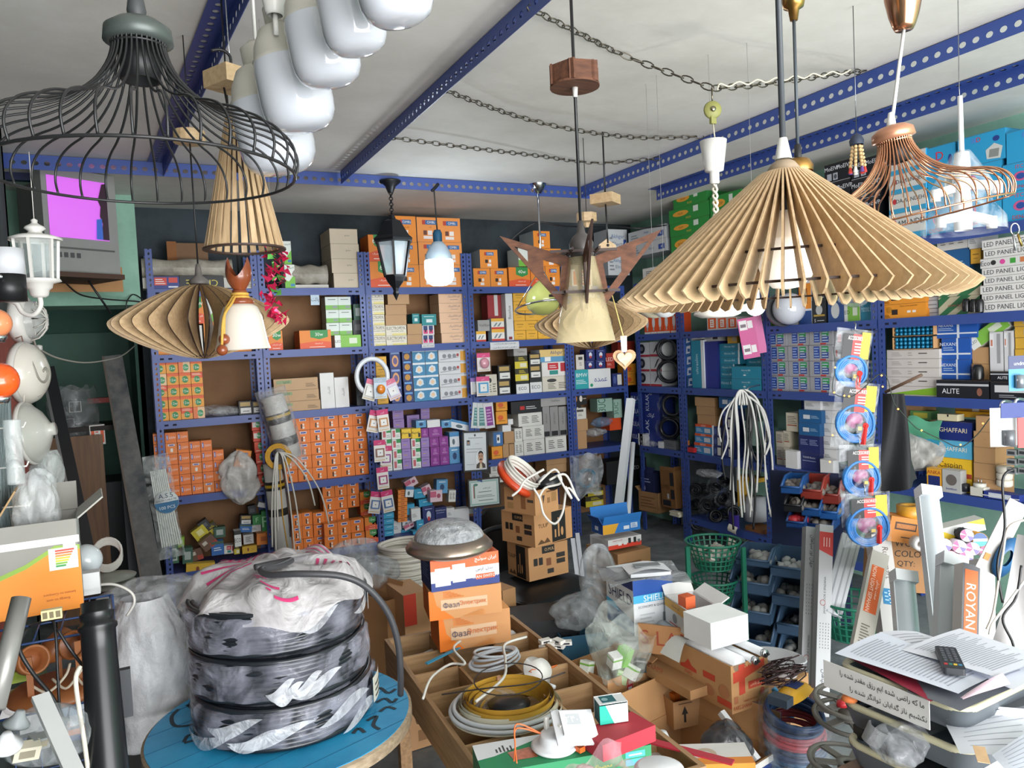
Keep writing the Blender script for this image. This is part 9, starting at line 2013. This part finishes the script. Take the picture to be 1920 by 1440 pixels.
tallbox('lamp_box','plain white lamp box with crumpled top beside the lettered orange one','box',ad(1851,1250,2.22),ad(1850,1050,2.32),.05,.05,'#c4c2c2',[('l',.2,.1,.8,.2,4,'#5a5a5e')],'#b4b2b2')
tallbox('aluminium_profile','white ribbed aluminium profile slanting behind the grey lamp boxes','profile',ad(1560,1150,3.3),ad(1598,1005,3.5),.085,.02,'#bfc2c6',[('r',.2,0,.28,1,'#9a9da2'),('r',.5,0,.58,1,'#9a9da2'),('r',.8,0,.86,1,'#9a9da2')])
xf=XR-.22
def facing(x,y,d,rz=None):return T(*ad(x,y,d))@R(atan2(CR.y,CR.x)if rz is None else rz)
o=card(.30,.2,.24,'kraftp')
m=MB();m.box(-.15,.15,0,.2,0,.24,mat('#9a7048',.8,0,.08,6))
for i,t in enumerate(('WONDER','COLOR:','QTY:','N.W.:','G.W.:')):m.text(t,(-.02 if i==0 else-.035 if i==1 else-.055,-.001,.2-.042*i),(1,0,0),(0,0,1),.026,mat('#1f1814',.7,0,0),.2,True)
o=solo('cardboard_carton',m,'brown carton with large black printed words behind battens','box');o.matrix_world=facing(1722,1112,3.1)@R(rad(-6))@R(.08,'Y')
m=MB();m.box(-.06,.06,0,.1,0,.1,mat('#c07c38',.7,0,.06)).box(-.04,.045,-.001,0,.05,.08,mat('#3a2414',.6,0,0)).box(-.035,.04,-.0014,-.001,.056,.074,mat('#a8682c',.6,0,.4,300)).box(-.01,.04,-.001,0,.02,.024,mat('#3a2414',.6,0,0))
o=solo('amber_carton',m,'amber carton with black barcode tilted on the brown one','box');o.matrix_world=facing(1692,1018,3.0)@R(.2,'Y')
m=MB();m.lathe([(.02,0),(.048,0),(.048,.06),(.02,.06),(.02,0)],mat('#c8902c',.4,0,.25,40),26);o=solo('tape_roll',m,'yellow and red printed tape roll on the amber carton','tape');o.matrix_world=facing(1706,975,3.05)
m=MB();m.lathe([(.012,0),(.026,0),(.026,.04),(.012,.04),(.012,0)],mat('#b4b2ae',.4,0,.03),24);o=solo('white_tape_roll',m,'white tape roll in front of the amber carton','tape');o.matrix_world=facing(1716,1016,2.95)@R(pi/2,'X')
rr_=.0245
for i,(x,y,bc_)in enumerate(((1772,1022,'#8a8682'),(1799,1025,'#c8b8c8'),(1824,1029,'#b8a8b8'),(1851,1034,'#b8a8b8'),(1783,1045,'#9a4a6a'),(1812,1044,'#9a4a6a'),(1813,1004,'#22242a'),(1838,1012,'#b8822c'))):
 last=i==7;q=MB();ln=.2;R0=rr_*(1.08 if last else 1)
 q.lathe([(0,0),(R0,0),(R0,ln),(0,ln)],mat(bc_,.45,0,.05),22)
 if last:q.lathe([(0,-.0006),(R0*.94,-.0006)],mat('#2a9ac0',.4,0,0),22).poly([V(R0*.93*cos(t),R0*.93*sin(t),-.001)for t in(pi+pi*j/10 for j in range(11))],mat('#1f4a86',.4,0,0)).box(-R0*.9,R0*.9,-.004,.006,-.0014,-.001,mat('#dfe4e8',.4,0,0)).text('SHIELD',(0,.001,-.0016),(1,0,0),(0,-1,0),.008,mat('#1f4a86',.4,0,0),R0*1.6,True)
 else:
  q.lathe([(0,-.0006),(R0*.95,-.0006)],mat('#d4cdd6',.4,0,0),22)
  for a0,c in((.3,'#6a5aa0'),(2.4,'#b83a72'),(3.6,'#c8487e')):q.poly([V(0,0,-.001)]+[V(R0*.93*cos(a0+j*.18),R0*.93*sin(a0+j*.18),-.001)for j in range(6)],mat(c,.4,0,0))
 o=solo('sealant_roll',q,f'cylinder with {"blue and white lettered end, brown tube" if last else "purple and pink star end"}, {["lower row beside tall batten", "second in middle row", "third in middle row", "last in middle row", "bottom row, half hidden", "bottom row, under second", "upper one with black tube", "topmost"][i]}','tube pack',group=None)
 o.matrix_world=facing(x,y,2.85)@R(-pi/2-.15,'X')@R(.25,'Y')
m=MB();m.box(-.09,.09,0,.06,0,.045,mat('#cfd0cc',.5,0,.03)).poly([V(-.09,-.0006,0),V(-.02,-.0006,0),V(-.09,-.0006,.045)],mat('#d8b81f',.5,0,0)).poly([V(.02,-.0006,.045),V(.09,-.0006,.045),V(.09,-.0006,.02)],mat('#d8b81f',.5,0,0)).text('ASIA',(-.01,-.001,.026),(1,0,0),(0,0,1),.016,mat('#1c1c1e',.5,0,0),None,True)
o=solo('lamp_box',m,'white and yellow lamp box with short black lettering above the rolls','box');o.matrix_world=facing(1806,1004,2.92)@R(-.2,'Y')
P=ad(1905,1250,1.95)
solo('white_sack',MB().grid(lambda u,v:P+CR*((u-.5)*(.17-.1*v))-CF*(.05*sin(pi*u)+.012*sin(10*u+4*v))+V(0,0,v*.34)+CR*(.05*v),16,16,mat('#b9b7b6',.6,0,.08,8)),'white fabric sack hanging at the right picture edge','sack')
r_=thing('hanging_tool_card','slanted white card with blue tool hanging at the right edge','blister card',ad(1876,1012,2.2),atan2(CR.y,CR.x),None,(0,rad(28),atan2(CR.y,CR.x)))
MB().box(-.03,.03,0,.003,-.1,.12,mat('#b4b2ae',.5,0,.05)).build('card',r_);MB().lathe([(.018,-.006),(.04,-.012),(.045,0),(.018,.006)],mat('#2a5a86',.35,0,.1),18,T(.03,-.012,-.04)@R(pi/2,'X')@S(.7,1.4,1)).build('blue_tool',r_);MB().box(-.022,-.006,-.002,0,-.07,-.05,mat('#c87a2c',.5,0,0)).build('logo',r_)
for k,(pts,mm_)in enumerate((([(1900,880),(1880,900),(1884,990),(1870,1060),(1880,1130)],blackm),([(1920,975),(1890,990),(1880,1040),(1872,1090),(1862,1150),(1850,1180)],mat('#b9aea4',.5,0,0)),([(1915,1060),(1905,1120),(1880,1160),(1900,1210),(1898,1260)],blackm),([(1920,1090),(1890,1130),(1862,1168),(1855,1190)],wr_))):
 solo('hanging_lead',MB().tube(spline([ad(x,y,1.85)for x,y in pts],6),.003,mm_,6),f'{["thin black", "beige", "black looped", "white"][k]} lead hanging at the right edge','cable')
# ---------------------------------------------------------------- desk with letter trays
ZD=.62
def rrect(w,d,r,n=5):return[(cx+r*cos(a0+i*pi/2/n),cy+r*sin(a0+i*pi/2/n))for cx,cy,a0 in((w-r,r,-pi/2),(w-r,d-r,0),(r,d-r,pi/2),(r,r,pi))for i in range(n+1)]
zt_=.835
tl0,tr0=aZ(1566,1244,zt_),aZ(1768,1322,zt_);e=tr0-tl0;ta=atan2(e.y,e.x);tw=.30;td=.30
dk2=wood('#5a4330','#7a5a40',3,0)
r_=thing('desk','wooden desk under the letter trays at the lower right','desk',(tl0.x-.05,tl0.y+.0,0),ta)
MB().box(.04,.9,-.02,.36,ZD-.03,ZD,dk2).build('desk_top',r_)
for x in(.06,.85):
 for y in(0,.3):MB().box(x,x+.04,y,y+.04,0,ZD-.03,dk2).build('leg',r_)
tg=mat('#565c61',.4,0,.03);rimc=mat('#c2bd9f',.4,0,.03)
for k,(px_,py_,zz)in enumerate(((1566,1244,zt_),(1571,1312,zt_-.077),(1578,1385,zt_-.152))):
 p=aZ(px_,py_,zz);r_=thing('letter_tray',f'grey letter tray with cream rim, {["top one behind the verse", "middle", "bottom"][k]}','letter tray',(p.x,p.y,zz-.05),ta,'stacked grey letter trays')
 def loop(inset,z):return[V(x+inset,y+inset,z)for x,y in rrect(tw-2*inset,td-2*inset,.035)]
 loops=[loop(.012,0),loop(.0,.046),loop(.014,.046),loop(.024,.005)];n=len(loops[0]);m=MB()
 for a,b in zip(loops,loops[1:]):m.add(a+b,[(i,(i+1)%n,n+(i+1)%n,n+i)for i in range(n)],tg,True)
 m.poly(loops[0],tg).poly(loops[3],mat('#3a3f44',.5,0,0));m.build('tray_body',r_)
 MB().tube([p_+V(0,0,.002)for p_ in loop(.006,.046)],.008,rimc,8,True).build('cream_rim',r_)
 if k<2:
  for x,y in((.04,.02),(tw-.04,td-.03),(.04,td-.03)):MB().box(x-.012,x+.012,y-.006,y+.006,-.03,0,mat('#22252a',.5,0,0)).build('foot',r_)
m=MB();sgm=mat('#cfceca',.6,0,.02);ikm=mat('#2c2c30',.6,0,0)
m.box(-.02,.235,-.016,-.014,-.052,.01,sgm);m.text('ما که راضی شده ایم رزق مقدر شده را',(.125,-.0168,-.008),(1,0,0),(0,0,1),.019,ikm,.2);m.text('نکشیم ناز گدایان توانگر شده را',(.14,-.0168,-.035),(1,0,0),(0,0,1),.019,ikm,.18)
solo('verse_sign',m,'white paper sign with two lines of Persian verse on the top tray','sign',(tl0.x,tl0.y,zt_-.004),ta)
def sheet(label,c,z,col='#d9dde6',lines=22,rz=None,name='paper_sheet',lx=(.1,.9)):
 ps=[aZ(x,y,z+.001*i)for i,(x,y)in enumerate(c)];m=MB()
 def fn(u,v):
  p=ps[0].lerp(ps[1],u).lerp(ps[3].lerp(ps[2],u),v);return V(p.x,p.y,z+.006*sin(2.3*u+1.7*v)+.004)
 m.grid(fn,10,10,mat(col,.6,0,.01));im=mat('#a4a9b4',.7,0,0);rnd=random.Random(int(c[0][0]))
 for i in range(lines):
  v=.08+.84*i/lines;u0=lx[0]+rnd.uniform(0,.05);u1=lx[1]-rnd.uniform(0,.25)
  m.add([fn(u0,v)+V(0,0,.0006),fn((u0+u1)/2,v)+V(0,0,.0008),fn(u1,v)+V(0,0,.0006),fn(u1,v+.012)+V(0,0,.0006),fn((u0+u1)/2,v+.012)+V(0,0,.0008),fn(u0,v+.012)+V(0,0,.0006)],[(0,1,4,5),(1,2,3,4)],im)
 return solo(name,m,label,'paper')
sheet('dark red folder lying under the top printed sheets',[(1590,1236),(1660,1215),(1790,1300),(1745,1322)],zt_+.004,'#8a1c34',0,name='folder')
sheet('grey plastic folder under the printed sheets, toward the binders',[(1700,1300),(1800,1215),(1960,1262),(1800,1340)],zt_+.006,'#62666e',0,name='folder')
sheet('printed sheet at the far side of the tray stack',[(1648,1188),(1720,1190),(1960,1260),(1900,1300)],zt_+.012,'#dcdfe8',16)
sheet('printed sheet on the tray corner farthest from the binders',[(1565,1228),(1652,1191),(1862,1265),(1797,1307)],zt_+.02,'#d6dbe8',26)
sheet('printed sheet directly under the remote control',[(1690,1222),(1800,1184),(1965,1232),(1868,1276)],zt_+.026,'#dde0ea',24)
sheet('white tag sheet with pink highlighter streak',[(1800,1312),(1880,1268),(1895,1280),(1806,1318)],zt_+.03,'#e0c4d2',0)
P=aZ(1781,1244,zt_+.034);a1=aZ(1806,1277,zt_+.034)-aZ(1760,1212,zt_+.034);ra=atan2(a1.y,a1.x)+pi/2-.1
r_=thing('remote_control','black remote control with coloured buttons on the printed sheets','remote control',P,ra)
m=MB();m.prism([(x-.021,y-.062)for x,y in rrect(.042,.124,.006)],.014,mat('#2e3034',.4,0,.05));m.build('body',r_)
for r in range(6):
 for c in range(3):MB().box(-.014+.011*c,-.007+.011*c,.046-.013*r-.003,.046-.013*r+.003,.014,.0155,mat('#55585e',.5,0,0)).build('button',r_)
for c,cc in enumerate(('#b83a3a','#3a7a6a','#d8b83a','#3a7a9a')):MB().box(-.017+.009*c,-.010+.009*c,-.042,-.037,.014,.0156,mat(cc,.4,0,0)).build('coloured_button',r_)
bag('plastic_bag','crumpled clear bag in the bottom letter tray','bag',aZ(1690,1425,.70),.06,.05,.035,film('#aeb2b6',0.37),91,.25)
solo('paper_roll',MB().tube([V(0,0,0),V(.06,.09,0)],.02,mat('#b9bcc4',.6,0,.03),18),'rolled paper end in the middle letter tray','paper roll',aZ(1732,1392,.735))
solo('tray_papers',MB().box(0,.2,0,.2,0,.012,mat('#8f98a4',.6,0,.1)).box(.02,.16,-.01,.15,.012,.02,mat('#c2c6cc',.6,0,.1)),'grey papers lying in the middle letter tray','papers',(aZ(1600,1318,zt_-.077).x+.03,aZ(1600,1318,zt_-.077).y+.02,zt_-.12),ta-.1)
solo('orange_cloth',MB().lathe([(.0001,.012),(.014,.008),(.018,0),(0,0)],mat('#d8783c',.7,0,.1),16),'orange item in the corner of the middle letter tray','cloth',aZ(1592,1312,.765))
solo('grey_cup',MB().lathe([(.02,0),(.024,.04),(.022,.04),(.018,.003),(0,.003)],mat('#8d9092',.5,0,.05),20),'small grey cup in the bottom letter tray','cup',aZ(1632,1392,.70),0,None,(.3,.4,0))
for i in range(12):
 x0=1742+i*9;z=.66;b=aZ(1770+i*13,1445-i*3,.68);m=MB();hgt=.125-.006*(i%4)-.002*i;a=ta+.75+.03*i
 M=T(b.x,b.y,b.z-.02)@R(a)@R(-.22-.01*i,'X');cc=['#c9ccd4','#d4d7de','#b9bec8','#d9dce4'][i%4]
 m.box(.03,.27,-.0012,.0012,0,hgt+.03,mat(cc,.6,0,.02),M)
 if i in(3,6):m.box(.0,.1,-.0016,-.0012,hgt*.6,hgt*.75,mat('#8a8f98',.6,0,.3,200),M)
 solo('paper_bundle',m,f'white paper sheet standing on edge beside the trays, {ORD[i]} toward the picture corner','paper',group='papers standing on edge')
for i,(cs,z,c,lab)in enumerate((([(1770,1330),(1960,1262),(1990,1310),(1790,1352)],.80,'#4a4d54','dark binder edge with punched strip beside the trays'),([(1765,1338),(1960,1278),(1975,1300),(1775,1356)],.795,'#aab2ba','clear plastic sleeve with punched holes on the pile'),([(1768,1352),(1960,1300),(2000,1420),(1800,1420)],.785,'#d4d8e0','broad white sheet sloping over the paper pile'),([(1860,1420),(1960,1362),(2010,1450),(1900,1470)],.80,'#d9dfec','pale blue-white sheet in the bottom right corner'))):
 sheet(lab,cs,z,c,0 if i<2 else 8,name='binder' if i==0 else 'paper_sheet')
solo('stamped_label',MB().box(-.03,.03,-.01,.01,0,.001,mat('#d8b48a',.6,0,.15,40)),'orange printed label on the papers in the bottom corner','label',aZ(1840,1415,.815),.7)
# ---------------------------------------------------------------- reels and coils on the floor side
gyp=mat('#6f6c66',.5,0,.08)
def reel(P,R_,label,tilt=(0,0,0)):
 root=thing('cable_reel',label,'cable reel',P,0,'empty grey cable reels',tilt)
 for z in(0,.05):
  m=MB();m.tube(ring_pts(R_,z,40),.006,gyp,8,True).lathe([(.018,z-.003),(.035,z-.003),(.035,z+.003),(.018,z+.003),(.018,z-.003)],gyp,20);m.lathe([(R_*.86,z),(R_,z)],gyp,40)
  for k in range(6):
   a=k*pi/3;m.bar(V(.03*cos(a),.03*sin(a),z),V(R_*.9*cos(a),R_*.9*sin(a),z),.022,.005,gyp)
  m.build('flange',root)
 MB().lathe([(.03,0),(.03,.05)],gyp,18).build('hub',root)
 return root
P=aZ(1592,1345,.5)
reel(P,.095,'empty grey cable reel, upper one beside the trays',(.12,0,0));reel(aZ(1590,1425,.5)-V(0,0,.06),.1,'empty grey cable reel, lower one beside the trays',(.1,.05,.5))
solo('red_flower_clip',MB().lathe([(.0001,.02),(.014,.012),(.016,0),(0,0)],mat('#c83038',.4,0,.2),10),'small red clip lying on the upper grey reel','clip',P+V(-.05,-.02,.055))
P=aZ(1492,1440,.3)
for k,(c,w_)in enumerate((('#1f5a82','lowest, teal blue'),('#3a4a6a','second, slate'),('#b84a52','third, pink red'),('#20406c','topmost, dark blue'))):
 coil('bagged_coil',f'bagged wire coil in the stack beside the reels, {w_}',P+V(0,0,.03+.045*k),.085,.007,6,mat(c,.4,0,.1),(.06*k,0,0),wrap=film('#b9c2cc',.14),group='bagged wire coils')
P2=P+V(.0,0,.225)
r_=thing('multimeter','yellow and grey hand tool lying on the wire coils','tool',P2,.3)
MB().grid(lambda u,v:V((u-.5)*.16,(v-.5)*.075*(1-.3*(2*u-1)**2),.03*(1-(2*u-1)**4)*(1-(2*v-1)**4)),12,8,mat('#c8951c',.4,0,.05)).build('yellow_body',r_);MB().box(-.02,.03,-.02,.02,.0295,.031,mat('#2c3a6a',.4,0,0)).build('blue_face',r_);MB().box(-.1,-.06,-.03,.03,0,.025,mat('#3a4654',.5,0,.1)).build('grey_end',r_)
q=MB();rnd=random.Random(8)
for k in range(9):q.tube([P2+V(rnd.uniform(-.03,.05)+.05*cos(t),.05+.04*sin(t),.03+.012*k*.4+.015*sin(t*2+k))for t in(2*pi*i/18 for i in range(18))],.0022,mat('#3a2426',.5,0,0),5,True)
solo('wire_tangle',q,'tangle of thin dark red wires over the yellow tool','wire')
solo('blue_rope',MB().tube(spline([ad(1450,1290,2.45),ad(1465,1310,2.43),ad(1478,1320,2.42),ad(1488,1335,2.42),ad(1476,1350,2.43)],6),.009,mat('#1f86b8',.45,0,.1),8),'bright blue rope beside the sunburst carton','rope')
solo('white_tub',MB().lathe([(.05,0),(.075,.06),(.082,.062),(.078,.066),(.046,.006),(0,.006)],mat('#b9bcc0',.4,0,.05),24,S(.75,1.2,1)),'white oval tub behind the sunburst carton','tub',aZ(1462,1262,.42),.3)
wq=aZ(1462,1262,.42);solo('cardboard_carton',MB().box(-.07,.07,-.07,.07,0,.418,kr),'brown carton under the white oval tub','box',(wq.x,wq.y,0),.3)
